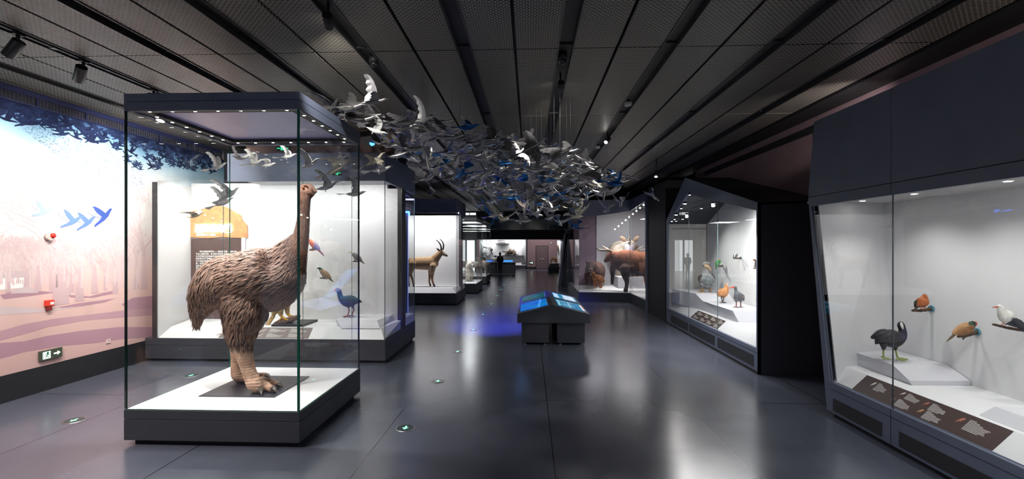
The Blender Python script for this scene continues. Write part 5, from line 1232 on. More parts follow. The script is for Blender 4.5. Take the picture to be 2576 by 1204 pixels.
mb = MB(); mb.box(x0 + .1, 3.1, 21.25, 21.35, bs, HT); mb.build('lining_wall_mauve', plain('mauve_lining', srgb(112, 94, 108), .8), case)
mb = MB(); pane(mb, (x0 + .01, yA + .012), (x1 - .01, yA - .238), bs, zA + .02, .012)
mb.build('glass_front', [M['glass'], M['gedge_b']], case)
mb = MB(); pane(mb, (x1 + .006, yC + .02), (x1 + .006, yA - .27), bs, zB, .012); mb.build('glass_side', [M['glass'], M['gedge_b']], case)
mb = MB(); pane(mb, (x0 + .012, 22.95), (x0 + .012, yA + .02), bs, zA + .02, .012); mb.build('glass_side', [M['glass'], M['gedge_b']], case)
mb = MB(); mb.hull8([(x1 - .01, yC - .16, 0), (x1 + .2, yC - .16, 0), (x1 + .2, yC, 0), (x1 - .01, yC, 0)], [(x1 - .01, yC - .05, HT), (x1 + .2, yC - .05, HT), (x1 + .2, yC + .1, HT), (x1 - .01, yC + .1, HT)]); mb.build('leaning_post', M['frame'], case)
# spot row under the canopy
for i in range(9):
    t_ = i / 8.0; px = 1547 + (1619 - 1547) * t_; py = 576 + (515 - 576) * t_
    zc = 19.5 - 3.3 * t_; p = unp(px, py, zc)
    mb = MB(); mb.ball(p, .028, 8, 6); mb.build('spot_lens', M['led'], case)
    if i % 2 == 0: lamp('SPOT', 'case_spot', p - Vector((0, 0, .05)), 110, (1, .96, .92), .03, target=(p.x - .6 + .3 * i, p.y + .6, .4), spot=90, blend=.8)
lamp('AREA', 'case_wash', (4.6, 19.2, 3.85), 70, (1, .97, .98), 2.2, 1.4)
lamp('AREA', 'case_wash', (2.7, 18.9, 3.3), 22, (.95, .9, 1), 1.0, .6)
# animals
T = Tr(19.3)
br = thing('bear_model', 'dark brown bear facing the aisle behind the small orange fox-like dog', 'bear', unp(1488, 716, 19.3))
mb = MB()
add_chain(mb, T.chain([(1490, 683, 19, -.1, 1), (1494, 680, 22, .4, 1), (1500, 680, 23, .9, 1), (1503, 684, 18, 1.5, 1)], 1), 18, 3, side=RIGHT)
add_chain(mb, T.chain([(1489, 674, 16, -.15), (1487, 668, 12.5, -.4), (1486, 674, 9, -.7), (1486, 678, 5.5, -.9), (1486, 680, 4, -.98)], 1), 14, 3, side=RIGHT)
for ch in ([(1478, 688, 9, -.05), (1478, 702, 7, -.05), (1479, 713, 6, -.1)], [(1499, 688, 9, -.05), (1498, 702, 7, -.05), (1498, 712, 6, -.1)], [(1486, 690, 10, 1.2), (1487, 708, 6, 1.2)], [(1512, 690, 10, 1.2), (1510, 708, 6, 1.2)]): add_chain(mb, T.chain(ch, 1), 12, 3)
for sx in (-1, 1): add_chain(mb, T.chain([(1487 + sx * 10, 660, 4, -.2), (1487 + sx * 11.5, 656.5, 3, -.2)], .6), 8, 2)
bm = fuse(mb, .03, 2)
paint(bm, lambda a, b_, v: mixc(srgb(92, 56, 44), srgb(58, 36, 30), .5 + nz(v, 3)) if not (b_ > 674 and abs(a - 1486) < 5 and b_ < 684) else srgb(160, 120, 104)); bm.build('body', M['hide'], br)
mb = MB(); mb.ball(T.p(1486, 678, -1.02), .045); mb.build('nose', plain('nose_black', srgb(30, 24, 24), .3), br)
for sx in (-1, 1): mb = MB(); mb.ball(T.p(1486 + sx * 5, 669, -.62), .022); mb.build('eye', plain('eye_2', (.01, .01, .01), .1), br)
T = Tr(18.7)
fx = thing('wild_dog_model', 'small orange wild dog with white tail tip standing before the bear', 'dog', unp(1503, 722, 18.7))
mb = MB()
add_chain(mb, T.chain([(1495, 697, 7, -.05), (1501, 699, 8.5, -.02), (1508, 700, 8.5, .03), (1513, 700, 7, .08)], .8)); add_chain(mb, T.chain([(1496, 694, 6, -.05), (1492, 689, 5, -.06), (1489.5, 688, 4.5, -.08), (1487, 691, 2.8, -.1), (1485.5, 692, 1.6, -.1)], .8))
for ch in ([(1495, 702, 4, -.1), (1495, 712, 2.3, -.1), (1495, 721, 2.2, -.12)], [(1499, 703, 4, .08), (1500, 712, 2.2, .08), (1501, 721, 2, .06)], [(1508, 703, 5, -.1), (1506, 711, 2.6, -.1), (1509, 718, 2, -.1), (1509, 724, 2, -.12)], [(1513, 703, 4.4, .1), (1511, 711, 2.4, .1), (1513, 718, 2, .1), (1513, 723, 2, .1)]): add_chain(mb, T.chain(ch, 1), 10, 3)
for ch in ([(1489, 685, 2.4, -.1), (1488.5, 680.5, .7, -.1)], [(1494, 685.5, 2.4, .02), (1495, 681, .7, .02)]): add_chain(mb, T.chain(ch, .5), 8, 2)
bm = fuse(mb, .02, 2)
paint(bm, lambda a, b_, v: mixc(srgb(196, 124, 62), srgb(160, 96, 50), .5 + nz(v, 8)) if not (a < 1488 and b_ > 688) else srgb(226, 200, 176)); bm.build('body', M['hide'], fx)
mb = MB(); add_chain(mb, T.chain([(1515, 698, 2.6, .1), (1518, 706, 3.2, .12), (1518, 713, 3, .12), (1517, 719, 1.2, .12)], 1), 10, 3); paint(mb, lambda a, b_, v: srgb(196, 126, 64) if b_ < 709 else srgb(234, 222, 210)); mb.build('tail', M['hide'], fx)
# white faceted block
bl = thing('display_block', 'large white angular block between the bear and the standing bull', 'plinth block', (4.3, 19.8, bs))
mb = MB(); q0 = flr(1555, 725, bs + .02); q1 = flr(1600, 725, bs + .02); q2 = flr(1536, 712, bs + .02); zz = EYE - (696 - HY) * q0.y / F
mb.hull8([q0, (q0.x + 1.6, q0.y, bs + .02), (q0.x + 1.6, q0.y + 1.7, bs + .02), (q2.x, q0.y + 1.7, bs + .02), (q2.x, q2.y, bs + .02)], [(q0.x, q0.y, zz), (q0.x + 1.6, q0.y, zz), (q0.x + 1.6, q0.y + 1.7, zz), (q2.x - .15, q0.y + 1.7, zz), (q2.x - .15, q2.y, zz)]); mb.build('block', M['block'], bl)
# bull
T = Tr(17.0)
bu = thing('bull_model', 'big dark reddish-brown long-horned bull standing across the front of the case', 'bull', unp(1580, 731, 17.0))
T = Tr(18.3)
mb = MB()
add_chain(mb, T.chain([(1546, 655, 15, .3), (1556, 656, 24, .15), (1572, 657, 30, 0), (1590, 660, 31, -.1), (1610, 663, 31, -.2), (1632, 664, 32, -.3), (1645, 664, 26, -.4)], .62), 18, 3)
add_chain(mb, T.chain([(1556, 648, 17, .15), (1544, 644, 13, .35), (1536, 646, 11, .5), (1528, 652, 7.5, .6), (1523, 656, 5, .65)], .75))
for ch in ([(1574, 676, 17, -.2), (1574, 694, 10, -.3), (1577, 708, 6, -.32), (1576, 722, 5, -.32), (1574, 730, 6.5, -.36)], [(1545, 668, 10, .35), (1541, 680, 7, .4), (1541, 694, 5, .45), (1540, 712, 4.6, .45)], [(1640, 682, 17, -.3), (1634, 702, 9, -.4), (1636, 728, 6.5, -.45)], [(1630, 684, 14, .3), (1628, 704, 8, .3), (1628, 722, 5.5, .3)]): add_chain(mb, T.chain(ch, 1), 12, 3)
bm = fuse(mb, .03, 2)
def bullcol(px, py, v):
    c = mixc(srgb(92, 56, 44), srgb(44, 30, 28), sstep(650, 692, py)); c = mixc(c, srgb(172, 100, 64), sstep(665, 630, py) * (.55 + .7 * nz(v, 3)))
    if py > 695: c = srgb(48, 36, 34)
    return mixc(c, srgb(40, 26, 24), .5 * max(0, -nz(v, 4)))
paint(bm, bullcol); bm.build('body', M['hide'], bu)
def horncol(a, b_, v): return mixc(srgb(232, 214, 190), srgb(150, 124, 104), sstep(1504, 1545, a))
for pts in ([(1541, 636, 3.4, .45), (1532, 629, 3.4, .3), (1518, 629, 3.2, .2), (1506, 628, 2.6, .15), (1500, 620, .8, .1)], [(1538, 634, 3, .6), (1529, 627, 3, .75), (1520, 622, 2.2, .8), (1515, 618, .7, .8)]):
    mb = MB(); add_chain(mb, T.chain(pts, 1), 12, 4); paint(mb, horncol); mb.build('horn', M['skin'], bu)
# rhinoceros on the block
T = Tr(19.9)
rh = thing('rhinoceros_model', 'pale rhinoceros with wide round ears looking over the back of the bull', 'rhinoceros', unp(1570, 696, 19.9))
mb = MB()
add_chain(mb, T.chain([(1540, 640, 16, .9), (1552, 634, 26, .7), (1566, 634, 30, .45), (1582, 638, 28, .2), (1590, 646, 24, 0)], .85), 18, 3)
add_chain(mb, T.chain([(1588, 628, 20, 0), (1584, 617, 15, -.3), (1583, 626, 13, -.6), (1582, 636, 11, -.8)], .8), 14, 3)
for q, dy in ((1558, .8), (1578, -.1), (1598, .1)): add_chain(mb, T.chain([(q, 655, 14, dy), (q, 675, 10, dy), (q, 693, 10, dy)], 1), 12, 3)
bm = fuse(mb, .035, 2)
paint(bm, lambda a, b_, v: mixc(mixc(srgb(222, 210, 188), srgb(190, 174, 156), .5 + nz(v, 3)), srgb(120, 88, 62), sstep(1592, 1604, a) * sstep(610, 625, b_)) if not (b_ > 612 and 1572 < a < 1594) else mixc(srgb(206, 200, 200), srgb(140, 132, 146), sstep(612, 624, b_))); bm.build('body', M['hide'], rh)
for sx in (-1, 1):
    mb = MB(); c = (1584 + sx * 10, 606); add_chain(mb, T.chain([(c[0], c[1], 2.5, -.3), (c[0] + sx * 5, c[1] - 4, 5.5, -.3), (c[0] + sx * 10, c[1] - 9, 4.5, -.28), (c[0] + sx * 12, c[1] - 12, 1.5, -.25)], .35), 12, 3); mb.build('ear', plain('rhino_ear', srgb(196, 166, 140), .7), rh)
    mb = MB(); mb.ball(T.p(1583 + sx * 9, 612, -.52), .02); mb.build('eye', plain('eye_2', (.01, .01, .01), .1), rh)
mb = MB(); add_chain(mb, T.chain([(1583, 610, 5, -.6), (1583, 603, 3.6, -.75), (1583, 596, 1, -.85)], .8), 12, 3); mb.build('horn', plain('rhino_horn', srgb(214, 200, 180), .5), rh)
# dark leaning beams and wall edge beyond
lb = thing('leaning_strut', 'dark leaning strut at the aisle corner of the bear case', 'beam', flr(1408, 712))
mb = MB(); a, b_ = onX(1402, 692, 2.0), None
Yl = 24.3
P = lambda px, py: onY(px, py, Yl)
mb.extr([(P(1404, 706).x, Yl, 0), (P(1410, 712).x, Yl, 0), P(1428, 588), P(1420, 588)], (0, .35, 0)); mb.build('strut', plain('beam_grey', srgb(92, 94, 104), .4), lb)
dp = thing('display_case', 'dark angular case front past the leaning strut at the aisle side', 'display case', (2.4, 24.8, 0))
mb = MB(); mb.extr([(P(1411, 712).x, Yl, 0), (P(1424, 728).x, Yl, 0), P(1428, 590), P(1424, 582)], (0, .3, 0)); mb.build('front_panel', M['frame_d'], dp)
mb = MB(); mb.extr([P(1428, 585), P(1440, 585), P(1440, 575), P(1420, 575)], (0, .3, 0)); mb.build('top_panel', M['frame_d'], dp)
# tall dark facade between the corner case and the white-lined dodo-like bird case
fc = thing('facade_panel', 'tall black facade panel between the bear case and the gabled case', 'facade', (BX, 14, 0))
mb = MB(); mb.box(BX + .02, RX - .01, 13.35, yC - .17, 0, 4.1); mb.build('panel', M['black'], fc)
# ================================================================ GABLED CASE (dodo)
BX = 3.90; BK = 5.0
def fX(px, py, X=None): return onX(px, py, BX if X is None else X)
oBL, oTL, oAP, oTR, oBR = fX(1675.9, 808), fX(1676, 554.6), fX(1723, 447), fX(1905.5, 508.8), fX(1904.6, 942.5)
oBL.z = 0; oBR.z = 0; oBR.y = oTR.y; oTL.y = oBL.y
gBL, gTL, gAP, gTR, gBR = fX(1678, 776.6), fX(1679.5, 563.5), fX(1729.7, 487.3), fX(1902.4, 529), fX(1899, 873)
gBL.z = gBR.z = .44; gTL.y = gBL.y; gBR.y = gTR.y = gTR.y
yN, yFa = oBR.y, oBL.y
case = thing('display_case', 'dark gabled case with pale interior holding the dodo and other island birds', 'display case', (4.4, (yN + yFa) / 2, 0))
th = Vector((.06, 0, 0))
mb = MB()
for P in ([oBL, oBR, gBR, gBL], [oBR, oTR, gTR, gBR], [oTR, oAP, gAP, gTR], [oAP, oTL, gTL, gAP], [oTL, oBL, gBL, gTL]): mb.extr(P, th)
mb.build('front_frame', M['frame'], case)
rb = onX(1842, 444.7, RX - .01); rw = onX(2027, 507, RX - .01)
rbz = oAP.z; wz = oTR.z
mb = MB(); mb.poly([(BX, yN, 0), (RX, yN, 0), (RX, yN, rw.z - .02), (BX, yN, oTR.z)]); sp_ = mb.build('side_panel', M['frame_d'], case); mb = MB(); mb.poly([(BX, yFa, 0), (RX, yFa, 0), (RX, yFa, oTL.z), (BX, yFa, oTL.z)])
sp_ = mb.build('side_panel', M['frame_d'], case)
mb = MB(); mb.extr([oTR + th * .2, oAP + th * .2, Vector((RX, oAP.y, rbz)), Vector((RX, yN, rw.z - .02))], (0, 0, -.04)); mb.extr([oAP + th * .2, oTL + th * .2, Vector((RX, yFa, oTL.z)), Vector((RX, oAP.y, rbz))], (0, 0, -.04)); mb.build('roof', M['black'], case)
mb = MB(); mb.extr([(BX + .06, yN + .06, .0), (BX + .06, yN + .09, 0), (RX, yN + .09, 0), (RX, yN + .06, 0)], (0, 0, 2.6)); mb.build('near_lining', M['lining'], case)
d_ = .12
ceil_pts = [gTR + Vector((.06, .05, .02)), gAP + Vector((.06, 0, .0)), gTL + Vector((.06, -.05, .0))]
mb = MB()
for i in range(2):
    a, b_ = ceil_pts[i], ceil_pts[i + 1]; mb.extr([a, b_, b_ + Vector((BK - BX, 0, 0)), a + Vector((BK - BX, 0, 0))], (0, 0, .03))
mb.build('sloping_ceiling', plain('case_ceiling_slate', srgb(52, 56, 66), .5), case)
mb = MB(); mb.extr([(BK, yN + .08, .4), (BK, yFa - .06, .4), Vector((BK, gTL.y - .05, gTL.z)), Vector((BK, gAP.y, gAP.z)), Vector((BK, gTR.y + .05, gTR.z + .02))], (.02, 0, 0)); mb.build('back_lining', M['lining'], case)
mb = MB(); mb.box(BX + .06, BK, yFa - .08, yFa - .05, .4, gTL.z + .02); mb.build('end_lining', plain('lining_warm', srgb(206, 204, 200), .8), case)
mb = MB(); mb.box(BX + .1, BK, yFa - .086, yFa - .08, gTL.z - .14, gTL.z - .12); mb.build('end_seam', plain('seam_dark', srgb(110, 110, 112), .6), case)
mb = MB(); yy0, yy1 = yN + .09, yFa - .09
mb.hull8([(BX + .05, yy0, .44), (BK, yy0, .44), (BK, yy1, .44), (BX + .05, yy1, .44)], [(4.14, yy0, .62), (BK, yy0, .62), (BK, yy1 , .62), (4.14, yy1 - .2, .62)]); mb.build('sloping_desk', M['white'], case)
mb = MB()
ya_, yb_ = fX(1730, 618).y, fX(1802, 618).y
for (a, b_) in ((yFa - .02, ya_), (ya_, yb_), (yb_, yN + .02)):
    def ztop(y):
        if y > gAP.y: return gTL.z + (gAP.z - gTL.z) * (gTL.y - y) / (gTL.y - gAP.y)
        return gTR.z + (gAP.z - gTR.z) * (y - gTR.y) / (gAP.y - gTR.y)
    mb = MB(); a2, b2 = min(a - .004, gBL.y + .01), max(b_ + .004, gBR.y - .01)
    mb.extr([(BX + .02, a2, .43), (BX + .02, b2, .43), (BX + .02, b2, ztop(b2) + .02), (BX + .02, a2, ztop(a2) + .02)], (.012, 0, 0), 0, 1); mb.build('glass_front', [M['glass'], M['gedge_b']], case)
for (y0, y1) in ((fX(1688, 0).y, fX(1731, 0).y), (fX(1734, 0).y, fX(1798, 0).y), (fX(1805, 0).y, fX(1896, 0).y)):
    mb = MB(); mb.box(BX - .004, BX + .01, y1, y0, .10, .30); mb.build('vent_panel', plain('vent_panel', srgb(40, 41, 47), .6), case)
mb = MB(); mb.box(BX - .003, BX + .01, yN, yFa, .365, .370); mb.box(BX - .003, BX + .01, yN, yFa, 0, .05); mb.build('base_groove', M['black'], case)
for (px, py) in ((1723, 512), (1701, 540), (1714, 524), (1690, 556), (1697, 551), (1735, 490)):
    p = unp(px, py, 9.9 + (1735 - px) * .055); big = px in (1723, 1701)
    mb = MB(); mb.cyl(p + Vector((0, 0, .05)), p, .022 if not big else .035, .03 if not big else .045, 14); hd = mb.build('spot_head', M['black'], case)
    mb = MB(); mb.disc(p - Vector((0, 0, .002)), (0, -.3, -1), .02 if not big else .036, 14); mb.build('spot_lens', M['led'], hd)
    if big: lamp('SPOT', 'case_spot', p - Vector((0, 0, .05)), 120, (1, .98, .95), .03, target=(4.6, p.y - 1.0, .7), spot=120, blend=.9)
lamp('AREA', 'case_wash', (4.1, (yN + yFa) / 2 - 1.2, 2.68), 115, (1, .99, .98), .12, 3.4, target=(4.6, (yN + yFa) / 2 - .9, .8))
# blocks
bl = thing('display_block', 'angular two-level white block under the dodo and the two ground birds', 'plinth block', (4.6, 11, .62))
A = [flr(1708, 731, 1.0), flr(1750, 738, 1.0)]; B_ = [flr(1768, 757, .85), flr(1843, 781, .85)]; Cc = flr(1859, 810, .625)
mb = MB(); yE = yFa - .30
mb.hull8([(A[0].x, yE, .622), (BK - .01, yE, .622), (BK - .01, A[1].y - .1, .622), (A[1].x, A[1].y, .622)], [(A[0].x, yE, 1.0), (BK - .01, yE, 1.0), (BK - .01, A[1].y - .1, 1.0), (A[1].x, A[1].y, 1.0)]); mb.build('upper_step', M['block'], bl)
mb = MB(); mb.hull8([(B_[0].x, B_[0].y, .622), (BK - .01, B_[0].y, .622), (BK - .01, Cc.y, .622), (Cc.x, Cc.y, .622)], [(B_[0].x, B_[0].y, .85), (BK - .01, B_[0].y, .85), (BK - .01, B_[1].y + .0, .85), (B_[1].x, B_[1].y, .85)]); mb.build('lower_step', M['block'], bl)
mb = MB(); mb.hull8([(B_[0].x, B_[0].y + .002, .622), (BK - .02, B_[0].y + .002, .622), (BK - .02, A[1].y - .1, .622), (A[1].x, A[1].y - .005, .622)], [(B_[0].x, B_[0].y, .851), (BK - .02, B_[0].y, .851), (BK - .02, A[1].y - .1, .999), (A[1].x, A[1].y - .005, .999)]); mb.build('bevel_step', M['block'], bl)
sl2 = lambda y, v: Vector((BX + .05 + .19 * v, y, .44 + .18 * v + .001))
y0, y1 = fX(1730, 618).y - .05, onX(1805, 829, BX + .06).y
BRD = M['brown']
ent = [(.10, .56, .20, .36, 6, (224, 220, 214)), (.06, .10, .2, .36, 6, (200, 196, 190)), (.36, .56, .18, .36, 6, (214, 130, 60)), (.34, .08, .18, .36, 6, (150, 140, 132)), (.60, .56, .18, .36, 6, (80, 170, 70)), (.58, .08, .18, .36, 6, (190, 170, 160)), (.86, .52, .14, .42, 7, (170, 150, 140)), (.84, .06, .14, .38, 6, (214, 200, 190))]
label_board('brown caption board with small bird pictures on the desk before the dodo', sl2(y0, .03), sl2(y1, .03), sl2(y1, .97), sl2(y0, .97), ent, BRD, M['ink'], 5)
# dodo
grey = srgb(138, 142, 144)
def dodocol(px, py, v):
    if py < 674 and px < 1781: return mixc(srgb(176, 172, 166), srgb(120, 118, 116), .5 + nz(v, 12))
    if py < 690: return mixc(srgb(186, 186, 184), srgb(150, 150, 150), .5 + nz(v, 14))
    return mixc(srgb(120, 126, 130), srgb(160, 162, 162), .5 + nz(v, 12))
tan_ = srgb(156, 112, 66)
def dodo_extra(t, T):
    for c in ([(1763, 692, 3.5, -.04), (1760, 698, 4.4, -.04), (1757, 706, 1, -.04)], [(1791, 691, 3.5, .0), (1794, 698, 4.6, .02), (1796, 707, 1, .02)]):
        mb = MB(); add_chain(mb, T.chain(c, .7), 10, 3); mb.build('wing', plain('dodo_wing', srgb(78, 70, 64), .7, bump=.5, bscale=80), t)
    mb = MB(); add_chain(mb, T.chain([(1770, 666, 4, 0), (1775, 662.5, 4.6, -.02), (1784, 663, 2.6, -.05)], 1), 12, 3); mb.build('hood', plain('dodo_hood', srgb(150, 148, 144), .7, bump=.4, bscale=80), t)
mbird('mounted_dodo', 'large grey dodo with big hooked pale bill standing on the upper step', 11.85, (1777, 735),
      [[(1777, 716, 11), (1777, 709, 18), (1777, 701, 19.5), (1777, 693, 15), (1777, 687, 10)], [(1777, 688, 9.5), (1775, 678, 7), (1776, 670, 7.5), (1777, 666, 6)], [(1766, 715, 6, -.04), (1766.5, 721, 3.4, -.04)], [(1786, 716, 6, .05), (1786, 722, 3.4, .05)]], dodocol, vox=.016, sq=.95,
      bill=[[(1776, 669, 5.5, -.05), (1781, 671, 4.6, -.07), (1785, 675, 3.6, -.08), (1787, 678, 3, -.09)], [(1785.5, 676, 3, -.09), (1787, 680, 1.6, -.1), (1786, 681, .8, -.1)]], billcol=srgb(206, 172, 140),
      legs=[[[(1766.5, 720, 2.4, -.04), (1766, 733, 2.2, -.04)], [(1766, 733, 2, -.04), (1757, 733.5, 1.4, -.08)], [(1766, 733, 2, -.04), (1773, 735, 1.4, -.12)], [(1766, 733, 2, -.04), (1764, 736, 1.3, -.16)]], [[(1786, 721, 2.4, .05), (1787, 734, 2.2, .03)], [(1787, 734, 2, .03), (1797, 736, 1.4, .0)], [(1787, 734, 2, .03), (1780, 736, 1.4, -.03)], [(1787, 734, 2, .03), (1789, 737, 1.3, -.06)]]], legcol=tan_,
      eye=(1776.5, 667), edy=-.075, er=1.0, extra=dodo_extra)
lg = srgb(80, 74, 72)
mbird('mounted_ground_bird', 'round orange-brown ground bird with thin dark legs on the lower step', 10.73, (1819, 762),
      [[(1807, 743, 4), (1812, 738, 10.5), (1819, 736, 12.5), (1825, 729, 9), (1827, 722, 5), (1827.5, 716, 3.8), (1828, 714, 3.6)]], lambda a, b, v: mixc(srgb(216, 156, 100), srgb(190, 126, 76), .5 + nz(v, 12)), vox=.014,
      bill=[[(1829, 714, 1.8, -.02), (1830.5, 719, .9, -.03)]], billcol=srgb(226, 200, 180), wing=[(1809, 740, 3), (1815, 736, 7.5), (1822, 733, 5)], wdy=.085, wcol=lambda a, b, v: srgb(206, 144, 90),
      legs=[[[(1814.5, 747, 1.8, -.02), (1816.5, 754, 1.3, -.02), (1816, 760, 1.2, -.02)], [(1816, 760, 1.1, -.02), (1824, 761.5, .8, -.06)], [(1816, 760, 1.1, -.02), (1811, 761, .8, -.06)]], [[(1821.5, 747, 1.8, .03), (1820, 754, 1.3, .03), (1818, 759, 1.2, .03)], [(1818, 759, 1.1, .03), (1827, 760, .8, .03)]]], legcol=lg, eye=(1828, 713), edy=-.03, er=.7)
mbird('mounted_rail', 'grey bird with long red bill and reddish feet on the lower step', 9.97, (1858, 773),
      [[(1852, 735, 6), (1855, 740, 10), (1858, 746, 12.6), (1861, 751, 10), (1864, 756, 4)], [(1853, 738, 6), (1851, 729, 3.8), (1850, 723, 4.6), (1848, 722, 3.6)], [(1852, 755, 4, -.04), (1852.5, 760, 2, -.04)], [(1863, 755, 4, .04), (1863.5, 760, 2, .04)]], lambda a, b, v: mixc(srgb(108, 112, 118), srgb(84, 88, 94), .5 + nz(v, 14)), vox=.014,
      bill=[[(1846, 721.5, 2.4), (1841, 722.5, 1.6), (1831, 724.5, .7)]], billcol=srgb(206, 74, 52), wing=[(1855, 739, 4), (1861, 746, 8), (1866, 754, 2)], wdy=.09, wcol=lambda a, b, v: srgb(92, 88, 92),
      legs=[[[(1852.5, 759, 1.6, -.04), (1852, 771, 1.3, -.04)], [(1852, 771, 1.2, -.04), (1845, 772, .9, -.06)], [(1852, 771, 1.2, -.04), (1856, 773, .9, -.08)]], [[(1863.5, 759, 1.6, .04), (1863.5, 772, 1.3, .04)], [(1863.5, 772, 1.2, .04), (1869.5, 773, .9, .02)], [(1863.5, 772, 1.2, .04), (1858, 772.5, .9, .0)]]], legcol=srgb(128, 74, 60), eye=(1848, 720.5), edy=-.04, er=.8)
def wall_perch(label, px0, py0, px1, py1, r, disc=None, twig=None):
    """branch from a free end (px0,py0) to the lining wall at (px1,py1)"""
    e = onX(px1, py1, BK - .002); ze = proj(e)[2]
    X0 = BK - .27; s = onX(px0, py0, X0); zs = proj(s)[2]
    t = thing('branch_perch', label, 'perch', s)
    mid = s.lerp(e, .5) + Vector((0, 0, -.01)); mb = MB(); k = zs / F
    add_chain(mb, [(s, r * k * .8, 1), (mid, r * k, 1), (e, r * k * 1.05, 1)], 10, 4)
    if twig: add_chain(mb, [(s.lerp(e, .35), r * k * .7, 1), (s.lerp(e, .33) + Vector((-.01, .01, -.05)), r * k * .5, 1)], 8, 2)
    bm = fuse(mb, r * k * .5, 1)
    for i, v in enumerate(bm.v): bm.v[i] = v + bm.nrm[i] * (r * k * .22 * nz(v, 30))
    bm.build('branch', M['bark'], t)
    if disc:
        mb = MB(); mb.cyl(e - Vector((.014, 0, 0)), e, disc, disc, 24); dd = mb.build('mount_disc', M['teal'], t)
        for a in range(4):
            c = e + Vector((-.014, cos(a * 1.57 + .5) * disc * .72, sin(a * 1.57 + .5) * disc * .72)); mb = MB(); mb.cyl(c, c - Vector((.004, 0, 0)), .005, .005, 8); mb.build('screw', M['black'], dd)
    return t
wall_perch('brown branch stub under the green parakeet', 1806, 669, 1818, 668, 2.2, .03)
wall_perch('brown branch stub under the small white and grey bird', 1846, 649, 1864, 648, 2.2, .03)
wall_perch('branch stub cut off by the edge of the gabled case', 1896, 674, 1912, 671, 2.2, .03)
mbird('mounted_parakeet', 'bright green parakeet with orange crown on a wall branch', 11.6, (1808, 668),
      [[(1804, 665, 3.4), (1806.5, 660, 5.4), (1809, 657, 5), (1810, 654.5, 3.4)]], lambda a, b, v: srgb(196, 130, 70) if b < 654 else mixc(srgb(52, 176, 72), srgb(90, 196, 80), .5 + nz(v, 14)), vox=.012, bill=[[(1812, 655, 1.2), (1812.5, 657, .6)]], billcol=srgb(90, 80, 80), wing=[(1806, 657, 3), (1804.5, 663, 3.6), (1802, 669, 1)], wdy=.05, wcol=lambda a, b, v: srgb(36, 128, 60),
      tail=[(1804, 666, 2.4), (1800.5, 676, 1)], tcol=lambda a, b, v: srgb(40, 120, 60), legs=[[[(1807, 664, 1), (1807, 668, .8)]], [[(1809, 664, 1, .03), (1809, 668, .8, .03)]]], eye=(1811, 653.5), edy=-.045, er=.6)
mbird('mounted_pied_bird', 'small white bird with grey wing on a wall branch', 10.0, (1852, 647),
      [[(1849, 645, 3), (1852, 641.5, 4.8), (1854.5, 638.5, 3.8), (1855, 636.5, 2.6)]], lambda a, b, v: srgb(226, 224, 220) if b > 637 else srgb(130, 130, 134), vox=.012, bill=[[(1857, 636.5, .9), (1858.5, 637.2, .4)]], billcol=srgb(70, 66, 64), wing=[(1852, 639, 2.5), (1849.5, 643, 3.2), (1847, 649, 1)], wdy=.04, wcol=lambda a, b, v: srgb(74, 76, 84), tail=[(1849, 646, 1.8), (1847, 651, .8)], tcol=lambda a, b, v: srgb(80, 80, 86), legs=[[[(1851, 644.5, .7), (1851, 647.5, .6)]], [[(1853, 644.5, .7, .02), (1853, 647.5, .6, .02)]]], eye=(1855.5, 636), edy=-.04, er=.5)
mbird('mounted_finch', 'small brown-headed bird half cut off at the near edge of the gabled case', 8.75, (1899, 672),
      [[(1898.5, 668, 4), (1900, 662, 5.6), (1898.5, 655, 4), (1898, 653, 3.2)]], lambda a, b, v: srgb(150, 96, 72) if b < 656 else (srgb(226, 214, 206) if a < 1898.5 else srgb(92, 104, 120)), vox=.012, bill=[[(1895.5, 653, 1.1), (1894, 654, .5)]], billcol=srgb(80, 60, 50), wing=[(1902, 658, 3.5), (1903, 665, 4), (1905, 672, 1)], wdy=.04, wcol=lambda a, b, v: srgb(70, 80, 92), legs=[[[(1898, 668, .8), (1898, 672, .7)]], [[(1901, 668, .8, .02), (1901, 672, .7, .02)]]], eye=(1897, 652.5), edy=-.04, er=.6)
# ================================================================ NEAR CASE ON THE RIGHT-HAND LINE
yEnd = 1.2
P0, P1, P2 = fX(2080, 1042), fX(2033, 497), fX(2048, 307); P0.z = 0
G0_, G1_ = fX(2087, 962), fX(2040.5, 521); G0_.z = .44; G1_.z = 2.75
HTOP = 3.9; P2.z = HTOP; ZK = P1.z
case = thing('display_case', 'large leaning-edged case with tall dark header holding the black coot and wall birds', 'display case', (4.4, 3.5, 0))
th = Vector((.05, 0, 0))
seam = fX(2241, 618).y
mb = MB(); mb.extr([(BX, yEnd, .055), (BX, P0.y, .055), G0_, (BX, yEnd, .44)], th); mb.build('base_front', M['frame'], case)
mb = MB(); mb.box(BX + .05, RX, yEnd, P0.y - .1, 0, .06); mb.build('toe_kick', M['black'], case)
mb = MB(); mb.extr([(BX, P0.y, .055), P1, G1_, G0_], th); mb.build('leaning_stile', M['frame'], case)
mb = MB(); mb.extr([P1, (BX, P1.y - .004, ZK), (BX, seam + .004, ZK), (BX, seam + .004, 2.75), G1_], th); mb.extr([(BX, seam - .004, ZK), (BX, yEnd, ZK), (BX, yEnd, 2.75), (BX, seam - .004, 2.75)], th); mb.build('header_lower', M['frame'], case)
mb = MB(); k = .008; mb.extr([P1 + Vector((0, 0, k)), P2, (BX, seam + .003, HTOP), (BX, seam + .003, ZK + k)], th); mb.extr([(BX, seam - .003, HTOP), (BX, yEnd, HTOP), (BX, yEnd, ZK + k), (BX, seam - .003, ZK + k)], th); mb.build('header_upper', M['frame'], case)
mb = MB(); mb.box(BX + .03, BX + .04, yEnd, P1.y - .05, 2.76, HTOP - .02); mb.build('seam_backing', M['black'], case)
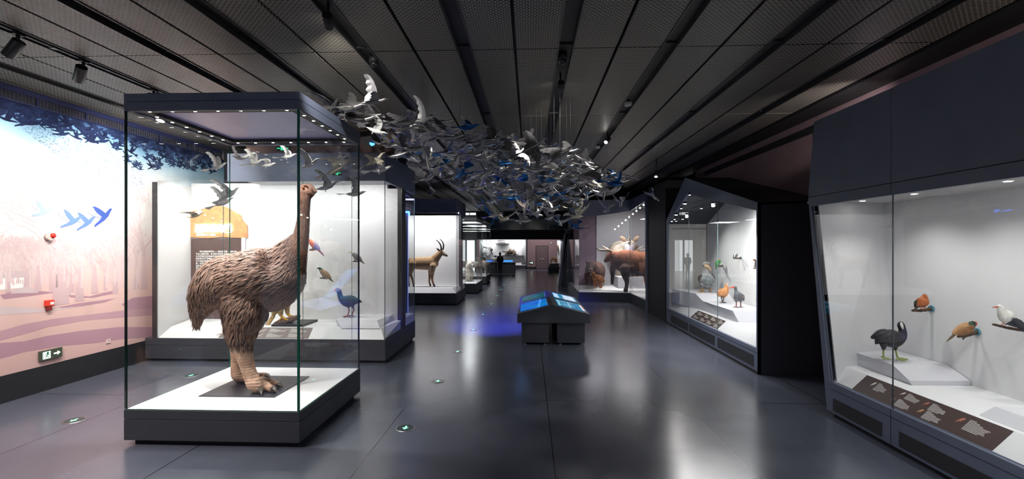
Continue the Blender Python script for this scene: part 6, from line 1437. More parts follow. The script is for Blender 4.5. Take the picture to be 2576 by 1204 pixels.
mb = MB(); mb.box(BX + .05, RX, yEnd, P2.y - .02, HTOP - .05, HTOP); mb.build('header_top', M['frame_d'], case)
mb = MB(); q = [P0 + Vector((0, 0, .055)), P1.copy(), P2.copy()]
for i in range(2):
    a, b_ = q[i], q[i + 1]; mb.extr([a + th, b_ + th, b_ + Vector((RX - BX, (.45, .40, .38)[i + 1], 0)), a + Vector((RX - BX, (.45, .40, .38)[i], 0))], (0, .03, 0))
mb.build('end_panel', M['frame_d'], case)
e0 = onX(2257, 885, BK); e1 = onX(2222, 512, BK)
mb = MB(); mb.extr([G0_ + Vector((.06, -.06, -.03)), G1_ + Vector((.06, -.06, .06)), Vector((BK, e1.y, 2.83)), Vector((BK, e0.y + .02, .4))], (0, .02, 0)); mb.build('end_lining', M['lining'], case)
mb = MB(); mb.extr([(BK, yEnd, .4), (BK, e0.y + .02, .4), (BK, e1.y, 2.83), (BK, yEnd, 2.83)], (.02, 0, 0)); mb.build('back_lining', M['lining'], case)
mb = MB(); mb.box(BX + .05, BK, yEnd, e1.y, 2.80, 2.83); mb.build('case_ceiling', M['grey_lining'], case)
mb = MB(); yy1 = G0_.y - .08; mb.hull8([(BX + .05, yEnd, .44), (BK, yEnd, .44), (BK, 6.46, .44), (BX + .05, yy1 + .08, .44)], [(4.14, yEnd, .62), (BK, yEnd, .62), (BK, 6.46, .62), (4.14, 6.12, .62)]); mb.build('sloping_desk', M['white'], case)
mb = MB(); mb.box(BX + .045, BX + .055, yEnd, yy1, .43, .447); mb.build('desk_edge', plain('desk_edge', srgb(120, 128, 146), .3), case)
for (a, b_) in ((G0_.y, seam), (seam, yEnd)):
    mb = MB(); g1 = (G1_.y if a == G0_.y else a); mb.extr([(BX + .015, a - .003, .43), (BX + .015, b_ + .003, .43), (BX + .015, b_ + .003, 2.77), (BX + .015, g1 - .003, 2.77)], (.014, 0, 0), 0, 1); mb.build('glass_front', [M['glass'], M['seam']], case)
for (a, b_) in ((fX(2096, 0).y, fX(2219, 0).y), (fX(2262, 0).y, yEnd + .1)):
    mb = MB(); mb.box(BX - .004, BX + .01, b_, a, .085, .245); mb.build('vent_panel', plain('vent_panel', srgb(40, 41, 47), .6), case)
mb = MB(); mb.box(BX - .003, BX + .01, yEnd, G0_.y - .02, .352, .356); mb.box(BX - .003, BX + .01, seam - .002, seam + .002, .056, .44); mb.build('base_groove', M['black'], case)
for (px, py) in ((2536, 485), (2300, 512), (2170, 530)):
    p = onY(px, py, onX(px, py, 4.45).y); p = Vector((4.45, onX(px, py, 4.45).y, 2.797))
    mb = MB(); mb.disc(p, (0, 0, -1), .03, 16); hd = mb.build('spot_lens', M['led'], case)
for y in (1.9, 2.9, 3.9, 4.9, 5.75): lamp('SPOT', 'case_spot', (4.30, y, 2.77), 40, (1, .985, .965), .04, target=(4.62, y + .02, .6), spot=125, blend=1)
lamp('AREA', 'case_wash', (4.05, 3.6, 2.76), 50, (1, .99, .97), .10, 4.4, target=(4.8, 3.6, 1.0))
mb = MB(); mb.box(4.28, 4.32, yEnd + .2, P2.y - .3, HTOP, HTOP + .03); mb.build('cove_light_strip', mat('cove_strip', (1, 1, 1), .4, emit=(1, .9, .9), estr=2), case)
lamp('AREA', 'cove_light', (4.32, (yEnd + P2.y) / 2, HTOP + .06), 20, (1, .9, .9), .04, P2.y - yEnd - .5, target=(5.03, (yEnd + P2.y) / 2, 4.3))
lamp('SPOT', 'hidden_wall_fill', (4.4, P2.y - .4, HTOP + .08), 110, (1, .9, .9), .05, target=(5.03, P2.y + 2.6, 3.5), spot=120, blend=1)  # spot added out of sight behind the header to brighten the mauve wall
# blocks
bl = thing('display_block', 'white angular block with sloping end under the black coot', 'plinth block', (4.7, 5.5, .62))
A0 = flr(2140, 882, .78); A1 = flr(2246, 917, .78); A2 = flr(2370, 916.5, .78); B1 = flr(2288, 957, .67); B2 = flr(2398, 957.5, .67)
mb = MB(); xb = BK - .01
top = [(A0.x, A0.y, .78), (A1.x, A1.y, .78), (xb, A2.y, .78), (xb, A0.y + .05, .78)]
mb.hull8([(A0.x, A0.y, .622), (A1.x, B1.y, .622), (xb, B2.y, .622), (xb, A0.y + .05, .622)], [(A0.x, A0.y, .67), (B1.x, B1.y, .67), (xb, B2.y, .67), (xb, A0.y + .05, .67)])
mb.hull8([(A0.x, A0.y, .67), (B1.x, B1.y, .67), (xb, B2.y, .67), (xb, A0.y + .05, .67)], top); mb.build('block', M['block'], bl)
b2 = thing('display_block', 'low grey-white block at the near end of the leaning-edged case', 'plinth block', (4.6, 3.8, .62))
Q0 = flr(2463, 1043, .622); Q1 = flr(2491, 1026, .70)
mb = MB(); mb.hull8([(Q0.x, yEnd + .05, .622), (xb, yEnd + .05, .622), (xb, Q0.y, .622), (Q0.x, Q0.y, .622)], [(Q1.x + .03, yEnd + .05, .72), (xb, yEnd + .05, .72), (xb, Q0.y - .1, .72), (Q1.x + .03, Q0.y - .05, .72)]); mb.build('block', M['block'], b2)
y0, y1 = onX(2145, 985, BX + .06).y, onX(2497, 1137, BX + .06).y
ent = [(.14, .38, .10, .46, 8, (226, 226, 222)), (.38, .56, .10, .34, 8, (222, 214, 206)), (.36, .08, .11, .40, 9, (120, 110, 104)), (.56, .50, .11, .38, 8, (186, 110, 84)), (.57, .06, .11, .42, 9, (206, 160, 110)), (.80, .30, .13, .52, 9, (176, 112, 92))]
label_board('long brown caption board with bird pictures on the desk before the black coot', sl2(y0, .03), sl2(y1, .03), sl2(y1, .97), sl2(y0, .97), ent, BRD, M['ink'], 9)
# coot
def cootcol(px, py, v): return mixc(srgb(56, 54, 60), srgb(40, 38, 42), .5 + nz(v, 10)) if px < 2258 and py > 826 else srgb(30, 29, 32)
gr = srgb(152, 168, 96)
def coot_extra(t, T):
    mb = MB(); add_chain(mb, T.chain([(2267, 813, 3.2, -.032), (2269, 820, 3.8, -.034), (2271.5, 827, 1.2, -.036)], .5), 12, 3); mb.build('white_shield', plain('shield_white', srgb(232, 230, 224), .35), t)
    for (a, b_) in (((2204, 846), (2232, 838)), ((2205, 853), (2236, 846)), ((2206, 860), (2230, 856))):
        mb = MB(); add_chain(mb, T.chain([(a[0], a[1], 1.5, -.07), ((a[0] + b_[0]) / 2, (a[1] + b_[1]) / 2 - 1, 5, -.095), (b_[0], b_[1], 1.5, -.10)], .25), 10, 3); mb.build('wing_feather', plain('coot_feather', srgb(52, 50, 55), .6, bump=.5, bscale=60), t)
mbird('mounted_coot', 'black coot with white forehead shield and green lobed feet on the white block', 5.62, (2243, 902),
      [[(2206, 858, 6), (2216, 852, 15), (2232, 850, 21.5), (2250, 851, 22.5), (2264, 846, 16), (2270, 838, 11), (2270, 828, 8.5), (2267, 819, 8.8), (2266, 815, 8)], [(2222, 862, 10, -.02), (2223, 872, 6.5, -.02), (2222.5, 879, 3.4, -.02)], [(2252, 862, 11, .02), (2252, 872, 6.5, .02), (2252.5, 879, 3.4, .02)]], cootcol, vox=.008,
      wing=[(2208, 851, 5), (2224, 846, 13), (2242, 843, 13), (2256, 845, 7)], wdy=.085, wcol=lambda a, b, v: mixc(srgb(62, 60, 66), srgb(44, 43, 47), .5 + nz(v, 18)), tail=[(2210, 858, 6), (2204, 862, 4)],
      legs=[[[(2222.5, 878, 2.4, -.02), (2222, 888, 2, -.02), (2223, 899, 2, -.02)], [(2223, 899, 1.8, -.02), (2232, 901, 2.4, -.04), (2242, 902.5, 1, -.05)], [(2223, 899, 1.8, -.02), (2222, 902, 2, -.08)], [(2223, 899, 1.6, -.02), (2217, 896, 1.4, .03)]],
            [[(2252.5, 878, 2.4, .02), (2255, 888, 2, .02), (2258, 899, 2, .02)], [(2258, 899, 1.8, .02), (2272, 902, 2.8, .01), (2285, 903, 1, .0)], [(2258, 899, 1.8, .02), (2270, 905, 2.4, -.03), (2278, 906, 1, -.05)], [(2258, 900, 1.8, .02), (2256, 904, 2, -.04)]]], legcol=gr, eye=(2262, 816), edy=-.035, er=1.1, extra=coot_extra, eyecol=srgb(120, 40, 26))
wall_perch('bark-covered branch on a blue disc under the rust-red dove', 2295, 780, 2344, 776, 4.2, .042)
wall_perch('forked dark branch on a blue disc under the green-headed parrot', 2411, 846, 2459, 834, 4.6, .040, True)
wall_perch('thin dark branch under the white starling-like bird', 2498, 815, 2592, 832, 4.0, .05)
orr = srgb(186, 106, 56)
mbird('mounted_dove', 'rust-red dove with dark green wing on a wall branch', 5.49, (2322, 775),
      [[(2310, 769, 5), (2316, 764, 11.5), (2322, 757, 14), (2325, 750, 9.5), (2326, 744.5, 6), (2326, 742, 5)]], lambda a, b, v: mixc(srgb(96, 84, 86), mixc(orr, srgb(150, 80, 44), .5 + nz(v, 12)), sstep(772, 766, b)), vox=.007,
      bill=[[(2327, 744, 2.2, -.03), (2328.5, 746.5, 1, -.035)]], billcol=srgb(206, 96, 60), wing=[(2316, 754, 4), (2310, 763, 8), (2305, 772, 2)], wsides=(1,), wdy=.02, wcol=lambda a, b, v: mixc(srgb(40, 62, 52), srgb(30, 48, 44), .5 + nz(v, 20)), tail=[(2309, 770, 4), (2301, 777, 1.5)], tcol=lambda a, b, v: srgb(70, 56, 54),
      legs=[[[(2318, 770, 1.4, -.02), (2317, 775, 1.2, -.03)], [(2317, 775, 1.2, -.03), (2320, 777, .9, -.05)]], [[(2326, 769, 1.4, -.02), (2326, 775, 1.2, -.03)], [(2326, 775, 1.2, -.03), (2329, 777, .9, -.05)]]], legcol=srgb(176, 96, 60), eye=(2323.5, 742.5), edy=-.024, er=.8)
def parcol(px, py, v):
    if px > 2436 and py < 824 and px - 2436 > (py - 812) * .3: return mixc(srgb(46, 74, 60), srgb(30, 52, 50), .5 + nz(v, 14)) if px > 2440 or py < 816 else srgb(120, 100, 70)
    return mixc(srgb(166, 124, 84), srgb(190, 148, 104), .5 + nz(v, 12))
mbird('mounted_parrot', 'brown parrot with dark green head and orange bill on a wall branch', 4.94, (2432, 838),
      [[(2398, 838, 4), (2408, 833, 9), (2422, 827, 13), (2436, 822, 13.5), (2443, 817, 10), (2447, 813, 7.5)]], parcol, vox=.007, bill=[[(2453, 811, 4), (2456, 814, 2.8), (2455.5, 818, 1)]], billcol=srgb(206, 96, 56),
      wing=[(2432, 820, 6), (2420, 827, 9), (2404, 836, 5), (2394, 840, 1.6)], wsides=(-1,), wdy=.062, wcol=lambda a, b, v: mixc(srgb(150, 106, 66), srgb(120, 82, 52), .5 + .8 * nz(v, 26)), tail=[(2404, 838, 4), (2392, 849, 3.4), (2381, 858.5, 1)], tcol=lambda a, b, v: srgb(112, 98, 74),
      legs=[[[(2424, 836, 1.5, -.02), (2426, 841, 1.2, -.02)], [(2426, 841, 1.2, -.02), (2430, 842, .9, -.05)]], [[(2432, 834, 1.5, .0), (2435, 838, 1.2, .0)], [(2435, 838, 1.2, .0), (2439, 839, .9, -.02)]]], legcol=srgb(150, 96, 60), eye=(2450, 810.5), edy=-.03, er=.8)
def starcol(px, py, v):
    if py - 808 > (2540 - px) * .55 and px > 2528: return srgb(44, 46, 54)
    return mixc(srgb(238, 236, 228), srgb(216, 214, 206), .5 + nz(v, 12))
mbird('mounted_starling', 'white bird with dark wing and reddish pointed bill at the near end of the case', 4.53, (2526, 815),
      [[(2514, 771, 6.5), (2517, 774, 8), (2521, 783, 11), (2529, 793, 17), (2541, 804, 15), (2556, 816, 8)]], starcol, vox=.007, bill=[[(2509, 771.5, 2.4), (2503, 772, 1.8), (2495, 772, .6)]], billcol=srgb(178, 92, 62),
      wing=[(2530, 800, 4), (2544, 808, 8), (2562, 822, 5), (2576, 834, 1.5)], wsides=(-1,), wdy=.07, wcol=lambda a, b, v: srgb(44, 46, 54), tail=[(2556, 816, 5), (2590, 842, 2)], tcol=lambda a, b, v: srgb(40, 44, 50), legs=[[[(2527, 808, 1.8), (2525, 813, 1.4)], [(2525, 813, 1.3), (2519, 815, 1, -.02)]], [[(2534, 810, 1.8, .03), (2532, 815, 1.4, .03)], [(2532, 815, 1.3, .03), (2527, 816.5, 1, .02)]]], legcol=srgb(196, 110, 66), eye=(2512, 770), edy=-.03, er=.9)
# dark vent strip high on the mauve wall
vt = thing('vent_grille', 'long dark slotted vent high on the mauve wall under the ceiling', 'vent', (RX, 8, 4.27))
mb = MB(); mb.box(RX - .012, RX, 1.0, 13.3, 4.20, 4.335); mb.build('grille_back', M['black'], vt)
mb = MB()
for k in range(6): mb.box(RX - .03, RX - .012, 1.0, 13.3, 4.21 + k * .021, 4.217 + k * .021)
mb.build('grille_slat', plain('vent_dark_slat', srgb(50, 48, 50), .5), vt)
# ================================================================ FLOCK OF HANGING METAL BIRDS
fr = random.Random(23)
def wing_mesh(name, sgn, span, root, tip, dih, sweep, curl, mats, n=9, notch=.25):
    """cut-metal wing: leading edge smooth, trailing edge notched into feathers, slightly cupped"""
    mb = MB(); L = []; Tt = []
    for i in range(n + 1):
        t = i / n; y = span * (1 - .12 * t * t) * t
        ch = root + (tip - root) * t ** 1.1
        x0 = .05 + sweep * (sin(t * pi * .55) * .35 - t * t * .75); z = sin(dih) * y + curl * t * t * span
        yy = y * cos(dih)
        L.append(Vector((x0, sgn * yy, z)))
        nt_ = (notch * ch if i % 2 else 0) if 1 < i < n else 0
        Tt.append(Vector((x0 - ch + nt_ - .02 * t, sgn * (yy + .03 * t), z - .012 * (1 - t))))
    th = .0022
    vs = []
    for a, b_ in zip(L, Tt): m_ = (a + b_) / 2 + Vector((0, 0, .012)); vs += [a, m_, b_]
    k = len(vs); vs2 = [v - Vector((0, 0, th)) for v in vs]; fs = []
    for i in range(n):
        for c in range(2):
            a = i * 3 + c; fs.append((a, a + 1, a + 4, a + 3)); fs.append((k + a + 3, k + a + 4, k + a + 1, k + a))
        fs.append((i * 3, (i + 1) * 3, k + (i + 1) * 3, k + i * 3)); fs.append((i * 3 + 2, k + i * 3 + 2, k + (i + 1) * 3 + 2, (i + 1) * 3 + 2))
    mb.add(vs + vs2, fs); return mb.mesh(name, mats)
def tail_mesh(name, ln, spread, mats, n=8):
    mb = MB(); vs = [Vector((-.12, 0, 0))]
    for i in range(n + 1):
        a = (i / n - .5) * spread
        r = ln * (1 if i % 2 == 0 else .9)
        vs.append(Vector((-.12 - r * cos(a), r * sin(a), .012 * cos(a * 3))))
    k = len(vs); vs2 = [v - Vector((0, 0, .0022)) for v in vs]
    fs = [(0, i, i + 1) for i in range(1, n + 1)] + [(k, k + i + 1, k + i) for i in range(1, n + 1)] + [(i, k + i, k + i + 1, i + 1) for i in range(1, n + 1)]
    mb.add(vs + vs2, fs); return mb.mesh(name, mats)
def body_mesh(name, mats):
    mb = MB(); mb.tube([(-.14, 0, 0), (-.09, 0, -.008), (-.02, 0, -.016), (.05, 0, -.012), (.10, 0, .004), (.125, 0, .014), (.148, 0, .018)], [.006, .022, .034, .031, .019, .019, .010], 10, sq=.85, side=(0, 1, 0))
    mb.tube([(.150, 0, .017), (.166, 0, .014), (.185, 0, .008)], [.007, .005, .0015], 8)
    return mb.mesh(name, mats)
def feet_mesh(name, mats):
    mb = MB()
    for s in (-1, 1):
        mb.tube([(-.03, s * .012, -.04), (-.045, s * .014, -.062), (-.03, s * .016, -.074)], [.004, .003, .002], 6)
    return mb.mesh(name, mats)
M['steel_d'] = mat('dull_steel', (0.33, 0.325, 0.33), 0.40, metal=.85, var=.12, vscale=14)
M['steel_b'] = mat('blue_lit_steel', srgb(28, 92, 156), 0.35, metal=.75, var=.12, vscale=12)  # blue light on the birds put into the metal colour
M['steel_c'] = mat('warm_lit_steel', srgb(222, 214, 190), 0.5, metal=.1, var=.1, vscale=12)  # warm lamplight put into the metal colour
M['steel_l'] = mat('lit_steel', (0.84, 0.83, 0.81), 0.42, metal=.15, var=.1, vscale=12)  # paler copy of the steel: lit look put into the colour
kinds = {}
def kind_set(key, material):
    ch = {'dull': .165, 'steel': .105}.get(key, .12)
    V = []
    for j, (dih, sweep, curl, span, fan) in enumerate([(.1, .10, .10, .32, 1.1), (.5, .14, .18, .31, .8), (.95, .10, .1, .30, .9), (-.15, .16, -.12, .33, .7), (.3, .26, .05, .33, .6), (.7, .2, -.2, .31, 1.2), (.02, .06, .02, .34, .5)]):
        V.append(dict(body=body_mesh('body', material), wl=wing_mesh('wing', 1, span, ch, ch * .26, dih, sweep, curl, material), wr=wing_mesh('wing', -1, span, ch, ch * .26, dih * fr.uniform(.75, 1.2), sweep, curl, material), tail=tail_mesh('tail', .17, fan, material), feet=feet_mesh('feet', material)))
    kinds[key] = V
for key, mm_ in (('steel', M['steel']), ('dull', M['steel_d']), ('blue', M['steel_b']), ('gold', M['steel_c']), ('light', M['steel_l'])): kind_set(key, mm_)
wm_ = MB(); wm_.cyl((0, 0, 0), (0, 0, 1), .0005, .0005, 5); wire_me = wm_.mesh('suspension_wire', M['wire'])
protos = {}
def proto(key, j):
    if (key, j) not in protos:
        V = kinds[key][j]; t = bpy.data.objects.new('hanging_bird', None); COL.objects.link(t); t.empty_display_size = .05
        for nm, k in (('body', 'body'), ('wing', 'wl'), ('wing', 'wr'), ('tail', 'tail'), ('feet', 'feet'), ('suspension_wire', None)):
            o = bpy.data.objects.new(nm, V[k] if k else wire_me); COL.objects.link(o); o.parent = t
        protos[(key, j)] = [t, False]
    return protos[(key, j)]
def metal_bird(pos, rot, s, key, j, label, group=None):
    pr = proto(key, j)
    if not pr[1]: t = pr[0]; pr[1] = True; kids = list(t.children)
    else:
        t = pr[0].copy(); COL.objects.link(t); kids = []
        for ch in pr[0].children: c = ch.copy(); COL.objects.link(c); c.parent = t; kids.append(c)
    t.location = pos; t['label'] = label; t['category'] = 'hanging bird'
    if group: t['group'] = group
    elif 'group' in t: del t['group']
    for c in kids:
        if c.data == wire_me: c.location = (0, 0, 0); c.scale = (1, 1, max(CEIL - pos.z, .02)); c.rotation_euler = (0, 0, 0)
        else: c.rotation_euler = rot; c.scale = (s, s, s); c.location = (0, 0, 0)
    return t
# --- birds one can point at: (px, py, distance, yaw deg from RIGHT, pitch, roll, scale, metal, variant, label)
ONE = [
 (563, 508, 7.5, 15, -25, -10, 1.15, 'light', 2, 'pale metal bird with raised wings above the orange crest of the information panel'),
 (578, 488, 7.2, 10, -35, -15, 1.15, 'light', 1, 'steel bird rising steeply with both wings up, just above the pale one'),
 (490, 540, 8.0, 12, -18, 10, 1.1, 'gold', 4, 'yellowish metal bird gliding over the top edge of the information panel'),
 (548, 418, 7.4, 8, -20, -5, 1.0, 'light', 2, 'bright metal bird with wings up beside the upper corner of the mural'),
 (604, 396, 7.6, 170, -5, 10, 1.05, 'light', 1, 'bright metal bird under the canopy lights, flying toward the mural'),
 (640, 408, 7.9, 5, -15, 0, 1.0, 'light', 2, 'bright metal bird with fanned wings in the middle of the glass case top'),
 (672, 414, 8.0, 20, -10, 15, .95, 'light', 5, 'bright metal bird just short of the green glass corner'),
 (778, 412, 7.2, 15, -28, 0, 1.15, 'light', 2, 'silver bird with wings raised above the bald head of the giant bird'),
 (850, 397, 7.0, 8, -8, 20, 1.0, 'light', 0, 'silver bird gliding level under the canopy corner'),
 (724, 392, 7.8, 12, -12, 0, .9, 'light', 1, 'small silver bird beside the green exit sign on the brown fascia'),
 (822, 468, 7.0, 14, -20, 0, 1.25, 'steel', 1, 'steel bird flying past the beak of the giant bird'),
 (893, 486, 7.2, 4, -4, 0, 1.15, 'steel', 2, 'steel bird with one tall wing crossing the rear glass edge'),
 (846, 425, 6.8, 18, -30, 30, 1.3, 'gold', 4, 'long pale warm-lit wing sheet slanting past the second green exit sign'),
 (958, 425, 7.0, 10, -12, -10, 1.2, 'light', 0, 'bright spread-winged bird in front of the dark header corner'),
 (942, 402, 6.9, 24, -36, 25, 1.25, 'gold', 6, 'pale slanting metal bird below the blue projector lens'),
 (1003, 388, 7.0, 10, -14, 15, 1.3, 'steel', 2, 'dark steel bird with notched wings below the brown fascia'),
 (1075, 448, 7.6, 25, -20, 20, 1.05, 'steel', 5, 'steel bird hanging low over the narrow side showcase'),
 (1087, 474, 9.6, 60, 30, 60, .8, 'steel', 3, 'small copper-toned bird alone above the antelope case'),
 (1128, 447, 7.8, 20, -18, 0, 1.05, 'dull', 1, 'grey bird flying above the antelope case'),
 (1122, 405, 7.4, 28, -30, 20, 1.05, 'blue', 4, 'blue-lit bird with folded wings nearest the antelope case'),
 (1197, 512, 8.0, 75, 20, 20, 1.1, 'dull', 1, 'grey bird diving before the white strip lights'),
 (1225, 527, 8.4, 70, 30, 40, 1.0, 'blue', 4, 'blue-lit bird low over the white wolf, wings swept'),
 (1176, 318, 6.7, 4, -4, 20, 1.2, 'blue', 0, 'pale blue-lit bird on the upper rim of the flock, wings level'),
 (940, 255, 5.9, 20, -12, 50, 1.25, 'dull', 2, 'topmost grey bird of the flock, close under the ceiling'),
 (878, 268, 5.8, 5, -4, 35, 1.35, 'dull', 0, 'wide grey bird over the corner of the glass case canopy'),
 (905, 298, 6.1, 8, -2, 20, 1.5, 'dull', 6, 'long-winged grey bird just under the topmost bird'),
 (1385, 486, 8.3, 90, 62, 0, 1.15, 'blue', 0, 'vivid blue-lit bird with fanned tail in the centre of the low fringe'),
 (1290, 498, 8.6, 15, 0, 25, 1.2, 'blue', 0, 'vivid blue-lit bird with open feathers left of the fan-tailed blue one'.replace('left of', 'beside')),
 (1270, 412, 7.8, 10, -5, 20, 1.0, 'blue', 6, 'bright blue-lit bird deep in the upper part of the flock'),
 (1325, 452, 8.2, 160, 0, 25, 1.2, 'blue', 1, 'blue-lit bird with spread wings above the fan-tailed blue one'),
 (1238, 543, 8.8, 40, 30, 45, .95, 'blue', 3, 'small bright blue-lit bird at the bottom edge over the far railing'),
 (1447, 568, 9.0, 110, 20, 30, 1.0, 'blue', 4, 'thin blue-lit bird lowest of all beside the bear case'),
 (1409, 560, 8.8, 70, 24, 0, 1.15, 'dull', 1, 'grey bird with raised wings at the bottom of the flock over the railing'),
 (1383, 548, 8.8, 120, 8, 0, 1.15, 'dull', 2, 'grey bird with curved wings low over the far railing'),
 (1452, 540, 8.7, 60, 20, 10, 1.25, 'dull', 2, 'grey bird with steep wings at the corner of the bear case'),
 (1447, 527, 8.6, 20, 10, 20, 1.1, 'gold', 1, 'pale warm-lit bird with feathered wings at the corner of the bear case'),
 (1450, 543, 8.5, 30, 6, -20, 1.1, 'gold', 0, 'second pale warm-lit bird just below the feathered warm-lit one'),
 (1527, 528, 8.4, 100, 14, 0, 1.15, 'dull', 2, 'grey bird with wings in a wide V before the bear case canopy'),
 (1561, 512, 8.4, 85, 22, 0, 1.05, 'dull', 2, 'grey bird seen from behind, wings up, over the bear case canopy'),
 (1519, 485, 8.2, 80, 55, 10, 1.2, 'dull', 1, 'grey bird diving steeply beside the bear case canopy'),
 (1452, 500, 8.2, 20, 10, 10, 1.05, 'gold', 3, 'warm-lit cream bird with drooping wings at the flock edge'),
 (1500, 463, 8.0, 8, 4, 20, 1.2, 'gold', 6, 'warm-lit cream feathered wing bird on the far edge of the flock'),
 (1560, 452, 7.8, 5, 5, -10, 1.25, 'steel', 3, 'single bird with curled wing tip farthest out beside the dark facade'),
 (1645, 492, 8.2, 60, 40, 40, .75, 'dull', 3, 'small lone bird hanging in front of the black facade panel'),
 (1305, 385, 7.3, 40, -40, 70, 1.0, 'light', 4, 'bright white upright wing in the middle of the flock'),
 (1062, 300, 6.3, 15, -12, 60, 1.15, 'light', 1, 'bright feathered wing bird near the top of the flock'),
]
placed = []
for (px, py, zc, yaw, pit, roll, s, key, j, lab) in ONE:
    p = unp(px, py, zc); p.z = min(p.z, CEIL - .3); placed.append(p)
    metal_bird(p, (radians(roll), radians(pit), PSI + radians(yaw)), s * .88, key, j, lab)
# --- the rest of the flock, by region
top_c = [(820, 266), (880, 262), (960, 282), (1010, 292), (1080, 298), (1150, 318), (1200, 336), (1260, 348), (1320, 360), (1400, 372), (1460, 392), (1520, 425), (1570, 440)]
bot_c = [(820, 300), (880, 320), (960, 350), (1010, 400), (1080, 430), (1150, 470), (1200, 520), (1260, 548), (1320, 555), (1400, 545), (1460, 520), (1520, 480), (1570, 462)]
def interp(C, x):
    for (a, b_), (c, d) in zip(C, C[1:]):
        if a <= x <= c: return b_ + (d - b_) * (x - a) / (c - a)
    return C[-1][1]
n_made = 0; tries = 0
while n_made < 196:
    u = fr.random()
    px = fr.choice((fr.uniform(830, 1100), fr.gauss(1290, 120), fr.gauss(1290, 120), fr.gauss(1240, 110), fr.uniform(1100, 1560)))
    if not 825 < px < 1565: continue
    t_, b_ = interp(top_c, px), interp(bot_c, px)
    v = fr.random()
    if px > 1130: v = min(1, max(0, fr.gauss(.45, .24)))
    py = t_ + (b_ - t_) * v
    zmax = 2.0 * F / max(HY - py, 1); zlo = 5.9 if px < 1150 else 6.6
    zc = fr.uniform(zlo, min(10.2, max(zmax, zlo + .05)))
    p = unp(px, py, zc); p.z = min(p.z, CEIL - .26)
    tries += 1
    if tries < 6000 and any((p - q_).length < .34 for q_ in placed): continue
    placed.append(p)
    upper = v < .3
    yaw = fr.gauss(12, 38) if v < .72 else fr.gauss(60, 45); pit = fr.gauss(-6, 10) if v < .72 else fr.gauss(14, 16); roll = fr.gauss(0, 15) if not upper else fr.gauss(12, 16)
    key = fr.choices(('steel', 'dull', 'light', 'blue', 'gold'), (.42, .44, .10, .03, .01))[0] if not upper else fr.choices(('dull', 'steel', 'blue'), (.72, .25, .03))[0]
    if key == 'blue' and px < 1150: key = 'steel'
    j = fr.choice((0, 3, 4, 6, 0, 6)) if v < .72 else fr.choice((1, 2, 5, 1, 0))
    zone = 'near' if px < 1060 else 'rim' if upper else 'heart' if v < .72 else 'fringe'
    col_w = {'steel': 'silver', 'dull': 'grey', 'light': 'bright silver', 'blue': 'blue', 'gold': 'pale gold'}[key]  # blue and pale gold name light put into the steel colour
    lab = {'near': 'cut-metal bird at the narrow end of the flock beside the big glass case', 'rim': 'cut-metal bird on the upper rim of the flock under the ceiling slots', 'heart': 'cut-metal bird in the dense heart of the hanging flock', 'fringe': 'cut-metal bird on the low fringe of the hanging flock'}[zone]
    metal_bird(p, (radians(roll), radians(pit), PSI + radians(yaw)), fr.uniform(.75, 1.08) * (1.3 if upper else 1.0), key, j, col_w + ' ' + lab, col_w + ' birds, ' + {'near': 'narrow end', 'rim': 'upper rim', 'heart': 'dense heart', 'fringe': 'low fringe'}[zone] + ' of the flock')
    n_made += 1
for (k, v) in protos.items():
    if not v[1]:
        for c in list(v[0].children): bpy.data.objects.remove(c)
        bpy.data.objects.remove(v[0])
# ================================================================ CEILING FITTINGS
def slot_x(px, py): 
    p = onX(px, py, 0); return p
def detector(px, py, label):
    zc = (CEIL - EYE) * F / (HY - py); p = unp(px, py, zc); t = thing('smoke_detector', label, 'smoke detector', p)
    mb = MB(); mb.cyl((p.x, p.y, CEIL - .05), (p.x, p.y, CEIL), .055, .062, 24); mb.build('body', plain('detector_white', srgb(196, 194, 190), .5), t, .004)
    mb = MB(); mb.cyl((p.x, p.y, CEIL), (p.x, p.y, CEIL + .06), .03, .03, 12); mb.build('mount_base', M['black'], t)
detector(1580, 258, 'white smoke detector in a ceiling slot, the one closer to the viewer')
detector(1503, 368, 'white smoke detector in a ceiling slot, the farther one above the flock')
def dome(px, py, label):
    zc = (CEIL - EYE) * F / (HY - py); p = unp(px, py, zc); t = thing('ceiling_camera', label, 'camera', p)
    mb = MB(); mb.cyl((p.x, p.y, CEIL - .02), (p.x, p.y, CEIL + .06), .06, .06, 20); mb.build('mount_base', M['black'], t)
    mb = MB(); mb.ball((p.x, p.y, CEIL - .03), .05, 16, 10); mb.build('dome', plain('dome_black', (.01, .01, .012), .1), t)
dome(941, 154, 'small black dome camera in the ceiling slot above the bird flock')
dome(1414, 147, 'small black dome camera in the ceiling slot near the middle of the hall')
# ceiling spot lamps in the slots (lit heads)
def ceil_spot(p, aim, label, power, spot=60, color=(1, .96, .9), r=.045):
    p = Vector(p); d = (Vector(aim) - p).normalized(); t = thing('ceiling_spotlight', label, 'spotlight', (p.x, p.y, CEIL))
    mb = MB(); mb.cyl((p.x, p.y, p.z), (p.x, p.y, CEIL + .05), .014, .014, 10); mb.build('stem', M['black'], t)
    mb = MB(); mb.cyl(p - d * .08, p + d * .08, r, r, 20); mb.build('head', M['black'], t)
    mb = MB(); mb.disc(p + d * .082, d, r * .8, 16); mb.build('lens', M['led'], t)
    lamp('SPOT', 'spot_lamp', p + d * .1, power, color, .04, target=aim, spot=spot, blend=.7)
q = unp(1651, 438, 11.9); q.z = min(q.z, CEIL - .15)
ceil_spot(q, (2.5, 10.5, 1.0), 'lit ceiling spotlight beside the gabled case roof', 160, 55)
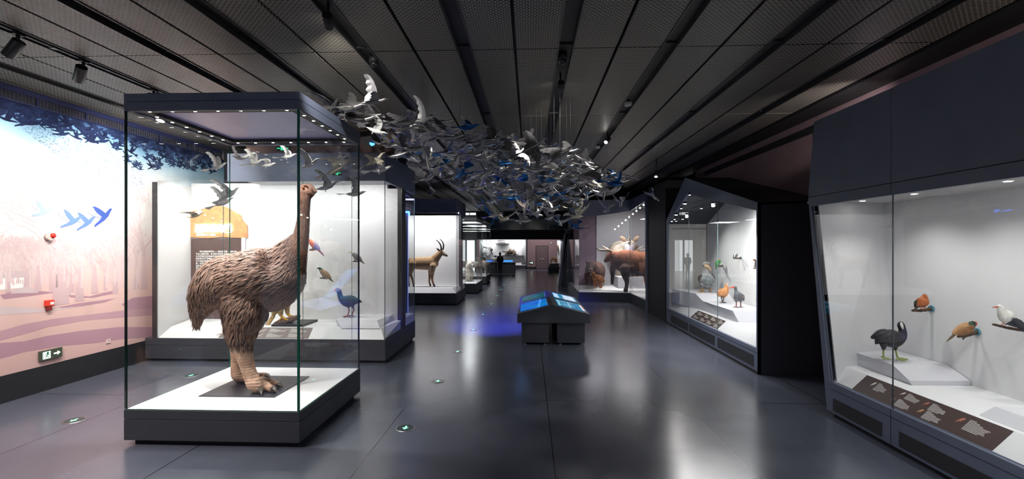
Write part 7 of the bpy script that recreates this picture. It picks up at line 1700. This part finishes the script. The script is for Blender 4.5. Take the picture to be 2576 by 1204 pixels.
# blue-lensed projector on a bracket under the ceiling
pp_ = unp(938, 360, 7.6); aimp = Vector((-.55, 13.5, 0.0))
pj = thing('projector', 'dark projector with glowing blue lens under the brown fascia', 'projector', pp_)
d = (aimp - pp_).normalized(); sdv = d.cross(UP).normalized(); uv = sdv.cross(d)
mb = MB(); c = pp_ - d * .0
corner = lambda a, b_, e: pp_ + d * a + sdv * b_ + uv * e
mb.hull8([corner(-.22, -.13, -.06), corner(.02, -.13, -.06), corner(.02, .13, -.06), corner(-.22, .13, -.06)], [corner(-.22, -.13, .06), corner(.02, -.13, .06), corner(.02, .13, .06), corner(-.22, .13, .06)]); mb.build('housing', M['black'], pj, .01)
mb = MB(); mb.cyl((pp_.x, pp_.y, pp_.z + .05), (pp_.x, pp_.y, CEIL), .02, .02, 10); mb.build('drop_pole', M['black'], pj)
mb = MB(); mb.disc(pp_ - DEEP * .10 + RIGHT * .02 + Vector((0, 0, -.02)), -DEEP, .045, 20); mb.build('lens', mat('projector_lens_blue', (.1, .3, 1), .3, emit=(.05, .25, 1), estr=5), pj)
lamp('SPOT', 'projector_beam', pp_ + d * .14, 12000, (.10, .12, 1), .03, target=aimp, spot=34, blend=1.0)
lamp('SPOT', 'projector_spill', pp_ + d * .14 + Vector((.05, 0, 0)), 60, (.1, .4, 1), .03, target=(.6, 9.4, 3.6), spot=40, blend=.6)

for (p_, a_, lb_) in (((G0 - 1.5 * PER, 4.3, CEIL - .12), (-3.1, 8.0, 3.3), 'black ceiling spotlight in the slot over the bird flock, on the mural side'), ((G0 + .5 * PER, 6.2, CEIL - .12), (.2, 9, 3.2), 'black ceiling spotlight in the slot ahead of the bird flock'), ((G0 + 1.5 * PER, 9.4, CEIL - .12), (.6, 8.2, 3.2), 'black ceiling spotlight in the slot over the flock, on the gabled case side')):
    ceil_spot(p_, a_, lb_, 160, 70)
ceil_spot((G0 - 2.5 * PER, 7.3, CEIL - .12), (-4.6, 7.5, 2.9), 'black added spotlight hidden behind the giant bird case canopy, brightening the metal birds', 170, 110)  # hidden lamp added to brighten the metal birds behind the case
# ================================================================ LIGHT
w = bpy.data.worlds.new('world'); SC.world = w; w.use_nodes = True
w.node_tree.nodes['Background'].inputs[0].default_value = (0.75, 0.8, 1.0, 1); w.node_tree.nodes['Background'].inputs[1].default_value = 0.32
